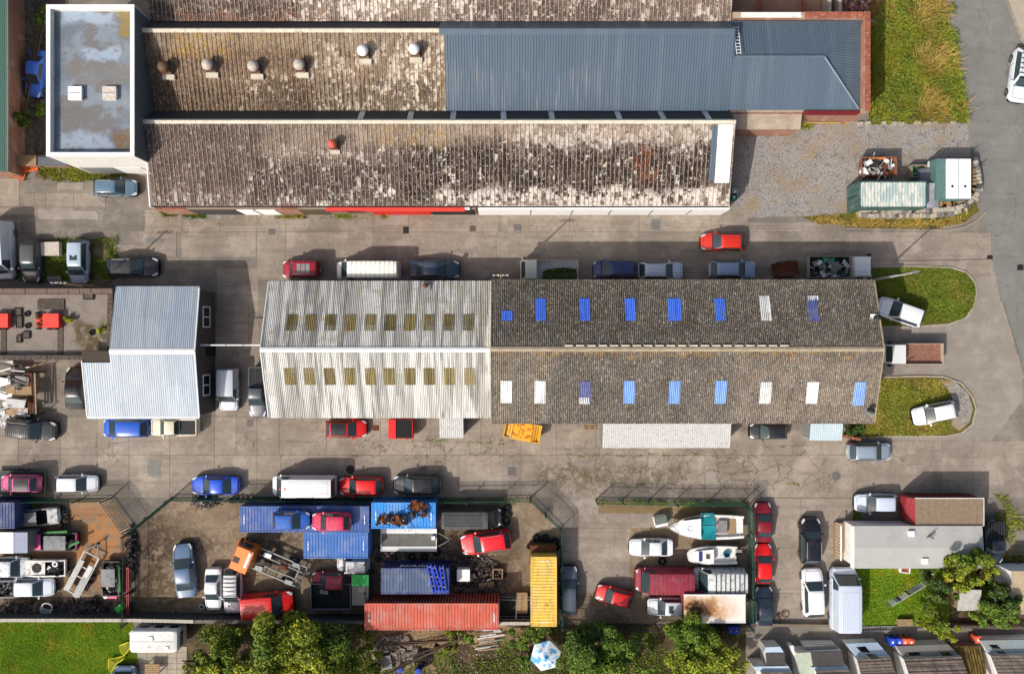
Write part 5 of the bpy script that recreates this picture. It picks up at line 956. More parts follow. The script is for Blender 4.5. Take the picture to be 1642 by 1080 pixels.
# ---------------------------------------------------------------- lorries and trailers (local: nose at +x)
def wheels(t, spots, r=.4, w_=.28):
    for x, y in spots:
        wv = MB().tube((x, y-w_/2, r), (x, y+w_/2, r), r, 16).build('wheel', m_rub, t); MB().tube((x, y-w_/2-.01, r), (x, y+w_/2+.01, r), r*.55, 12).build('rim', m_galv, wv)
def cab(t, x0, x1, w_, h, col, roofvent=None, mat=None):
    "a lorry cab between x0 (rear) and x1 (front)"
    mat = mat or m_paint; hw = w_/2
    MB().loft([[(x0, hw, .45), (x0, hw, h-.12), (x0, hw*.92, h), (x0, -hw*.92, h), (x0, -hw, h-.12), (x0, -hw, .45)], [(x1-.45, hw, .45), (x1-.45, hw, h-.12), (x1-.5, hw*.92, h), (x1-.5, -hw*.92, h), (x1-.45, -hw, h-.12), (x1-.45, -hw, .45)],
               [(x1-.05, hw*.97, .45), (x1-.1, hw*.95, 1.3), (x1-.14, hw*.9, 1.36), (x1-.14, -hw*.9, 1.36), (x1-.1, -hw*.95, 1.3), (x1-.05, -hw*.97, .45)], [(x1, hw*.9, .5), (x1, hw*.88, 1.15), (x1-.02, hw*.84, 1.2), (x1-.02, -hw*.84, 1.2), (x1, -hw*.88, 1.15), (x1, -hw*.9, .5)]], True).build('cab', mat, t, True, col, 40)
    MB().quad((x1-.1, hw*.84, 1.42), (x1-.1, -hw*.84, 1.42), (x1-.46, -hw*.8, h-.07), (x1-.46, hw*.8, h-.07)).build('windscreen', m_glass, t)
    for sg in (1, -1):
        MB().box(x0+.5, x1-.55, sg*(hw+.005)-.01, sg*(hw+.005)+.01, 1.35, h-.25).build('side_window', m_glass, t); MB().box(x1-.5, x1-.3, sg*(hw+.18)-.1, sg*(hw+.18)+.1, 1.3, 1.7).build('mirror', m_black, t)
        MB().box(x1-.03, x1+.02, sg*hw*.7-.14, sg*hw*.7+.14, .7, .9).build('headlight', m_lamp, t)
def truck(px, py, deg, label, z=.03, name='lorry', cat='lorry', h=1.0): p = P(px, py, h); return thing(name, label, cat, (p.x, p.y, z), R(deg), 'vehicles parked around the yard', plain=False)
def tray(t, x0, x1, w_, z, side, col, floor=m_rust, fm=None, name='load_bed'):
    MB().box(x0, x1, -w_/2, w_/2, z-.12, z).build(name, floor, t); fm = fm or m_any
    for a in ((x0, x1, w_/2-.05, w_/2), (x0, x1, -w_/2, -w_/2+.05)): MB().box(*a, z+.003, z+side).build('side_board', fm, t, color=col)
    for a in ((x0-.06, x0, -w_/2, w_/2), (x1, x1+.06, -w_/2, w_/2)): MB().box(*a, z-.1, z+side+.02).build('end_board', fm, t, color=col)
def junk(t, x0, x1, y0, y1, z, n, size, mats, hmax=.4, name='rubbish'):
    for i in range(n):
        s = size*random.uniform(.4, 1.3); x, y = random.uniform(x0, x1), random.uniform(y0, y1)
        mb = MB(); k = random.random()
        if k < .5: mb.bx(x, y, z+random.random()*hmax, s, s*random.uniform(.4, 1), .06, random.random()*6, (random.uniform(-.7, .7), random.uniform(-.7, .7)))
        elif k < .75: mb.bx(x, y, z+random.random()*hmax, s*.8, s*.6, s*.5, random.random()*6, (random.uniform(-.5, .5), random.uniform(-.5, .5)))
        else: a_ = random.random()*6; mb.tube((x, y, z+random.random()*hmax), (x+math.cos(a_)*s*1.2, y+math.sin(a_)*s*1.2, z+random.random()*hmax), .05)
        mb.build(name, random.choice(mats), t)
m_bag = simple('white_sheet_scrap', C(200, 200, 198), .6, var=.2); m_pl = simple('grey_scrap', C(130, 128, 124), .7, var=.3); m_gr = simple('green_scrap', C(40, 130, 96), .6); m_or = simple('orange_scrap', C(204, 124, 62), .7)
# rubbish tipper
t = truck(1347, 428, 0, 'white cabbed tipper loaded with pale rubbish beside the upper grass island', h=1.2)
cab(t, 1.05, 3.05, 1.9, 2.0, C(206, 208, 208)); tray(t, -3.05, .95, 2.05, .95, .55, C(150, 146, 138), m_dark); MB().box(-3, 2.6, -.4, .4, .45, .8).build('chassis', m_dark, t); wheels(t, [(2.2, .9), (2.2, -.9), (-1.9, .9), (-1.9, -.9)], .36)
junk(t, -2.7, .6, -.75, .75, 1.0, 60, .75, [m_bag, m_bag, m_pl, m_galv, m_dark, m_black, m_gr], .5)
# flatbed at the gable
t = truck(1461, 567, 180, 'white cabbed dropside truck with rusty empty bed at the shed gable', h=1.0)
cab(t, 1.05, 2.75, 1.85, 2.0, C(216, 218, 218)); tray(t, -2.85, .95, 2.0, .95, .38, C(176, 160, 146), simple('rusty_bed', C(140, 100, 84), .9, var=.35, sc=3, dirt=C(96, 60, 48))); MB().box(-2.7, 2.3, -.4, .4, .45, .8).build('chassis', m_dark, t); wheels(t, [(1.95, .85), (1.95, -.85), (-1.7, .85), (-1.7, -.85)], .36)
MB().tube((-.2, .35, 1.05), (.8, .75, 1.25), .03).build('iron_bar', m_dark, t)
# cream dropside with greenery
t = truck(880, 433, 180, 'cream dropside truck full of cut greenery beside the dark grey shed', h=1.2); TG = t
cab(t, 1.2, 2.75, 1.85, 2.1, C(214, 210, 190)); tray(t, -2.75, 1.1, 1.9, .95, .5, C(206, 200, 176), m_canopy); MB().box(-2.6, 2.3, -.4, .4, .45, .8).build('chassis', m_dark, t); wheels(t, [(1.95, .85), (1.95, -.85), (-1.7, .85), (-1.7, -.85)], .36)
# orange cab and bare chassis
t = truck(432, 906, 157, 'orange cabbed lorry with bare stripped chassis in the walled yard', h=1.4)
cab(t, 1.55, 3.7, 2.35, 2.75, C(240, 122, 22)); MB().box(2.55, 3.15, -.1, .42, 2.75, 2.79).build('roof_hatch', m_dwall, t); MB().box(1.7, 1.95, -.95, .55, 2.75, 2.83).build('light_bar', m_white, t)
for y in (1.05, .42, -.42, -1.05): MB().box(-3.4, 1.5, y-.05, y+.05, .78, .98).build('chassis_rail', m_galv if abs(y) > 1 else m_steel, t)
for x in (1.1, .2, -.9, -1.9, -2.7, -3.35): MB().box(x-.05, x+.05, -1.09, 1.09, .8, .93).build('cross_member', m_dark if x > -2 else m_galv, t)
for x, y, c_ in ((.9, .75, m_galv), (.6, -.7, m_white), (-2.3, .9, m_galv), (-2.3, -.9, m_steel), (.3, .1, m_dark), (-1.2, -.2, m_rust)): MB().bx(x, y, .95, .75, .4, .35, .1).build('tank', c_, t)
wheels(t, [(2.8, 1.05), (2.8, -1.05), (-1.9, 1.0), (-1.9, -1.0)], .48)
# black flatbed with spare tyre and green roofed cab
t = truck(548, 955, 0, 'black flatbed lorry with a green cab roof and a spare tyre on its bed', h=1.0)
tray(t, -2.9, .85, 2.5, .9, .3, C(120, 122, 124), m_black); MB().torus((-.7, .25, 1.05), .33, .13, 14, 6).build('spare_tyre', m_rub, t); MB().bx(-1.7, .4, 1.0, .8, .35, .12, -.2).build('toolbox', m_galv, t); wheels(t, [(-1.9, 1.0), (-1.9, -1.0)], .45)
t = truck(578, 942, 90, 'dark lorry cab with bright green roof panel against the container wall', h=2.0, name='lorry_cab')
cab(t, -1.6, 1.5, 1.7, 2.1, C(40, 42, 46)); MB().box(.25, 1.3, -.8, .8, 2.1, 2.16).build('roof_panel', m_any, t, color=C(26, 150, 66)); wheels(t, [(.7, .75), (.7, -.75)], .42)
# stripped pieces in the container yard: caged trailer, car trailer with pink car
def trailer(label, px, py, deg, L, W, z, fmat, rail=None, drawbar=1.3, name='trailer', h=.7, side=.1, slats=0):
    t = truck(px, py, deg, label, name=name, cat='trailer', h=h)
    MB().box(-L/2, L/2, -W/2, W/2, z-.1, z).build('deck', fmat, t)
    for y in (W/2-.06, -W/2): MB().box(-L/2, L/2, y, y+.06, z+.003, z+side).build('side_rail', rail or m_galv, t)
    for x in (-L/2-.05, L/2): MB().box(x, x+.05, -W/2, W/2, z-.05, z+side+.02).build('end_rail', rail or m_galv, t)
    if drawbar:
        for sg in (1, -1): MB().tube((L/2, sg*W*.35, z-.05), (L/2+drawbar, 0, z-.05), .05).build('drawbar', m_galv, t)
        MB().tube((L/2+drawbar-.1, 0, .1), (L/2+drawbar-.1, 0, z+.25), .06).build('jockey_wheel', m_dark, t)
    wheels(t, [(-.5, W/2+.0), (-.5, -W/2), (.35, W/2), (.35, -W/2)], .3, .2); return t
trailer('green railed car trailer carrying the pink car at the photo edge', 30, 774, 180, 4.9, 2.3, .5, m_dwall, simple('dull_green_rail', C(96, 108, 84), .7, var=.3), 0)
vehicle('hatch', 32, 775, 62, 28, 180, C(226, 96, 152), 'pink fronted black roofed car on the green railed trailer', z=.53, opts='Bs')
t = trailer('white beaver tail trailer with grey deck below the light blue container', 655, 866, 0, 5.3, 2.15, .7, simple('grey_deck', C(108, 106, 100), .8, var=.3, sc=2), m_white, 1.4, h=1.0)
for y in (.62, -.98): MB().box(-2.65, 2.65, y, y+.36, .705, .78).build('ramp_plate', m_render, t)
MB().bx(2.4, .25, .9, .35, .35, .3).build('winch_box', m_white, t)
t = truck(133, 916, 62, 'bare galvanised trailer frame angled across the rust stained floor', name='trailer', cat='trailer', h=.6)
for y in (.78, -.78): MB().box(-2.4, 1.9, y-.09, y+.09, .5, .62).build('side_beam', m_galv, t)
for x in (1.85, .4, -.6, -2.3): MB().box(x-.06, x+.06, -.7, .7, .5, .6).build('cross_beam', m_galv, t)
MB().box(-2.3, 1.0, .3, .72, .6, .66).build('tread_plate', m_galv, t); MB().box(-2.5, -.2, -.72, -.2, .6, .65).build('tread_plate', m_steel, t); MB().box(-.3, .9, -.72, -.25, .62, .7).build('tread_plate', m_canopy, t)
for sg in (1, -1): MB().tube((1.9, sg*.7, .55), (3.1, 0, .55), .06).build('drawbar', m_galv, t)
MB().lathe(3.1, 0, [(.1, .3), (.1, .75)], 8).build('hitch', m_dark, t); wheels(t, [(-.9, 1.0), (-.9, -1.0), (-.2, 1.0), (-.2, -1.0)], .3, .2)
t = trailer('rusty brown two wheeled trailer in the shade before the rubbish tipper', 1259, 432, 188, 2.35, 1.4, .6, simple('rust_deck', C(104, 58, 40), .9, var=.3), m_rust, 0, h=.8, side=.3)
MB().tube((1.2, .55, .7), (1.7, .6, .1), .05).build('stay', m_canopy, t)
t = trailer('red fronted box trailer with black ribbed cover against the white grey shed', 643, 687, 180, 2.2, 1.85, .5, m_black, m_any, 0, h=1.2, side=.9)
for o in t.children:
    if o.name.startswith(('side_rail', 'end_rail')): o.color = C(206, 24, 22)
MB().box(.45, 1.15, -.92, .92, 1.0, 1.5).build('front_locker', m_paint, t, color=C(222, 24, 22))
for k in range(9): MB().box(-1.1, .42, -.9+k*.2, -.75+k*.2, 1.35, 1.42).build('cover_rib', m_black, t)
MB().box(-1.1, .43, -.92, .92, 1.25, 1.36).build('cover', m_black, t)
# caravan
t = thing('caravan', 'white touring caravan on the garden drive beside the lawn', 'caravan', (*P(255, 1020, 1.3)[:2], 0), 0, plain=False)
def roundbox(L, W, h0, h1, rx, ry, mat, t, nm, col=None):
    rings = []
    for z, k in ((h0, .97), (h0+.1, 1), (h1-.35, 1), (h1-.1, .97), (h1, .9)):
        a, b = L/2*k, W/2*k; r = .35; rings.append([(sx*(a-r)+r*math.cos(q), sy*(b-r)+r*math.sin(q), z) for sx, sy, q0 in ((1, 1, 0), (-1, 1, 1.571), (-1, -1, 3.142), (1, -1, 4.712)) for q in (q0, q0+.52, q0+1.05, q0+1.57)])
    return MB().loft(rings, True).build(nm, mat, t, True, col, 40)
roundbox(4.6, 2.15, .4, 2.5, .3, .3, m_render, t, 'body')
MB().box(-.4, 0, .1, .5, 2.5, 2.6).build('roof_vent', m_white, t); MB().box(1.2, 1.5, -.75, -.45, 2.5, 2.58).build('roof_vent', m_white, t); MB().box(-2.1, 2.0, -.03, .03, 2.5, 2.52).build('roof_seam', m_galv, t)
for x in (-1.6, -.2, 1.2): MB().box(x, x+.8, 1.06, 1.09, 1.3, 1.9).build('window', m_glass, t)
MB().box(2.29, 2.32, -.7, .7, 1.3, 1.9).build('window', m_glass, t)
for sg in (1, -1): MB().tube((-2.2, sg*.5, .45), (-3.3, 0, .45), .05).build('drawbar', m_white, t)
MB().box(-3.0, -2.3, -.25, .25, .45, .85).build('gas_locker', m_render, t); wheels(t, [(.2, 1.0), (.2, -1.0)], .32, .2)

# ---------------------------------------------------------------- shipping containers
_cm = {}
def container(label, px, py, deg, L, col, W=2.44, H=2.59, hc=None, roof=None, group='shipping containers', flat=False, z=.02, roofmat=None, tilt=None):
    p = P(px, py, hc or H); t = thing('shipping_container', label, 'container', (p.x, p.y, z), R(deg), group, plain=False)
    def corr(nm, n, L_, wd, amp):
        k = (nm, round(L_, 2), round(wd, 2), n)
        if k not in _cm:
            p_ = L_/n; xs = [(i*p_+a, q) for i in range(n) for a, q in ((0, 0), (p_*.36, 0), (p_*.48, -amp), (p_*.88, -amp))]+[(L_, 0)]; m = len(xs)
            _cm[k] = MB().add([(x-L_/2, -wd/2, q) for x, q in xs]+[(x-L_/2, wd/2, q) for x, q in xs], [(i, i+1, m+i+1, m+i) for i in range(m-1)]).mesh(nm); _cm[k].materials.append(roofmat if (roofmat and nm == 'roof_panel') else m_box)
        return _cm[k]
    e = .12; nr = round(L/.3)
    r = new('roof_panel', corr('roof_panel', nr, L-2*e, W-.16, .04), t, (0, 0, H-.015), roof or col); MB().box(-L/2+.05, L/2-.05, -W/2+.05, W/2-.05, .1, H-.12).build('inner_shell', m_dark, t)
    for sg in (1, -1): o = new('side_panel', corr('side_panel', nr, L-2*e, H-.3, .04), t, (0, sg*(W/2-.012), H/2), col); o.rotation_euler = (R(90)*-sg, 0, 0 if sg > 0 else 0)
    fr = MB()
    for sg in (1, -1):
        fr.box(-L/2+.18, L/2-.18, sg*(W/2-.05)-.05, sg*(W/2-.05)+.05, H-.11, H-.0); fr.box(-L/2+.18, L/2-.18, sg*(W/2-.05)-.05, sg*(W/2-.05)+.05, 0, .15)
        for sx in (1, -1): fr.box(sx*(L/2-.06)-.06, sx*(L/2-.06)+.06, sg*(W/2-.06)-.06, sg*(W/2-.06)+.06, .12, H-.12)
    for sx in (1, -1): fr.box(sx*(L/2-.05)-.05, sx*(L/2-.05)+.05, -W/2+.18, W/2-.18, H-.11, H-.002)
    fr.build('frame', m_box, t, color=col)
    for sx in (1, -1):
        for sy in (1, -1):
            for zz in (0, H-.118): MB().bx(sx*(L/2-.085), sy*(W/2-.08), zz+.06, .18, .165, .125).build('corner_casting', m_box, t, color=tuple(.75*q for q in col[:3])+(1,))
    for sy in (1, -1):
        d = MB().bx(-L/2+.02, sy*(W/4-.03), H/2, .06, W/2-.14, H-.3).build('door', m_box, t, color=col)
        for q in (-.3, .3): MB().tube((-L/2-.05, sy*(W/4-.03)+q, .15), (-L/2-.05, sy*(W/4-.03)+q, H-.15), .025).build('locking_bar', m_galv, d)
    MB().bx(L/2-.02, 0, H/2, .05, W-.2, H-.2).build('end_panel', m_box, t, color=col)
    if not flat:
        for sx in (1, -1): MB().bx(sx*(L/2-.42), -.3, H+.0, .08, .3, .006).bx(sx*(L/2-.42), .08, H+.0, .08, .3, .006).bx(sx*(L/2-.42), .33, H+.0, .08, .1, .006).build('number_strip', m_white, t)
    return t
container('long blue container carrying two cars on its roof', 488, 832, 0, 12.19, C(60, 92, 156))
container('short bright blue container in front of the long one', 538.5, 874, 0, 6.06, C(54, 108, 180))
LBC = container('light blue container with rusty scrap piled on its roof', 647, 826, 0, 6.06, C(44, 142, 220))
NV = container('faded navy container with blue frames lying on its roof', 665.5, 931, 0, 6.4, C(44, 54, 120), roof=C(68, 90, 120), flat=True)
SAL = container('forty foot salmon red container at the lower yard boundary', 692, 988, 0, 12.6, C(194, 92, 70), W=2.5, H=2.75)
container('yellow container standing across the yard boundary', 872, 948, 90, 6.55, C(228, 188, 84), H=2.75)
container('dark blue container end in the corner of the scrap yard', -3, 826, 0, 3.1, C(36, 62, 110), flat=True)
m_troof = Mt('peeling_roof_paint', C(196, 196, 186), .7, 0, .25).noise(1.1, .48, .54, C(130, 160, 160), .7, st=(2.5, .5, 1)).noise(3, .62, .68, C(150, 104, 60), .8).done()
TEAL = container('green container with peeling white roof beside the stone wall', 1432, 312, 0, 6.3, C(52, 92, 86), W=2.5, H=2.75, roof=C(200, 200, 190), flat=True, roofmat=m_troof)
NVl = letters('Pyramid', 'lettering', .8, m_white, NV, Matrix.Translation((-.2, 1.24, 1.7))@Matrix.Rotation(R(180), 4, 'Z')@Matrix.Rotation(R(90), 4, 'X'))
for k, (a_, l_) in enumerate(((R(102), 2.7), (R(108), 2.6), (R(97), 2.5))):
    p = P(692+k*9, 928, 2.9); t = thing('ladder_rack', ['blue ladder frame on the navy container nearest its middle', 'blue ladder frame in the middle of the three on the navy container', 'blue ladder frame nearest the end of the navy container'][k], 'frame', (p.x, p.y, 2.63+.02*k), a_+R(180), 'blue frames lying on the navy container', plain=False)
    for y in (.16, -.16): MB().box(-l_/2, l_/2, y-.05, y+.05, 0, .14).build('beam', m_any, t, color=C(36, 64, 196))
    for q in range(6): MB().box(-l_/2+.2+q*.45, -l_/2+.28+q*.45, -.12, .12, .02, .1).build('bracket', m_any if q % 2 else m_galv, t, color=C(50, 80, 200))
def scrap_on(label, px, py, z, n, mats, rx, ry, size=.6, name='scrap_heap', cat='scrap', group=None, hmax=.4, base=None):
    p = P(px, py, z); t = thing(name, label, cat, (p.x, p.y, z), 0, group, plain=False); junk(t, -rx, rx, -ry, ry, .06, n, size, mats, hmax, 'scrap_piece')
    if base: MB().box(-rx, rx, -ry, ry, 0, .08).build('pallet', base, t)
    return t
GS = 'scrap heaps on the light blue container'
scrap_on('rusty brown tangle of iron on the light blue container', 671, 816, 2.62, 46, [m_rust, m_rust, m_dark], .85, .65, .5, group=GS)
scrap_on('small heap of dark iron on a white slatted pallet on the light blue container', 616, 832, 2.62, 22, [m_dark, m_rust], .55, .35, .4, group=GS, base=m_bag)
scrap_on('dark bent bars lying between the two heaps on the light blue container', 641, 834, 2.62, 24, [m_dark, m_rust, m_bag], .6, .4, .6, group=GS)
# white roofed box body with rust
bp = thing('box_trailer', 'white box body with a rust eaten roof in the boat yard', 'box body', (*P(1146, 975, 2.6)[:2], 0), 0, plain=False)
m_bx = Mt('rusting_white_roof', C(222, 216, 206), .6, 0, .25); _q = P(1130, 975, 2.6)
m_bx.noise(1.3, .3, .55, C(196, 150, 96), .9, mask=m_bx.rad(_q.x, _q.y, 1.7, .5, 1.5, .8)).noise(1.7, .38, .55, C(140, 88, 44), .9, mask=m_bx.rad(_q.x-.3, _q.y, 1.1, .6, 1.5, .8)).noise(2.4, .42, .56, C(66, 44, 32), .95, mask=m_bx.rad(_q.x-.8, _q.y-.1, .9, .6, 1.2, .8)); m_bx = m_bx.done()
MB().box(-2.85, 2.85, -1.28, 1.28, .5, 2.55).build('body', simple('maroon_side', C(120, 62, 60), .7, var=.2), bp); MB().box(-2.9, 2.9, -1.32, 1.32, 2.55, 2.62).build('roof', m_bx, bp)
for sg in (1, -1): MB().box(-2.92, 2.92, sg*1.3-.04, sg*1.3+.04, 2.5, 2.66).build('roof_edge', m_white, bp)
wheels(bp, [(-1.6, 1.1), (-1.6, -1.1), (1.6, 1.1), (1.6, -1.1)], .42)
# red lorry body with boarded roof by the mobile home
rl = thing('old_lorry', 'red lorry body with brown boarded roof beside the mobile home', 'lorry body', (*P(1522, 820, 2.6)[:2], 0), 0, plain=False)
MB().box(-3.2, 3.2, -1.25, 1.25, .3, 2.6).build('body', simple('red_panels', C(96, 28, 32), .6, var=.3, sc=3), rl)
m_tr = simple('tan_boards', C(136, 118, 98), .9, var=.22, sc=3, dirt=C(110, 96, 80))
for k in range(10): MB().box(-3.2+k*.64, -3.2+k*.64+.62, -1.27, 1.27, 2.6, 2.66+random.uniform(0, .01)).build('roof_board', m_tr, rl)
for sg in (1, -1): MB().box(-3.22, 3.22, sg*1.29-.03, sg*1.29+.03, 2.55, 2.7).build('roof_edge', m_white, rl)
MB().box(3.21, 3.25, -1.3, 1.3, 2.5, 2.7).build('roof_edge', m_render, rl)
MB().add([(-3.2, -1.25, .4), (-3.2, 1.25, .4), (-3.2, 1.25, 2.58), (-3.2, -1.25, 2.58), (-3.5, -1.1, .4), (-3.5, 1.1, .4), (-3.55, 1.1, 1.6), (-3.55, -1.1, 1.6)], [(4, 5, 6, 7)[::-1], (7, 6, 2, 3), (0, 4, 7, 3), (1, 2, 6, 5)]).build('cab_front', simple('scratched_red', C(150, 44, 50), .5, var=.3, sc=6, dirt=C(230, 200, 200)), rl)
wheels(rl, [(-2.6, 1.1), (-2.6, -1.1), (2.2, 1.1), (2.2, -1.1)], .45)
# white box van body in the scrap yard, small box trailers
wb = thing('box_trailer', 'white topped box body with grey end at the scrap yard edge', 'box body', (*P(16, 870, 2.4)[:2], 0), 0, plain=False)
MB().box(-2.2, 1.55, -.95, .95, .3, 2.3).build('body', m_galv, wb); MB().box(-2.2, .3, -1.0, 1.0, 2.3, 2.36).build('roof', m_white, wb); MB().box(.32, 1.6, -.98, .98, 2.26, 2.32).build('roof_panel', simple('blue_grey_panel', C(142, 150, 172), .6), wb)
# green tank block with white lids, tarped bay
gt = thing('storage_tank', 'green tank with two white lids beside the stone wall', 'tank', (*P(1532, 287, 2.2)[:2], 0), 0, plain=False)
MB().box(-1.75, 1.5, -1.9, 1.95, 0, 2.1).build('body', simple('teal_panels', C(88, 122, 116), .6, var=.2), gt)
for x0, x1 in ((-.85, .25), (.36, 1.46)):
    l = MB().box(x0, x1, -1.85, 1.9, 2.1, 2.22).build('lid', m_white, gt); MB().lathe((x0+x1)/2, -.7, [(.12, 2.22), (.12, 2.25)], 10).build('cap', m_black, l)
tp = thing('tarped_bay', 'grey sheeted stack squeezed between green container and tank', 'covered stack', (*P(1496, 300, 1.8)[:2], 0), 0, plain=False)
MB().loft([[(x*(.95+.05*(j % 2)), y, z+.06*math.sin(3*x+2*y)) for x, z in ((-.8, .1), (-.75, 1.5), (-.3, 1.75), (.3, 1.8), (.75, 1.55), (.8, .1))] for j, y in enumerate((-1.9, -1.4, -.8, -.2, .4))], False).build('sheet', m_tarp, tp, True)
MB().box(-.9, .8, .55, 1.9, .1, 1.2).build('base_stack', simple('slate_blue_cover', C(106, 108, 122), .7, var=.3, sc=2), tp)
bn = thing('open_bin', 'small green lined crate of rubbish between the skip and the tarped stack', 'crate', (*P(1474, 274, 1)[:2], 0), 0, plain=False)
tray(bn, -.65, .65, 1.2, .3, .7, C(150, 140, 120), m_gr); junk(bn, -.4, .4, -.4, .4, .4, 10, .4, [m_gr, m_dark], .2)
MB().bx(.85, -.2, .9, .22, 2.3, .12, -.15).build('plank', m_bag, bn)
# rubbish skip and yellow skip
def skip(label, px, py, deg, L, W, H, col, inner, h, mat=None):
    p = P(px, py, h); t = thing('skip', label, 'skip', (p.x, p.y, .02), R(deg), 'skips', plain=False); mat = mat or m_any; b = .16
    o_ = [(-L/2+b*3, -W/2+b, 0), (L/2-b*3, -W/2+b, 0), (L/2-b*3, W/2-b, 0), (-L/2+b*3, W/2-b, 0)]; u = [(-L/2, -W/2, H), (L/2, -W/2, H), (L/2, W/2, H), (-L/2, W/2, H)]
    i_ = [(x*(1-.16/L), y*(1-.16/W), z) for x, y, z in u]; f = [(x*.95, y*.92, .25) for x, y, z in o_]
    MB().add(o_+u+i_+f, [(3, 2, 1, 0)]+[(k, (k+1) % 4, 4+(k+1) % 4, 4+k) for k in range(4)]+[(4+k, 4+(k+1) % 4, 8+(k+1) % 4, 8+k) for k in range(4)]+[(8+k, 8+(k+1) % 4, 12+(k+1) % 4, 12+k) for k in range(4)]+[(12, 13, 14, 15)]).build('body', mat, t, color=col)
    for sg in (1, -1):
        for x in (-L/4, 0, L/4): MB().bx(x, sg*(W/2-.03), H/2, .1, .12, H*.9).build('rib', mat, t, color=col)
        for x in (-L/3, L/3): MB().tube((x, sg*(W/2), H*.55), (x, sg*(W/2+.16), H*.55), .06).build('lug', m_dark, t)
    return t
sk = skip('rusty open skip heaped with white scrap above the green container', 1409, 267, 0, 3.4, 1.8, 1.6, C(128, 82, 56), None, 1.5)
junk(sk, -1.4, 1.4, -.7, .7, 1.1, 60, .7, [m_bag, m_bag, m_galv, m_pl, m_dark, m_rust, m_galv, m_bag], .55); MB().bx(-.2, .72, 1.65, 1.6, .2, .05, .05).build('orange_board', m_or, sk)
ys = skip('yellow ribbed skip with rust spotted lid tilted against the dark grey shed', 838, 691, -11, 3.5, 1.75, 1.5, C(220, 164, 46), None, 1.4, m_box)
MB().box(-.95, .95, -.82, .82, 1.3, 1.52).build('lid', Mt('rusty_yellow', C(220, 164, 46), .6).noise(3, .5, .56, C(176, 84, 30), .9).done(), ys)
for sg in (-1, 1):
    for k in range(3): MB().bx(sg*(1.08+k*.24), 0, 1.4-k*.12, .2, 1.62, .12, 0, (0, sg*.3)).build('end_rib', m_box, ys, color=C(220, 164, 46))

# ---------------------------------------------------------------- boats
def boat(label, px, py, deg, L, W, H, z, hullc, parts):
    p = P(px, py, z+H); t = thing('boat', label, 'boat', (p.x, p.y, 0), R(deg), 'boats ashore in the yard', plain=False); hw = W/2
    sec = [(0, .02, 1.12), (.06, .3, 1.1), (.14, .55, 1.07), (.26, .8, 1.03), (.42, .96, 1), (.62, 1, .97), (.82, .96, .95), (1, .88, .95)] if L > 6 else [(0, .42, 1.1), (.03, .62, 1.09), (.1, .74, 1.07), (.22, .86, 1.04), (.4, .97, 1), (.62, 1, .97), (.82, .98, .95), (1, .92, .95)]
    X = lambda s: L*(.5-s)
    rings = [[(X(s), hw*f*.15, z+.0+.25*(1-min(1, s*4))), (X(s), hw*f*.72, z+.28+.2*(1-min(1, s*4))), (X(s), hw*f, z+H*k-.05), (X(s), hw*f, z+H*k), (X(s), hw*max(f-.16, 0)*.98, z+H*k), (X(s), hw*max(f-.2, 0)*.95, z+H*k-.3)] for s, f, k in sec]
    full = [r+[(x, -y, q) for x, y, q in r[::-1]] for r in rings]
    MB().loft(full, True).build('hull', m_render if hullc is None else hullc, t, True, None, 35)
    MB().path([V(X(s), hw*f+.02, z+H*k-.08) for s, f, k in sec], .045).path([V(X(s), -hw*f-.02, z+H*k-.08) for s, f, k in sec], .045).build('rubbing_strake', m_galv, t)
    deckpts = [V(X(s), hw*max(f-.1, .01), z+H*k-.01) for s, f, k in sec[:5]]
    MB().loft([[(v.x, v.y, v.z), (v.x, 0, v.z+.06), (v.x, -v.y, v.z)] for v in deckpts], False, False).build('foredeck', m_render, t, True)
    parts(t, X, hw, z+H); 
    for x in (-L*.25, L*.15): MB().box(x-.08, x+.08, -hw*.6, hw*.6, 0, z+.22).build('cradle', m_wood, t)
    return t
m_teal = simple('teal_canvas', C(22, 132, 140), .8, var=.25, sc=3)
def b1(t, X, hw, z):
    MB().loft([[(X(.17), y*hw*.5, z+.05) for y in (1, .5, -.5, -1)], [(X(.2), y*hw*.62, z+.35) for y in (1, .5, -.5, -1)], [(X(.41), y*hw*.8, z+.48) for y in (1, .5, -.5, -1)], [(X(.42), y*hw*.8, z-.1) for y in (1, .5, -.5, -1)]], False).build('cabin', m_white, t, True)
    MB().torus((X(.27), 0, z+.42), .25, .025, 18, 5).build('hatch_ring', m_galv, t)
    for sg in (1, -1): MB().loft([[(X(s), sg*hw*f, z+a), (X(s), sg*hw*(f+.1), z+b)] for s, f, a, b in ((.2, .6, .32, .06), (.3, .72, .36, .06), (.4, .8, .4, .06))], False, False).build('cabin_window', m_glass, t)
    MB().box(X(.97), X(.43), -hw*.7, hw*.7, z-.6, z-.4).build('cockpit_floor', m_dark, t)
    MB().loft([[(X(s), hw*y, z+.12+.18*math.sin(6*s+4*y)) for y in (.95, .6, .2, -.2)] for s in (.43, .5, .56, .62)], False, False).build('canvas', m_teal, t, True)
    MB().loft([[(X(s), hw*y, z+.1+.15*math.sin(7*s+5*y)) for y in (-.25, -.6, -1.0, -1.15)] for s in (.42, .5, .55, .6)], False, False).build('canvas', m_teal, t, True)
    MB().box(X(.77), X(.66), -hw*.6, hw*.45, z-.4, z+.15).build('engine_box', m_pl, t); MB().box(X(.9), X(.79), -hw*.6, hw*.6, z-.35, z-.25).build('bench', m_wood, t)
    MB().path([V(X(.13), hw*.5, z+.1), V(X(.05), hw*.2, z+.4), V(X(-.01), 0, z+.5), V(X(.05), -hw*.2, z+.4), V(X(.13), -hw*.5, z+.1)], .025).build('pulpit_rail', m_galv, t)
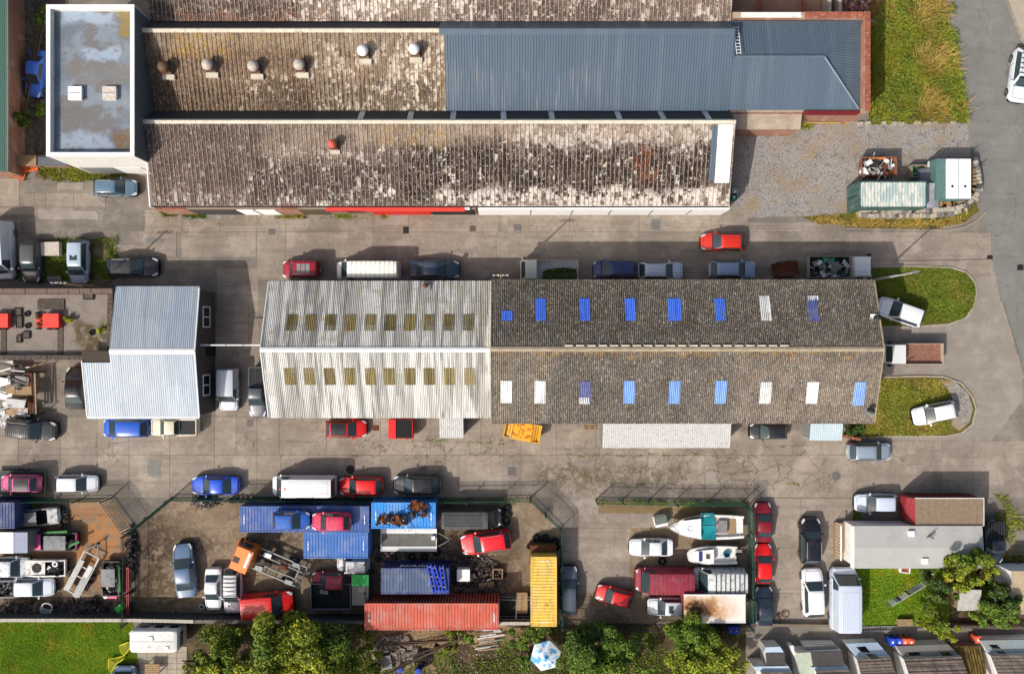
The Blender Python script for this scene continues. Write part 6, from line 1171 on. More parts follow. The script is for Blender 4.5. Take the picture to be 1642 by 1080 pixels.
def b2(t, X, hw, z):
    MB().loft([[(X(s), y*hw*f, z+h) for y in (1, .5, -.5, -1)] for s, f, h in ((.1, .45, .05), (.16, .55, .25), (.5, .78, .4), (.51, .78, -.1))], False).build('cabin', m_render, t, True)
    MB().box(X(.27), X(.2), -hw*.52, hw*.52, z+.26, z+.36).build('window_strip', simple('blue_window_strip', C(56, 70, 130), .3), t); MB().box(X(.42), X(.34), -.22, .22, z+.35, z+.43).build('hatch', simple('tan_hatch', C(140, 124, 108), .5), t); MB().box(X(.41), X(.35), -.15, .15, z+.43, z+.44).build('hatch_glass', m_glass, t)
    MB().box(X(.88), X(.52), -hw*.72, hw*.72, z-.5, z-.35).build('cockpit_floor', simple('wet_wood', C(74, 58, 42), .8, var=.3), t)
    MB().lathe(X(.79), -.1, [(.32, -.36), (.32, .0), (.26, 0), (.26, -.3)], 14, z).build('bucket', simple('blue_bucket', C(40, 104, 130), .5), t)
    for sg in (.0, -.45): MB().bx(X(1.03), sg, z-.1, .5, .28, .5).build('outboard_motor', m_galv if sg else m_black, t)
boat('larger white cabin boat with teal canvas over its cockpit', 1133, 845, 180, 7.2, 2.35, .95, .5, None, b1)
boat('smaller cream cabin boat with two outboard motors below the larger boat', 1143, 890, 180, 4.75, 1.75, .75, .45, None, b2)
t = thing('metal_cabinet', 'tilted white metal cabinet beside the bow of the larger boat', 'cabinet', (*P(1060, 836, .8)[:2], 0), R(12), plain=False)
MB().box(-.6, .6, -.45, .5, 0, .85).build('body', m_white, t); MB().box(-.6, .6, -.2, .5, .85, .9).build('lid', simple('grey_green_lid', C(100, 108, 100), .6), t); MB().box(-.5, -.45, -.47, -.45, .2, .7).build('handle', m_dark, t)

# ---------------------------------------------------------------- scrap vehicles built as stripped shells
def stripped(label, px, py, deg, L, W, col, roofc, roof=(.0, -1.0), bits=None, bonnet=None, tail=None, grp='stripped scrap cars'):
    t = truck(px, py, deg, label, name='scrap_car', cat='scrap car', h=.9); t['group'] = grp
    MB().box(-L/2, L/2, -W/2+.1, W/2-.1, .25, .45).build('floor_pan', m_dark, t)
    for sg in (1, -1): MB().loft([[(x, sg*W/2, .3), (x, sg*W/2, h), (x, sg*(W/2-.14), h+.02)] for x, h in ((-L/2, .8), (-L/4, .95), (0, .95), (L/4, .9), (L/2, .7))], False, False).build('side_panel', m_pworn, t, color=col)
    for x in (-L/2, L/2-.1): MB().box(x, x+.1, -W/2+.1, W/2-.1, .3, .78).build('end_panel', m_pworn, t, color=tail or col)
    if roofc: x0, x1 = roof; MB().loft([[(x, y*W/2*.76, 1.35-.05*abs(y)) for y in (1, .4, -.4, -1)] for x in (x0, (x0+x1)/2, x1)], False, False).build('roof_panel', m_pworn, t, color=roofc)
    if roofc:
        for x in (x0, x1):
            for sg in (1, -1): MB().tube((x, sg*W*.37, 1.32), (x+(.35 if x > 0 else -.3), sg*W*.46, .9), .04).build('pillar', m_dark, t)
    if bonnet: MB().loft([[(L/2-.95, y*W*.4, .98) for y in (1, 0, -1)], [(L/2-.05, y*W*.44, .86) for y in (1, 0, -1)], [(L/2+.12, y*W*.36, .6) for y in (1, 0, -1)]], False, False).build('bonnet', m_pworn, t, True, bonnet)
    junk(t, -L/2+.3, L/2-.4, -W/2+.3, W/2-.3, .5, 26, .4, [m_dark, m_dark, m_black, m_pl, m_galv], .35, 'loose_part')
    for x in (-L*.3, L*.3):
        for sg in (1, -1): MB().tube((x, sg*(W/2-.22), .3), (x, sg*(W/2-.02), .3), .29, 12).build('wheel', m_rub, t)
    return t
stripped('silver grey stripped car with crushed nose at the top of the scrap yard', 61, 829, 5, 3.8, 1.6, C(140, 142, 144), C(116, 118, 120), (-1.5, .1), bonnet=C(196, 196, 196))
t = stripped('pink nosed stripped car with grey roof and green panels', 86, 868, 180, 4.3, 1.75, C(60, 62, 66), C(116, 122, 126), (-1.4, .7), bonnet=C(230, 92, 150), tail=C(170, 60, 110))
for x, y, a_ in ((-.3, .95, .05), (-2.0, -.2, .4)): MB().bx(x, -y, 1.0, 2.2 if a_ < .1 else 1.2, .22, .1, a_).build('green_panel', m_any, t, color=C(40, 120, 50))
t = stripped('white stripped shell with open engine bay and loose wheels', 72, 911, 0, 3.8, 1.6, C(220, 218, 212), None)
MB().box(-1.85, -.0, -.7, .7, .8, .86).build('shell_top', m_pworn, t, color=C(214, 210, 204)); MB().lathe(-.8, .05, [(.5, .86), (.45, .9)], 9).build('engine', m_dark, t)
for x, y in ((1.0, .45), (1.2, -.45)): MB().torus((x, y, .9), .22, .09, 12, 6).build('loose_wheel', m_rub if y < 0 else m_white, t)
t = stripped('black stripped car with a dark green side at the end of the scrap yard', 177, 928, 90, 3.4, 1.7, C(58, 60, 62), C(120, 122, 126), (-.6, 1.1))
MB().bx(.1, -.85, .95, 2.6, .3, .14, .06).build('green_side', m_any, t, color=C(20, 100, 40)); MB().bx(-1.8, .1, .5, .3, 1.2, .3).build('pink_bumper', m_any, t, color=C(214, 100, 130)); MB().lathe(-1.75, .6, [(.2, .4), (.2, .7)], 12).build('white_drum', m_white, t)
stripped('grey broken estate shell at the photo edge under the white hatchback', 8, 944, 0, 2.6, 1.7, C(110, 118, 126), None)
# white scrap frames at the left edge
wf = thing('scrap_stack', 'tall stack of white scrap window frames beside the flat roofed workshop', 'scrap', (*P(22, 622, 1)[:2], 0), 0, plain=False)
for k in range(46):
    MB().bx(random.uniform(-1.6, 1.0), random.uniform(-2.3, 2.4), .25+random.random()*1.5, random.uniform(.9, 2.0), random.choice((.12, .12, .5, .8)), .1, random.uniform(-.35, .35), (random.uniform(-.25, .25), random.uniform(-.15, .15))).build('frame_piece', random.choice((m_white, m_bag, m_bag, m_galv, m_pl, m_wood, m_black)), wf)
sf = thing('steel_stillage', 'dark steel stillage of long planks beside the white scrap frames', 'stillage', (*P(54, 630, 1)[:2], 0), 0, plain=False)
for x in (-.5, .5):
    for y in (-2, 2): MB().tube((x, y, 0), (x, y, 1.6), .06).build('post', m_dark, sf)
for k in range(5): MB().bx(-.4+k*.2, 0, 1.1+.06*k, .14, 3.9, .08, random.uniform(-.04, .04)).build('plank', random.choice((m_wood, m_dark, m_rust)), sf)
heap('white_rubble', 'low spread of white plaster rubble beneath the scrap frames', 'rubble', 16, 668, 1.6, 1.0, 160, .4, m_bag, .3)
gb2 = solo(MB().lathe(*pw(50, 660), [(.5, 0), (.55, .3), (.3, .5), (.1, .55)], 9), 'green_sack', simple('dark_green_sack', C(26, 66, 52), .7, var=.3), 'dark green sack beside the white plaster rubble', 'sack')
heap('dark_scrap', 'long bank of dark scrap along the scrap yard wall', 'scrap', 40, 980, 3.4, .75, 924, 0.25, m_matt, .6); heap('dark_scrap', 'bank of dark car parts between hose coils and green drum', 'scrap', 130, 978, 2.6, .8, 836, 0.25, m_matt, .6)
heap('tyre_scrap', 'dark scrap and car parts along the slatted inner fence', 'scrap', 213, 885, .5, 2.8, 572, 0.22, m_matt, .8)
heap('engine_scrap', 'mound of engine parts around the white square lid', 'scrap', 760, 922, 3.0, 1.9, 924, 0.26, m_matt, .7); heap('car_parts', 'scattered dark parts along the container fence', 'scrap', 620, 890, 1.2, .8, 264, 0.22, m_matt, .4)
heap('wall_scrap', 'dark scrap leaning under the top fence of the walled yard', 'scrap', 330, 803, 1.2, .45, 264, 0.31, m_matt, .9); heap('parts_pile', 'grey pile of parts beside the silver stripped car', 'scrap', 103, 830, .6, 1.0, 198, 0.25, m_matt, .7)
t = thing('white_lid', 'white square appliance among the engine parts', 'appliance', (*P(743, 922, 1.2)[:2], 0), 0, plain=False); MB().box(-.6, .6, -.55, .55, 0, 1.15).build('body', m_white, t); MB().box(-.62, .62, -.57, .57, 1.15, 1.2).build('top', m_white, t)
t = thing('wooden_crate', 'square wooden frame crate near the red four wheel drive', 'crate', (*P(798, 920, .6)[:2], 0), R(-3), plain=False)
MB().box(-.4, .4, -.4, .4, .05, .12).build('base', m_dark, t)
for a in ((-.5, .5, .4, .5), (-.5, .5, -.5, -.4), (-.5, -.4, -.4, .4), (.4, .5, -.4, .4)): MB().box(*a, 0, .6).build('side', m_wood, t)
t = thing('cardboard_panel', 'pale leaning board below the wooden frame crate', 'board', (*P(780, 937, .4)[:2], 0), R(8), plain=False); MB().bx(0, 0, .4, 1.5, .6, .06, 0, (.4, 0)).build('panel', m_wood, t); MB().bx(.3, .5, .5, .5, .12, .05, .3).build('strap', m_bag, t)
cg = thing('mesh_cage', 'galvanised mesh cage trailer between the salmon and yellow containers', 'cage', (*P(826, 975, 1)[:2], 0), 0, plain=False)
for z in (.5, 1.3): MB().path([V(-1.5, -.95, z), V(1.5, -.95, z), V(1.5, .95, z), V(-1.5, .95, z), V(-1.5, -.95, z)], .035).build('rail', m_galv, cg)
for x in (-1.5, -.75, 0, .75, 1.5):
    for y in (-.95, .95): MB().tube((x, y, 0), (x, y, 1.3), .03).build('upright', m_galv, cg)
MB().box(-1.5, 1.5, -.95, .95, .4, .48).build('floor', m_dark, cg); MB().box(.1, 1.2, -.6, 1.4, .5, .62).build('ply_board', m_wood, cg); MB().path([V(.1, -.95, 1.3), V(.1, .95, 1.3)], .03).build('crossbar', m_galv, cg)
pb = thing('brown_box', 'brown metal box end with white sign above the yellow container', 'metal box', (*P(871, 890, 1.5)[:2], 0), 0, plain=False)
MB().box(-1.25, 1.25, -.9, .95, 0, 1.4).build('body', simple('olive_brown', C(96, 76, 40), .8, var=.3), pb); MB().box(-.15, .15, -.4, -.1, 1.4, 1.42).build('sign', m_white, pb); MB().box(-1.25, 1.25, .45, .95, 1.4, 1.5).build('beam', m_rust, pb)
def tyre(px, py, z=.15, label='', r=.3, tilt=None, group='loose tyres in the yards', mat=None):
    p = P(px, py, z); mb = MB().torus((p.x, p.y, z), r, .12, 14, 6, tilt); o = solo(mb, 'tyre', mat or m_rub, label, 'tyre', group, True); return o
TL = 'black tyre heaped at the end of the yellow container'
for i, (px, py, z) in enumerate(((860, 862, .15), (866, 868, .3), (874, 862, .2), (872, 874, .4), (880, 868, .2), (886, 874, .35), (890, 868, .2), (858, 874, .15), (866, 877, .35), (880, 879, .5), (850, 875, .15), (893, 877, .3))): tyre(px, py, z+.1, TL, .27, (random.uniform(-.5, .5), random.uniform(-.5, .5), 0), 'tyres heaped by the yellow container')
for (px, py), w_ in zip(((813, 815), (814, 826), (806, 820), (812, 836)), ('topmost', 'second from the top', 'innermost', 'lowest')): tyre(px, py, .2, 'tyre beside the stripped dark grey van, %s of four' % w_, .27, None, 'tyres beside the dark grey van')
for (px, py), w_ in zip(((206, 872), (214, 866), (217, 880)), ('on the scrap yard side', 'nearest the gates', 'farthest from the gates')): tyre(px, py, .2, 'black tyre by the inner scrap yard fence, %s' % w_, .28, (.3, .2, 0), 'tyres by the inner scrap yard fence')
for (px, py), w_ in zip(((660, 892), (700, 885), (680, 893), (612, 892)), ('halfway along it', 'nearest the trailer drawbar', 'between two other tyres', 'at its outer corner')): tyre(px, py, .15, 'tyre lying above the navy container, %s' % w_, .28, None, 'tyres around the navy container')
for (px, py), w_ in zip(((372, 803), (380, 802), (388, 803), (396, 802)), ('first', 'second', 'third', 'fourth')): tyre(px, py, .3, 'tyre propped under the top fence, %s towards the long blue container' % w_, .28, (R(60), 0, 0), 'tyres under the top fence')
tyre(150, 963, .25, 'wheel with pale rim lying on the dark car parts', .3)
tyre(1062, 899, .15, 'single tyre on the ground above the dull maroon van', .3)
tyre(324, 972, .18, 'pale wheel standing beside the white saloon', .24, None, None, m_galv)
hc = thing('hose_coil', 'coil of pale hose on the dark scrap bank', 'hose', (*pw(80, 972), .3), 0, plain=False)
for k in range(4): MB().torus((.1*k-.1, .12*k-.1, .1+.1*k), .55-.03*k, .06, 18, 5, (.15*k, .1, 0)).build('loop', m_bag if k % 2 else m_canopy, hc)
gd = thing('green_drum', 'bright green moulded seat shell by the pink fence post', 'scrap', (*P(193, 974, .6)[:2], 0), R(35), plain=False)
MB().loft([[(x, y, z) for x, z in ((-.5, .3), (-.45, .75), (.3, .8), (.55, .5))] for y in (-.3, -.1, .1, .3)], False).build('shell', m_any, gd, True, C(34, 190, 60)); MB().torus((.5, -.5, .3), .25, .1, 12, 5).build('wheel', m_rub, gd)
pk = thing('pink_barrier', 'long pink red steel barrier along the inner scrap yard fence', 'barrier', (*P(205, 950, .8)[:2], 0), 0, plain=False)
for x in (-.08, .08): MB().box(x-.03, x+.03, -2.2, 2.5, .75, .85).build('bar', m_any, pk, color=C(206, 92, 92))
for y in (-2.2, -.2, 2.4): MB().box(-.11, .11, y-.05, y+.05, 0, .9).build('post', m_any, pk, color=C(206, 92, 92))

# ---------------------------------------------------------------- small things about the place
def barrier(label, px, py, deg):
    p = P(px, py, .6); t = thing('barrier', label, 'barrier', (p.x, p.y, 0), R(deg), 'orange road barriers', plain=False); cl = C(236, 110, 40)
    for z in (.1, .95): MB().box(-.75, .75, -.04, .04, z, z+.1).build('rail', m_any, t, color=cl)
    for k in range(7): MB().box(-.72+k*.23, -.62+k*.23, -.03, .03, .2, .95).build('bar', m_any, t, color=cl)
    for x in (-.6, .6): MB().box(x-.05, x+.05, -.3, .3, 0, .06).build('foot', m_any, t, color=cl)
    return t
for k, (px, py, dg, lb, tl) in enumerate(((24, 270, -28, 'orange road barrier leaning nearest the photo edge', -.9), (38, 279, 62, 'orange road barrier lying crosswise between the other two', -.9), (46, 274, 15, 'orange road barrier nearest the grey outbuilding', -.8))): o = barrier(lb, px, py, dg); o.rotation_euler[0] = tl; o.location.z = .15
cs_ = solo(MB().bx(*pw(87, 400), .35, 1.75, 1.3, .7, .03), 'concrete_block', simple('pale_concrete', C(196, 186, 172), .95, var=.2, sc=3), 'pale concrete block on the weeds between two parked cars', 'concrete block')
for px, py, a_, lb in ((57, 446, -.4, 'bent grey metal sheet behind the dark grey hatchback'), (93, 450, .1, 'pale broken panel behind the concrete block')): solo(MB().bx(*pw(px, py), .5, 1.2, .8, .06, a_, (.4, .2)), 'loose_sheet', m_pl, lb, 'metal sheet')
pal = thing('pallet', 'wooden pallet leaning beside the long canopy', 'pallet', (*P(946, 681, .3)[:2], .02), R(-2), plain=False)
for k in range(5): MB().box(-.6, .6, -.5+k*.23, -.38+k*.23, .12, .15).build('slat', m_wood, pal)
for k in range(3): MB().box(-.6+k*.55, -.5+k*.55, -.5, .52, 0, .12).build('bearer', m_wood, pal)
bw = thing('brick_stub_wall', 'short brick stub wall above the grey blue hatchback', 'wall', (*pw(1366, 702), 0))
for r_ in range(6):
    for k in range(5): q = P(1356+k*5, 699+k*1.2, .5); MB().bx(q.x, q.y, .07+r_*.13, .28, .26, .12, -.22).build('brick', m_brickp, bw)
def manhole(px, py, lx, ly, label, rnd=False, mat=m_dark):
    x, y = pw(px, py)
    if rnd: mb = MB().lathe(x, y, [(.42, .0), (.42, .036), (.36, .036), (.36, .03), (.2, .03), (.2, .036), (.02, .036)], 18)
    else: mb = MB().box(x-lx/2, x+lx/2, y-ly/2, y+ly/2, 0, .034); [mb.box(x-lx/2+.06, x+lx/2-.06, y-ly/2+.08+k*ly/5, y-ly/2+.14+k*ly/5, .034, .04) for k in range(5)]
    return solo(mb, 'manhole_cover', mat, label, 'manhole cover', 'manhole covers in the lanes')
mm = simple('grey_iron', C(104, 100, 98), .7, .1, .2)
for px, py, lx, ly, lb, m_ in ((436, 372, .65, .55, 'grey manhole cover nearest the alley mouth in the upper lane', mm), (651, 369, .55, .65, 'dark manhole cover below the red shutter', m_dark), (758, 367, .6, .5, 'reddish manhole cover below the white frontage corner', simple('reddish_iron', C(96, 78, 72), .8)), (830, 365, .75, .6, 'worn grey manhole cover farther along the white frontage', mm), (603, 686, .6, .5, 'rusty manhole cover between red hatchback and red box trailer', m_rust), (821, 755, .8, .85, 'pale blue grey double manhole cover above the yard gateway', mm), (1587, 413, .55, .35, 'dark gully grate at the end of the upper lane', m_dark), (1636, 429, .6, .5, 'dark gully grate in the asphalt road', m_dark), (679, 750, .7, .5, 'grey manhole cover above the black hatchback', mm), (401, 678, .6, .7, 'square manhole cover in the alley mouth below the dark grey pickup', mm)): manhole(px, py, lx, ly, lb, False, m_)
manhole(1341, 763, 0, 0, 'round manhole cover in the cracked lower lane', True, mm); manhole(562, 752, 0, 0, 'small round dark cover above the red hatchback', True, m_dark)
def wbin(label, px, py, col, grp):
    p = P(px, py, 1); t = thing('wheelie_bin', label, 'wheelie bin', (p.x, p.y, 0), random.uniform(-.1, .1), grp, plain=False)
    MB().prism([(-.24, -.28), (.24, -.28), (.24, .28), (-.24, .28)], .1, 1.0).build('body', m_any, t, color=col); MB().box(-.28, .28, -.32, .34, 1.0, 1.08).build('lid', m_any, t, color=col); MB().tube((-.28, .36, 1.0), (.28, .36, 1.0), .03).build('handle', m_any, t, color=col)
    MB().box(-.08, .08, -.1, .1, 1.08, 1.085).build('lid_label', m_white, t)
    for x in (-.26, .26): MB().tube((x-.03, .25, .12), (x+.03, .25, .12), .12, 10).build('wheel', m_rub, t)
for k, (px, col, lb) in enumerate(((1431, C(30, 70, 190), 'blue wheelie bin nearest the light blue house roof'), (1442, C(36, 76, 200), 'blue wheelie bin beside the orange bins'), (1451, C(226, 98, 58), 'orange wheelie bin beside the blue bins'), (1461, C(226, 98, 58), 'orange wheelie bin farthest from the blue bins'))): wbin(lb, px, 1029, col, 'wheelie bins behind the houses')
wbin('lone orange wheelie bin behind the blue grey roofed end house', 1568, 1025, C(214, 92, 62), 'wheelie bins behind the houses')
for px, lb in ((1172, 'blue wheelie bin outside the boat yard fence nearest the large bush'), (1181, 'blue wheelie bin outside the boat yard fence nearest the parking court')): wbin(lb, px, 1010, C(34, 74, 200), 'wheelie bins outside the boat yard')
wbin('green wheelie bin at the corner of the mossy workshop', 1177, 316, C(30, 110, 92), None); wbin('grey wheelie bin at the corner of the mossy workshop', 1178, 308, C(150, 154, 154), None)
# ---------------------------------------------------------------- fences, walls, gates
m_green = simple('green_fence_paint', C(44, 92, 78), .6, .1, .25, 3)
m_fgrey = simple('dark_fence_steel', C(66, 68, 66), .7, .2, .3, 3)
def palisade(label, pts, h=2.1, mat=m_green, name='palisade_fence', cat='fence', pitch=.155):
    pw_ = .045 if cat == 'fence' else .09
    w_ = [Vector(q) for q in pp(pts)]; c = sum(w_, Vector((0, 0)))/len(w_); t = thing(name, label, cat, (c.x, c.y, 0), group='steel palisade fences')
    pal = MB()
    for a, b in zip(w_, w_[1:]):
        L = (b-a).length; d = (b-a)/L; ang = math.atan2(d.y, d.x); n = max(1, round(L/2.7)); nr = Vector((-d.y, d.x))
        for i in range(n+1): q = a+d*(L*i/n); MB().bx(q.x, q.y, h/2, .1, .1, h, ang).build('post', mat, t)
        for z in (.35, h-.4): m = (a+b)/2; MB().bx(m.x+nr.x*.04, m.y+nr.y*.04, z, L, .05, .07, ang).build('rail', mat, t)
        for i in range(int(L/pitch)): q = a+d*(pitch*(i+.5))+nr*.09; pal.bx(q.x, q.y, (h+.15)/2, pw_, .025, h+.1, ang)
    o = pal.build('pales', mat, t); o['kind'] = 'stuff'; return t
palisade('green palisade fence along the top of the scrap yard', [(-20, 801), (90, 799), (178, 798)])
palisade('slatted steel gate leaf open at the scrap yard mouth', [(178, 798), (212, 846)], 2.2, simple('pale_gate_steel', C(150, 142, 126), .6, .2, .2), 'palisade_gate', 'gate', .2)
palisade('green steel gate leaf open towards the walled yard', [(279, 797), (216, 848)], 2.2, m_green, 'palisade_gate', 'gate', .2)
palisade('long green palisade fence along the top of the container yards', [(279, 797), (420, 797), (560, 799), (700, 800), (850, 798)])
palisade('green steel gate leaf open beside the yellow container yard', [(850, 798), (898, 845)], 2.2, m_green, 'palisade_gate', 'gate', .2)
palisade('green palisade fence along the top of the boat yard', [(955, 801), (1080, 804), (1190, 804), (1197, 812)])
palisade('green palisade fence between the boat yard and the parked red cars', [(1197, 812), (1198, 998)])
palisade('green palisade fence between the yellow container yard and boat yard', [(898, 845), (899, 995)])
palisade('dark palisade fence along the bottom of the boat yard', [(899, 997), (1050, 999), (1198, 999)], 2.2, m_fgrey)
palisade('dark palisade fence dividing the scrap yard and the walled yard', [(213, 852), (212, 992)], 2.3, m_fgrey)
palisade('dark palisade fence dividing the two container yards', [(592, 803), (591, 985)], 2.4, m_fgrey)
def wall_run(label, pts, h, th, mat, cop, name='boundary_wall', piece=.9):
    w_ = [Vector(q) for q in pp(pts, h)]; c = sum(w_, Vector((0, 0)))/len(w_); t = thing(name, label, 'wall', (c.x, c.y, 0))
    for a, b in zip(w_, w_[1:]):
        L = (b-a).length; d = (b-a)/L; ang = math.atan2(d.y, d.x); m = (a+b)/2; MB().bx(m.x, m.y, (h-.08)/2, L, th, h-.08, ang).build('wall', mat, t); n = max(1, round(L/piece))
        for i in range(n): q = a+d*(L*(i+.5)/n); MB().bx(q.x, q.y, h-.035+random.uniform(-.012, .012), L/n-.02, th+.06, .09, ang).build('coping_stone', cop, t)
    return t
m_copw = simple('pale_coping', C(178, 172, 158), .9, var=.2)
wall_run('block wall with pale coping between the scrap yards and the lawn', [(-20, 994), (212, 994), (310, 996)], 1.9, .25, m_dwall, m_copw)
wall_run('block wall with pale coping below the walled yard', [(310, 996), (585, 997)], 1.8, .25, m_dwall, simple('grey_coping', C(112, 106, 96), .9, var=.25))
wall_run('pale wall stub between salmon and yellow containers', [(799, 999), (850, 999)], 1.6, .25, m_dwall, m_copw)
wall_run('low wall along the bottom of the parking court', [(1200, 1001), (1330, 1003)], .5, .2, m_brick2, simple('dark_wall_coping', C(120, 108, 94), .9, var=.25))
wall_run('low wall along the garden end of the back lane', [(1520, 1004), (1642, 1006)], .7, .2, m_brick2, m_cop)
# stone bank with pallets around the green container
sw = thing('stone_wall', 'curved dry stone wall around the green container and the tank', 'wall', (*pw(1540, 330), 0))
cur = [(1372, 345), (1420, 347), (1480, 346), (1520, 344), (1545, 335), (1561, 318), (1567, 298), (1563, 275), (1557, 255)]
w_ = [Vector(q) for q in pp(cur)]; ln = 0
for a, b in zip(w_, w_[1:]):
    n = max(1, round((b-a).length/.34))
    for i in range(n):
        q = a.lerp(b, (i+.5)/n); d = (b-a).normalized(); nr = Vector((-d.y, d.x))
        for j in range(2): z = nr*(j*.42-.05+random.uniform(-.05, .05)); MB().bx(q.x+z.x, q.y+z.y, .3+j*.25, random.uniform(.24, .36), random.uniform(.34, .44), .6+j*.5, math.atan2(d.y, d.x)+random.uniform(-.2, .2), (random.uniform(-.1, .1), random.uniform(-.1, .1))).build('stone', random.choice((m_stone, m_stone, m_pl, m_cop)), sw)
        q2 = q+nr*.95
        if random.random() < .75: MB().bx(q2.x, q2.y, 1.0, .26, .55, .08, math.atan2(d.y, d.x)+random.uniform(-.08, .08)).build('top_slat', simple_top if 0 else m_wood, sw)
tb = thing('timber_pile', 'pile of brown timbers between the tank and the curved stone wall', 'timber', (*P(1530, 320, .8)[:2], 0), 0, plain=False)
for k in range(9): MB().bx(random.uniform(-.5, .5), -.5+k*.12, .3+random.random()*.5, random.uniform(1.6, 2.8), .14, .08, random.uniform(.1, .45), (0, random.uniform(-.1, .1))).build('timber', random.choice((m_wood, m_rust, m_or)), tb)
# kerb stones and leaning posts along the rough grass
for i, (px, py) in enumerate(((1378, 199), (1390, 198), (1415, 198), (1432, 199), (1443, 199), (1469, 198), (1487, 198), (1497, 198), (1526, 198))):
    x, y = pw(px, py); solo(MB().bx(x, y, .15, random.uniform(.35, .6), .3, .35, random.uniform(-.2, .2), (.08, .05)), 'edge_stone', m_stone, 'pale edging stone below the rough grass, %s counting from the brick steps' % ('first', 'second', 'third', 'fourth', 'fifth', 'sixth', 'seventh', 'eighth', 'ninth')[i], 'stone', 'pale edging stones below the rough grass')
for i, (px, py) in enumerate(((1400, 195), (1426, 195), (1454, 195), (1483, 195), (1510, 195), (1549, 190), (1556, 245), (1568, 268))):
    x, y = pw(px, py); solo(MB().tube((x, y, 0), (x, y, 1.15), .045, 7), 'fence_post', simple('post_steel', C(92, 104, 100), .6) if i == 0 else D.materials['post_steel'], 'slim steel post along the gravel yard edge, %s counting from the brick steps' % ('first', 'second', 'third', 'fourth', 'fifth', 'sixth', 'seventh', 'last')[i], 'post', 'slim posts along the gravel yard edge')
# poles and overhead wires
def pole(label, px, py, h, r=.12, wires=()):
    p = P(px, py, 0); t = thing('utility_pole', label, 'pole', (p.x, p.y, 0), plain=False); MB().tube((0, 0, 0), (0, 0, h), r, 10, r*.7).build('shaft', m_wood, t)
    MB().box(-.7, .7, -.05, .05, h-.35, h-.25).build('crossarm', m_pl, t)
    for x in (-.6, -.2, .2, .6): MB().lathe(x, 0, [(.05, h-.25), (.07, h-.15), (.03, h-.06)], 8).build('insulator', m_white, t)
    return t
p1 = pole('utility pole top with crossarm at the joint of the central shed', 805, 452, 8.2); q1 = P(805, 452, 0); p2 = pole('utility pole beside the flat roofed workshop corner', 168, 462, 7.5); q2 = P(168, 462, 0)
q3 = P(1402, 448, 0); p3 = thing('lamp_column', 'pale tapered column leaning out over the upper grass island', 'lamp column', (q3.x, q3.y, 0), plain=False); MB().tube((0, 0, 0), (.25, .1, 6.5), .12, 10, .07).build('shaft', m_canopy, p3); MB().bx(.45, .16, 6.55, .55, .2, .14, .25).build('lantern', m_galv, p3)
def wire(label, a, b, sag=.35):
    pts = [a.lerp(b, i/12)+Vector((0, 0, -4*sag*(i/12)*(1-i/12))) for i in range(13)]; return solo(MB().path(pts, .014, 4), 'overhead_wire', m_dark, label, 'wire', 'overhead wires along the central shed')
for k, dy in enumerate((-.3, .3)):
    wire('thin overhead wire, %s, from the flat roofed workshop pole to the central shed pole' % ('lower strand', 'upper strand')[k], V(q2.x, q2.y+dy*.4, 7.4), V(q1.x, q1.y+dy*.4, 8.0)); wire('thin overhead wire, %s, from the central shed pole to the leaning column' % ('lower strand', 'upper strand')[k], V(q1.x, q1.y+dy*.4, 8.0), V(q3.x+.3, q3.y+dy*.4+.1, 6.5))

# ---------------------------------------------------------------- gardens
lx = thing('washing_line', 'washing line hung with pale laundry across the garden lawn', 'washing line', (*pw(1460, 955), 0))
a, b = P(1428, 973, 1.8), P(1492, 934, 1.8)
for q in (a, b): MB().tube((q.x, q.y, 0), (q.x, q.y, 1.9), .035).build('post', m_galv, lx)
MB().path([a, b], .02).build('line', m_white, lx)
mc = [simple('laundry_%s' % n, c_, .9, var=.1) for n, c_ in (('white', C(226, 226, 224)), ('grey', C(150, 156, 170)), ('lilac', C(140, 136, 170)), ('dark', C(52, 54, 62)))]
for k in range(15):
    q = a.lerp(b, .06+k*.06); d = (b-a).normalized(); l_ = random.uniform(.5, .95); wd = random.uniform(.14, .26); n_ = V(-d.y, d.x, 0)*random.uniform(.02, .22)
    MB().add([q, q+d*wd, q+d*wd+n_-V(0, 0, l_), q+n_*.9-V(0, 0, l_), q+V(.02, .02, 0), q+d*wd+V(.02, .02, 0), q+d*wd+n_-V(-.02, 0, l_), q+n_*.9-V(-.02, 0, l_)], [(0, 1, 2, 3), (7, 6, 5, 4)]).build('garment', random.choice(mc), lx)
ldr = thing('ladder', 'long aluminium ladder lying along the garden end', 'ladder', (*P(1407, 1007, .1)[:2], .05), R(1), plain=False)
for y in (-.2, .2): MB().box(-1.9, 1.9, y-.04, y+.04, 0, .08).build('stile', m_galv, ldr)
for k in range(14): MB().box(-1.8+k*.275, -1.75+k*.275, -.18, .18, .02, .06).build('rung', m_galv, ldr)
bch = thing('planter_box', 'weathered timber bench box at the foot of the garden lawn', 'bench', (*P(1452, 998, .5)[:2], 0), plain=False)
for k in range(4): MB().box(-.7, .7, -.32+k*.17, -.17+k*.17, .45, .5).build('slat', m_wood, bch)
for x in (-.6, .6): MB().box(x-.05, x+.05, -.3, .3, 0, .45).build('leg', m_wood, bch)
bk = thing('bicycle', 'white bicycle leaning under the edge of the mobile home', 'bicycle', (*P(1489, 914, .5)[:2], .0), 0, plain=False)
for x in (-.5, .5): MB().torus((x, 0, .34), .32, .025, 18, 5, (R(55), 0, 0)).build('wheel', m_rub, bk)
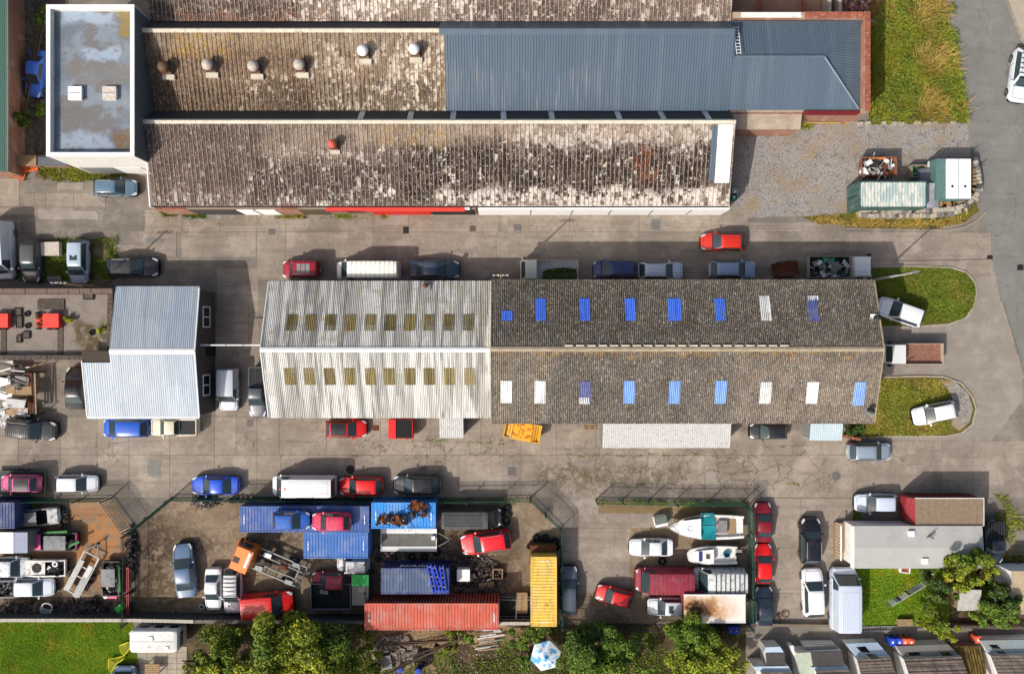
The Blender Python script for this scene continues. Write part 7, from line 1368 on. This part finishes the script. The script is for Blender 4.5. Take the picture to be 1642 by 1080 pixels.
MB().path([V(-.5, 0, .34), V(-.15, -.3, .75), V(.35, -.3, .75), V(.0, -.02, .34), V(-.15, -.3, .75)], .03).path([V(.0, -.02, .34), V(-.5, 0, .34)], .03).path([V(.5, 0, .34), V(.35, -.35, .85)], .03).build('frame', m_white, bk); MB().bx(-.2, -.36, .85, .25, .12, .06).build('saddle', m_black, bk); MB().tube((.33, -.5, .9), (.33, -.15, .85), .02).build('handlebar', m_galv, bk)
bk2 = thing('bicycle', 'rusty bicycle lying on the concrete beside the navy saloon', 'bicycle', (*pw(1252, 988), .05), R(35), plain=False)
for x in (-.52, .52): MB().torus((x, 0, .08), .33, .03, 18, 5).build('wheel', m_rub, bk2)
MB().path([V(-.5, 0, .1), V(-.1, .35, .1), V(.4, .3, .1), V(.05, 0, .1), V(-.1, .35, .1)], .03).path([V(.5, 0, .1), V(.35, .42, .1)], .03).build('frame', m_rust, bk2); MB().bx(-.12, .45, .1, .25, .12, .06).build('saddle', m_black, bk2)
pbn = thing('sandpit_tray', 'white rimmed tray with red inside below the mobile home', 'tray', (*P(1452, 912, .4)[:2], 0), R(-8), plain=False); MB().box(-.4, .4, -.3, .3, 0, .3).build('tray', m_brickp, pbn)
for a_ in ((-.48, .48, .3, .38), (-.48, .48, -.38, -.3), (-.48, -.4, -.3, .3), (.4, .48, -.3, .3)): MB().box(*a_, 0, .42).build('rim', m_white, pbn)
gl_ = thing('pop_up_goal', 'yellow folded pop up goal net lying on the lawn beside the caravan', 'goal net', (*pw(192, 1045), 0), plain=False)
m_yel = simple('yellow_tube', C(206, 204, 30), .6); m_net = simple('yellow_net', C(120, 118, 14), .8, var=.2)
def fan(c, rot, r):
    M = Matrix.Rotation(rot, 3, 'Z'); arc = [M@V(r*math.cos(q), r*math.sin(q), .12+.25*math.sin(q*2)) for q in [i*math.pi/2/8 for i in range(9)]]; c = Vector(c); z = V(0, 0, .1)
    MB().add([c+z]+[c+v for v in arc], [(0, i, i+1) for i in range(1, 9)]).build('net', m_net, gl_); MB().path([c+z]+[c+v for v in arc]+[c+z], .05).build('tube', m_yel, gl_)
for poly in ([(192, 1034), (205, 1029), (211, 1029), (209, 1038), (199, 1050), (193, 1041)], [(200, 1050), (198, 1056), (188, 1062), (181, 1072), (179, 1077), (174, 1070), (174, 1056), (186, 1054)]):
    c0 = P(192, 1045, 0); g_p = [P(x, y, .15+.35*abs(math.sin(k*1.3)))-c0 for k, (x, y) in enumerate(poly)]; cc2 = sum(g_p, V(0, 0, 0))/len(g_p)
    MB().add([cc2]+g_p, [(0, i+1, (i+1) % len(g_p)+1) for i in range(len(g_p))]).build('net', m_net, gl_); MB().path(g_p+[g_p[0]], .05).build('tube', m_yel, gl_)
um = thing('parasol', 'blue and white patterned hexagonal parasol in the back garden', 'parasol', (*P(875, 1052, 2.3)[:2], 0), plain=False)
m_um = Mt('parasol_fabric', C(206, 214, 220), .8, 0, .2, local=True).noise(1.3, .5, .56, C(56, 150, 204), .9).noise(2.2, .64, .68, C(226, 160, 60), .9).noise(3, .66, .7, C(40, 90, 140), .7).done()
hx = [V(1.5*math.cos(R(60*i+15)), 1.5*math.sin(R(60*i+15)), 2.1) for i in range(6)]
for i in range(6): MB().add([V(0, 0, 2.65), hx[i], hx[(i+1) % 6]], [(0, 1, 2)]).build('canopy_panel', m_um, um); MB().path([V(0, 0, 2.63), hx[i]-V(0, 0, .02)], .02).build('rib', m_white, um)
MB().tube((0, 0, 0), (0, 0, 2.75), .03).build('pole', m_galv, um); MB().lathe(0, 0, [(.08, 2.64), (.1, 2.7), (.02, 2.78)], 10).build('finial', simple('blue_cap', C(40, 110, 190), .5), um)
for px, py, lb in ((641, 1074, 'blue barrel in the rough garden nearest the big tree'), (670, 1076, 'blue barrel in the rough garden nearest the little lawn')): solo(MB().lathe(*P(px, py, .8)[:2], [(.28, 0), (.32, .4), (.28, .85), (.2, .86)], 14), 'blue_barrel', simple('blue_plastic', C(34, 66, 176), .5) if 'blue_plastic' not in D.materials else D.materials['blue_plastic'], lb, 'barrel', 'blue barrels in the rough garden', True)
wp = thing('timber_pile', 'stack of pale planks behind the salmon container', 'timber', (*pw(782, 1024), 0), plain=False)
for k in range(14): MB().bx(random.uniform(-.5, .5), -.9+k*.14, .1+random.random()*.25, random.uniform(1.2, 2.8), .12, .06, random.uniform(.0, .25)).build('plank', random.choice((m_wood, m_wood, m_pl, m_bag)), wp)
heap('garden_rubble', 'grey stones and broken slabs in the rough garden', 'rubble', 632, 1040, 2.2, 1.5, 240, .4, simple('garden_stone', C(134, 122, 112), .9, var=.4), .2); heap('bonfire_ash', 'dark ash heap of a bonfire in the rough garden', 'bonfire', 678, 1052, 1.1, .9, 260, .2, simple('ash', C(44, 38, 40), .95, var=.3), .3)
solo(MB().bx(*pw(621, 1058), .3, 1.0, 1.3, .5, .2), 'wheelbarrow_tub', m_pl, 'grey rectangular tub among the garden stones', 'tub')
wt = thing('garden_table', 'brown boarded table at the foot of the garden drive', 'table', (*P(244, 1072, .7)[:2], 0), plain=False)
for k in range(5): MB().box(-.7, .7, -.5+k*.2, -.32+k*.2, .68, .73).build('slat', m_wood, wt)
for x in (-.6, .6):
    for y in (-.4, .4): MB().box(x-.04, x+.04, y-.04, y+.04, 0, .68).build('leg', m_wood, wt)
dv = MB()
for k in range(5):
    for j in range(7): q = P(228+k*16, 1040+j*9, 0); dv.bx(q.x, q.y, .02, .94, .52, .05)
o = dv.build('drive_paving', m_pave); o['kind'] = 'structure'

# ---------------------------------------------------------------- trees, bushes, grass
def quads(c, size, up=.55, rng=RNG, asp=.75):
    "leaf-sized quads around points c (N x 3)"
    n = len(c); nrm = rng.normal(size=(n, 3)); nrm[:, 2] = np.abs(nrm[:, 2])+up; nrm /= np.linalg.norm(nrm, axis=1)[:, None]
    t = np.cross(nrm, rng.normal(size=(n, 3))); t /= np.linalg.norm(t, axis=1)[:, None]; b = np.cross(nrm, t); s = (size*rng.uniform(.55, 1.35, n))[:, None]
    return np.stack([c-t*s, c-b*s*asp*.6+nrm*s*.12, c+t*s, c+b*s*asp*.6+nrm*s*.12], 1)
def tree(label, blobs, n, size, mats, trunk, name='broadleaf_tree', cat='tree', h0=1.0, group='trees and large bushes in the gardens'):
    "blobs: (px, py, height of centre, radius m, squash)"
    tp = P(*trunk, 0); t = thing(name, label, cat, (tp.x, tp.y, 0), group=group, plain=False); T = np.array(tp); pts = []; lobes = []
    for px, py, h, r, q in blobs:
        c = np.array(P(px, py, h))-T
        for k in range(max(5, int(r*r*3.2))):
            d = RNG.normal(size=3); d /= np.linalg.norm(d); lobes.append((c+d*np.array([r, r, r*q])*RNG.uniform(.35, .95), r*RNG.uniform(.18, .36), r))
    wts = np.array([l[1]**2 for l in lobes]); wts /= wts.sum(); cnt = RNG.multinomial(n, wts)
    for (c, r, _), m in zip(lobes, cnt):
        d = RNG.normal(size=(m, 3)); d /= np.linalg.norm(d, axis=1)[:, None]; d[:, 2] = np.where(RNG.random(m) < .6, np.abs(d[:, 2]), d[:, 2]); pts.append(c+d*r*RNG.uniform(.6, 1.1, (m, 1)))
    pts = np.concatenate(pts); pts = pts[pts[:, 2] > .1]; k = RNG.random(len(pts)); per = len(mats)
    # whole lobes lean to one leaf colour, so the crown breaks into lighter and darker masses
    sel = (np.floor((np.sin(pts[:, 0]*.9)+np.cos(pts[:, 1]*1.1)+np.sin(pts[:, 2]*1.3)+3)/6*per+RNG.normal(0, .35, len(pts)))).astype(int).clip(0, per-1)
    for i in range(per):
        if (sel == i).any():
            o = soup('crown', quads(pts[sel == i], size), mats[i], t); o['kind'] = 'stuff'
    top = max(b[2] for b in blobs); mb = MB().tube((0, 0, 0), (0, 0, top*.55), .22, 9, .15)
    mb.build('trunk', m_bark, t)
    for px, py, h, r, q in blobs:
        c = Vector(P(px, py, h))-tp
        for k in range(4): a_ = random.random()*6.28; MB().tube((0, 0, top*.35+.1*k), c+V(math.cos(a_)*r*.6, math.sin(a_)*r*.6, r*q*.3), .09, 6, .03).build('limb', m_bark, t)
    return t
LO, LG, LD, LY = m_leaf
tree('large sunlit broadleaf tree overhanging the bright red van', [(470, 1035, 4.6, 3.7, .8), (430, 1060, 3.9, 2.8, .8), (520, 1065, 4.2, 3.1, .8), (470, 990, 3.8, 1.7, .8), (540, 1020, 3.4, 1.8, .8), (455, 1090, 4.5, 2.6, .8), (575, 1075, 3.2, 1.7, .8)], 36000, .17, [LD, LG, LO, LO, LY], (478, 1040))
tree('yellow green tree beside the caravan', [(345, 1050, 3.8, 2.3, .8), (310, 1062, 3.2, 1.6, .8), (378, 1020, 3.2, 1.5, .8), (350, 1095, 3.8, 2.4, .8), (395, 1070, 3.2, 1.5, .8)], 15000, .15, [LD, LO, LG, LY], (348, 1050))
tree('dense green bushy tree below the blue grey estate', [(960, 1045, 3.2, 3.0, .7), (925, 1060, 3, 1.7, .8), (1000, 1035, 2.8, 1.8, .8), (975, 1085, 3, 2.2, .8), (1010, 1070, 2.6, 1.5, .8), (930, 1025, 2.3, 1.1, .8)], 23000, .145, [LD, LG, LG, LO], (962, 1050))
tree('olive green bushy tree below the rust stained box body', [(1115, 1035, 3.2, 2.7, .7), (1085, 1008, 2.6, 1.3, .8), (1135, 1050, 3.1, 2.0, .7), (1100, 1065, 3, 2.0, .7), (1160, 1060, 2.5, 1.5, .8), (1185, 1070, 2, 1.1, .8)], 22000, .145, [LG, LO, LO, LY], (1118, 1040))
tree('yellow green garden tree against the corner of the mobile home', [(1552, 905, 3.6, 1.9, .7), (1525, 922, 3.2, 1.4, .8), (1580, 915, 3.2, 1.5, .8), (1548, 930, 3.3, 1.3, .8)], 6800, .16, [LG, LO, LY, LY], (1550, 915))
tree('dark garden tree below the mobile home with bare gaps', [(1502, 935, 2.6, 1.5, .8), (1512, 955, 2.3, 1.2, .8), (1495, 960, 2, 1.0, .8)], 3600, .15, [LD, LD, LO], (1505, 945), name='garden_tree')
tree('broad green bush beside the white walled garage', [(1600, 975, 2.8, 1.9, .7), (1575, 990, 2.3, 1.2, .8), (1615, 950, 2.6, 1.3, .8), (1590, 945, 2.2, 1.2, .8), (1620, 985, 2.4, 1.2, .8)], 6500, .16, [LD, LG, LG, LO], (1600, 970))
tree('olive bush at the garden foot above the grey roofed house', [(1500, 1003, 2.2, 1.5, .7), (1485, 992, 2, 1.0, .8), (1522, 1015, 2, 1.1, .8), (1510, 985, 1.8, .9, .8)], 4200, .15, [LG, LO, LO, LY], (1502, 1003), name='garden_bush', cat='bush')
tree('green shrub between the yellow container and the parasol', [(848, 1018, 1.6, 1.3, .7), (828, 1030, 1.5, 1.2, .7), (868, 1010, 1.4, .9, .7), (835, 1055, 1.3, 1.2, .6)], 5200, .14, [LD, LG, LG], (845, 1022), name='garden_bush', cat='bush')
tree('scrubby bush behind the salmon container', [(730, 1018, 1.1, 1.0, .6), (750, 1022, 1, .8, .6), (595, 1040, 1.6, 1.2, .7), (600, 1075, 1.8, 1.3, .7)], 3600, .14, [LD, LO, LG], (735, 1020), name='garden_bush', cat='bush')
tree('golden brown shrub beside the plank stack', [(722, 1042, .8, .9, .6)], 1500, .13, [leafmat('leaf_gold', C(160, 116, 44)), LO], (722, 1042), name='garden_bush', cat='bush')
tree('weedy bush in the alley beside the tall white block', [(42, 190, 1.2, 1.1, .7), (62, 185, 1, .9, .7), (66, 30, 1.3, .9, .7), (70, 12, 1.2, .9, .7)], 2800, .14, [LD, LG], (45, 190), name='garden_bush', cat='bush')
tree('leafy bush at the shed corner beside the pale blue store', [(1365, 690, .8, .8, .6), (1378, 687, .7, .7, .6)], 1600, .13, [LG, LD], (1368, 690), name='garden_bush', cat='bush')
for lb, pts, n in (('yellow green weed clump nearest the red unit on the flat roof', [(111, 510, 3.8, .5, .6)], 420), ('yellow green weed clump by the flat roof parapet', [(165, 527, 3.8, .6, .6)], 520)):
    t = tree(lb, [(px, py, h-3.4, r, q) for px, py, h, r, q in pts], n, .12, [LO, LY], (pts[0][0], pts[0][1]), name='roof_weeds', cat='weeds', group='weeds on the flat roof')
    p0 = P(pts[0][0], pts[0][1], 3.5); t.location = (p0.x, p0.y, 3.42)
# greenery in the dropside truck
c_ = np.stack([RNG.uniform(-2.6, .55, 2600), RNG.uniform(-.2, 1.0, 2600), 1.1+.5*RNG.random(2600)], 1); keep = (c_[:, 1] > .05+.55*np.sin((c_[:, 0]+2.6)*1.0+.3)*-.4); o = soup('cut_greenery', quads(c_[keep], .14), LD, None); o.parent = TG; o['kind'] = 'stuff'

def blades(name, polys, n, hgt, mat, lean=.35, wdt=.03, z=.01, fn=None):
    "grass blades scattered over ground polygons (photograph pixels)"
    out = []
    for poly, frac in polys:
        w_ = np.array(pp(poly)); lo, hi = w_.min(0), w_.max(0); m = int(n*frac); q = RNG.uniform(lo, hi, (m*2, 2)); ins = np.zeros(len(q), bool); j = len(w_)-1
        for i in range(len(w_)):
            xi, yi = w_[i]; xj, yj = w_[j]
            with np.errstate(divide='ignore', invalid='ignore'): ins ^= ((yi > q[:, 1]) != (yj > q[:, 1])) & (q[:, 0] < (xj-xi)*(q[:, 1]-yi)/(yj-yi+1e-12)+xi)
            j = i
        q = q[ins][:m]
        if fn is not None: q = q[fn(q)]
        out.append(q)
    q = np.concatenate(out); m = len(q); h = hgt*RNG.uniform(.5, 1.3, m); a = RNG.uniform(0, 6.283, m); b = RNG.uniform(0, 6.283, m); base = np.stack([q[:, 0], q[:, 1], np.full(m, z)], 1)
    s = np.stack([np.cos(a), np.sin(a), np.zeros(m)], 1)*wdt; tip = base+np.stack([np.cos(b)*h*lean*2, np.sin(b)*h*lean*2, h], 1)
    o = soup(name, np.stack([base-s, base+s, tip+s*.35, tip-s*.35], 1), mat); o['kind'] = 'stuff'; return o
RG = [(1394, 0), (1506, 0), (1530, 80), (1541, 130), (1549, 196), (1394, 198)]
patch = lambda sc, th, ph: (lambda q: (np.sin(q[:, 0]*sc+ph)+np.cos(q[:, 1]*sc*1.2+ph*2)+.7*np.sin(q[:, 0]*sc*2.3+q[:, 1]*sc*1.7))+RNG.normal(0, .4, len(q)) > th)
blades('rough_grass', [(RG, 1)], 26000, .4, m_blade, .5, .035)
blades('dry_grass', [([(1440, 0), (1506, 0), (1530, 80), (1541, 130), (1549, 196), (1470, 190)], 1)], 9000, .8, m_straw, .6, .03, fn=patch(1.1, .9, 1))
c_ = []
for k in range(60): px, py = random.uniform(1400, 1545), random.uniform(5, 190); r = random.uniform(.3, .8); p = P(px, py, 0); c_.append(np.array(p)+RNG.normal(size=(150, 3))*np.array([r*.6, r*.6, r*.35])+np.array([0, 0, r*.5]))
c_ = np.concatenate(c_); c_ = c_[(c_[:, 2] > 0)]; xl = 42.0+(33-c_[:, 1])*.08; c_ = c_[c_[:, 0] < xl+1.2]; c_ = c_[c_[:, 0] > 35.2]
o = soup('undergrowth', quads(c_, .11), m_weed); o['kind'] = 'stuff'
blades('verge_grass', [([(1285, 350), (1370, 343), (1420, 345), (1535, 350), (1562, 326), (1570, 338), (1546, 356), (1500, 364), (1400, 364), (1310, 357)], 1)], 9000, .28, m_straw, .6, .03, fn=patch(1.5, -.3, 0)); blades('verge_grass', [([(1285, 350), (1370, 343), (1500, 350), (1562, 328), (1566, 340), (1546, 355), (1500, 362), (1400, 362)], 1)], 5000, .25, m_blade, .6, .03, fn=patch(1.3, 0, 2))
blades('island_grass', [([(1400, 430), (1520, 430), (1548, 439), (1562, 460), (1560, 490), (1540, 512), (1460, 522), (1400, 522)], 1)], 15000, .12, m_isl, .7, .03, .1); blades('island_grass', [([(1400, 607), (1500, 606), (1522, 640), (1525, 685), (1500, 697), (1360, 699)], 1)], 11000, .12, m_blade, .7, .03, .1, fn=patch(1.2, -.9, 1)); blades('island_grass', [([(1400, 607), (1530, 610), (1522, 640), (1525, 685), (1500, 697), (1360, 699)], 1)], 6000, .12, m_straw, .7, .03, .1, fn=patch(1.2, .5, 3))
blades('lawn_grass', [([(0, 999), (212, 999), (226, 1085), (0, 1085)], 1)], 30000, .09, m_lawnb, .8, .03, fn=lambda q: ((q[:, 0]+42.4)**2/6+(q[:, 1]+31.5)**2/9 > 1.0) | (RNG.random(len(q)) < .45)); blades('lawn_grass', [([(1372, 905), (1518, 905), (1520, 998), (1378, 1001)], 1)], 14000, .1, m_lawnb, .8, .03)
blades('garden_weeds', [([(300, 1003), (590, 1003), (700, 1085), (300, 1085)], .45), ([(690, 1040), (860, 1008), (1000, 1005), (1190, 1006), (1190, 1085), (700, 1085)], .55)], 20000, .25, m_weed, .6, .04, fn=patch(.9, -.2, 2)); blades('garden_weeds', [([(1400, 1000), (1642, 985), (1642, 890), (1520, 905), (1522, 1000)], 1)], 5000, .3, m_weed, .6, .04, fn=patch(1.1, -.2, 1))
WD = [([(60, 268), (190, 262), (235, 275), (150, 290), (70, 292)], .2, .0), ([(40, 385), (190, 380), (185, 448), (34, 452), (30, 440)], .42, -.5), ([(1195, 196), (1300, 196), (1300, 207), (1195, 205)], .06, 0), ([(258, 338), (330, 342), (330, 350), (262, 345)], .04, 0), ([(440, 343), (620, 343), (620, 350), (440, 350)], .05, .5), ([(10, 800), (70, 800), (60, 812), (20, 812)], .04, 0), ([(1355, 680), (1400, 680), (1400, 702), (1355, 702)], .05, 0), ([(1368, 800), (1378, 800), (1378, 880), (1368, 880)], .04, 0), ([(1590, 790), (1642, 800), (1642, 900), (1605, 890)], .1, .3), ([(420, 797), (850, 800), (850, 806), (420, 804)], .06, .4), ([(960, 800), (1195, 803), (1195, 812), (960, 808)], .06, .4)]
for k, (poly, f_, th) in enumerate(WD): blades('weeds', [(poly, 1)], int(22000*f_), .24, m_weed if k % 2 else m_blade, .6, .035, .02, fn=patch(1.3, th, k))
# weeds rooted in the cracks of the lower lane
cr = []
for run in ([(905, 728), (940, 733), (970, 728), (1010, 733), (1045, 727), (1080, 731), (1120, 729), (1160, 733), (1200, 735)], [(1225, 718), (1260, 716), (1300, 714)], [(570, 718), (600, 712), (620, 718)], [(650, 738), (680, 730), (710, 745), (700, 760)], [(770, 712), (800, 706), (830, 708)], [(600, 730), (540, 731)], [(900, 750), (960, 770), (1010, 780), (1060, 770), (1100, 785)], [(1130, 752), (1180, 760), (1250, 745)], [(650, 704), (740, 708), (810, 712)], [(1240, 772), (1290, 778), (1318, 768)]):
    for (x0, y0), (x1, y1) in zip(run, run[1:]):
        n_ = int(math.hypot(x1-x0, y1-y0)*1.3)
        for i in range(n_):
            u = random.random()
            if math.sin(u*9+x0) > -.2: p = P(x0+(x1-x0)*u+random.gauss(0, 1.2), y0+(y1-y0)*u+random.gauss(0, 1.1), .06); cr.append(p)
o = soup('crack_weeds', quads(np.array(cr), .075, 1.2), m_weed); o['kind'] = 'stuff'
# litter and dirt too small to pick apart
def litter(name, label_poly, n, size, mats, zmax=.08):
    w_ = pp(label_poly); xs = [p[0] for p in w_]; ys = [p[1] for p in w_]; q = np.stack([RNG.uniform(min(xs), max(xs), n), RNG.uniform(min(ys), max(ys), n), RNG.uniform(.03, zmax, n)], 1); per = n//len(mats)
    for i, m_ in enumerate(mats): o = soup(name, quads(q[i*per:(i+1)*per], size, 1.0), m_); o['kind'] = 'stuff'
litter('yard_litter', [(0, 800), (900, 800), (900, 990), (0, 990)], 1500, .07, [m_dark, m_rust, m_pl, m_bag, m_soil])
litter('alley_litter', [(40, 0), (76, 0), (76, 262), (40, 262)], 420, .16, [m_soil, m_cop, m_weed, m_pl])
litter('garden_litter', [(585, 1010), (860, 1010), (860, 1080), (585, 1080)], 1500, .1, [m_stone, m_cop, m_soil, m_wood, m_straw])
litter('lane_litter', [(0, 268), (1200, 268), (1200, 450), (0, 450)], 500, .05, [m_cop, m_soil, m_stone]); litter('lane_litter', [(0, 670), (1500, 670), (1500, 795), (0, 795)], 700, .05, [m_cop, m_soil, m_stone])
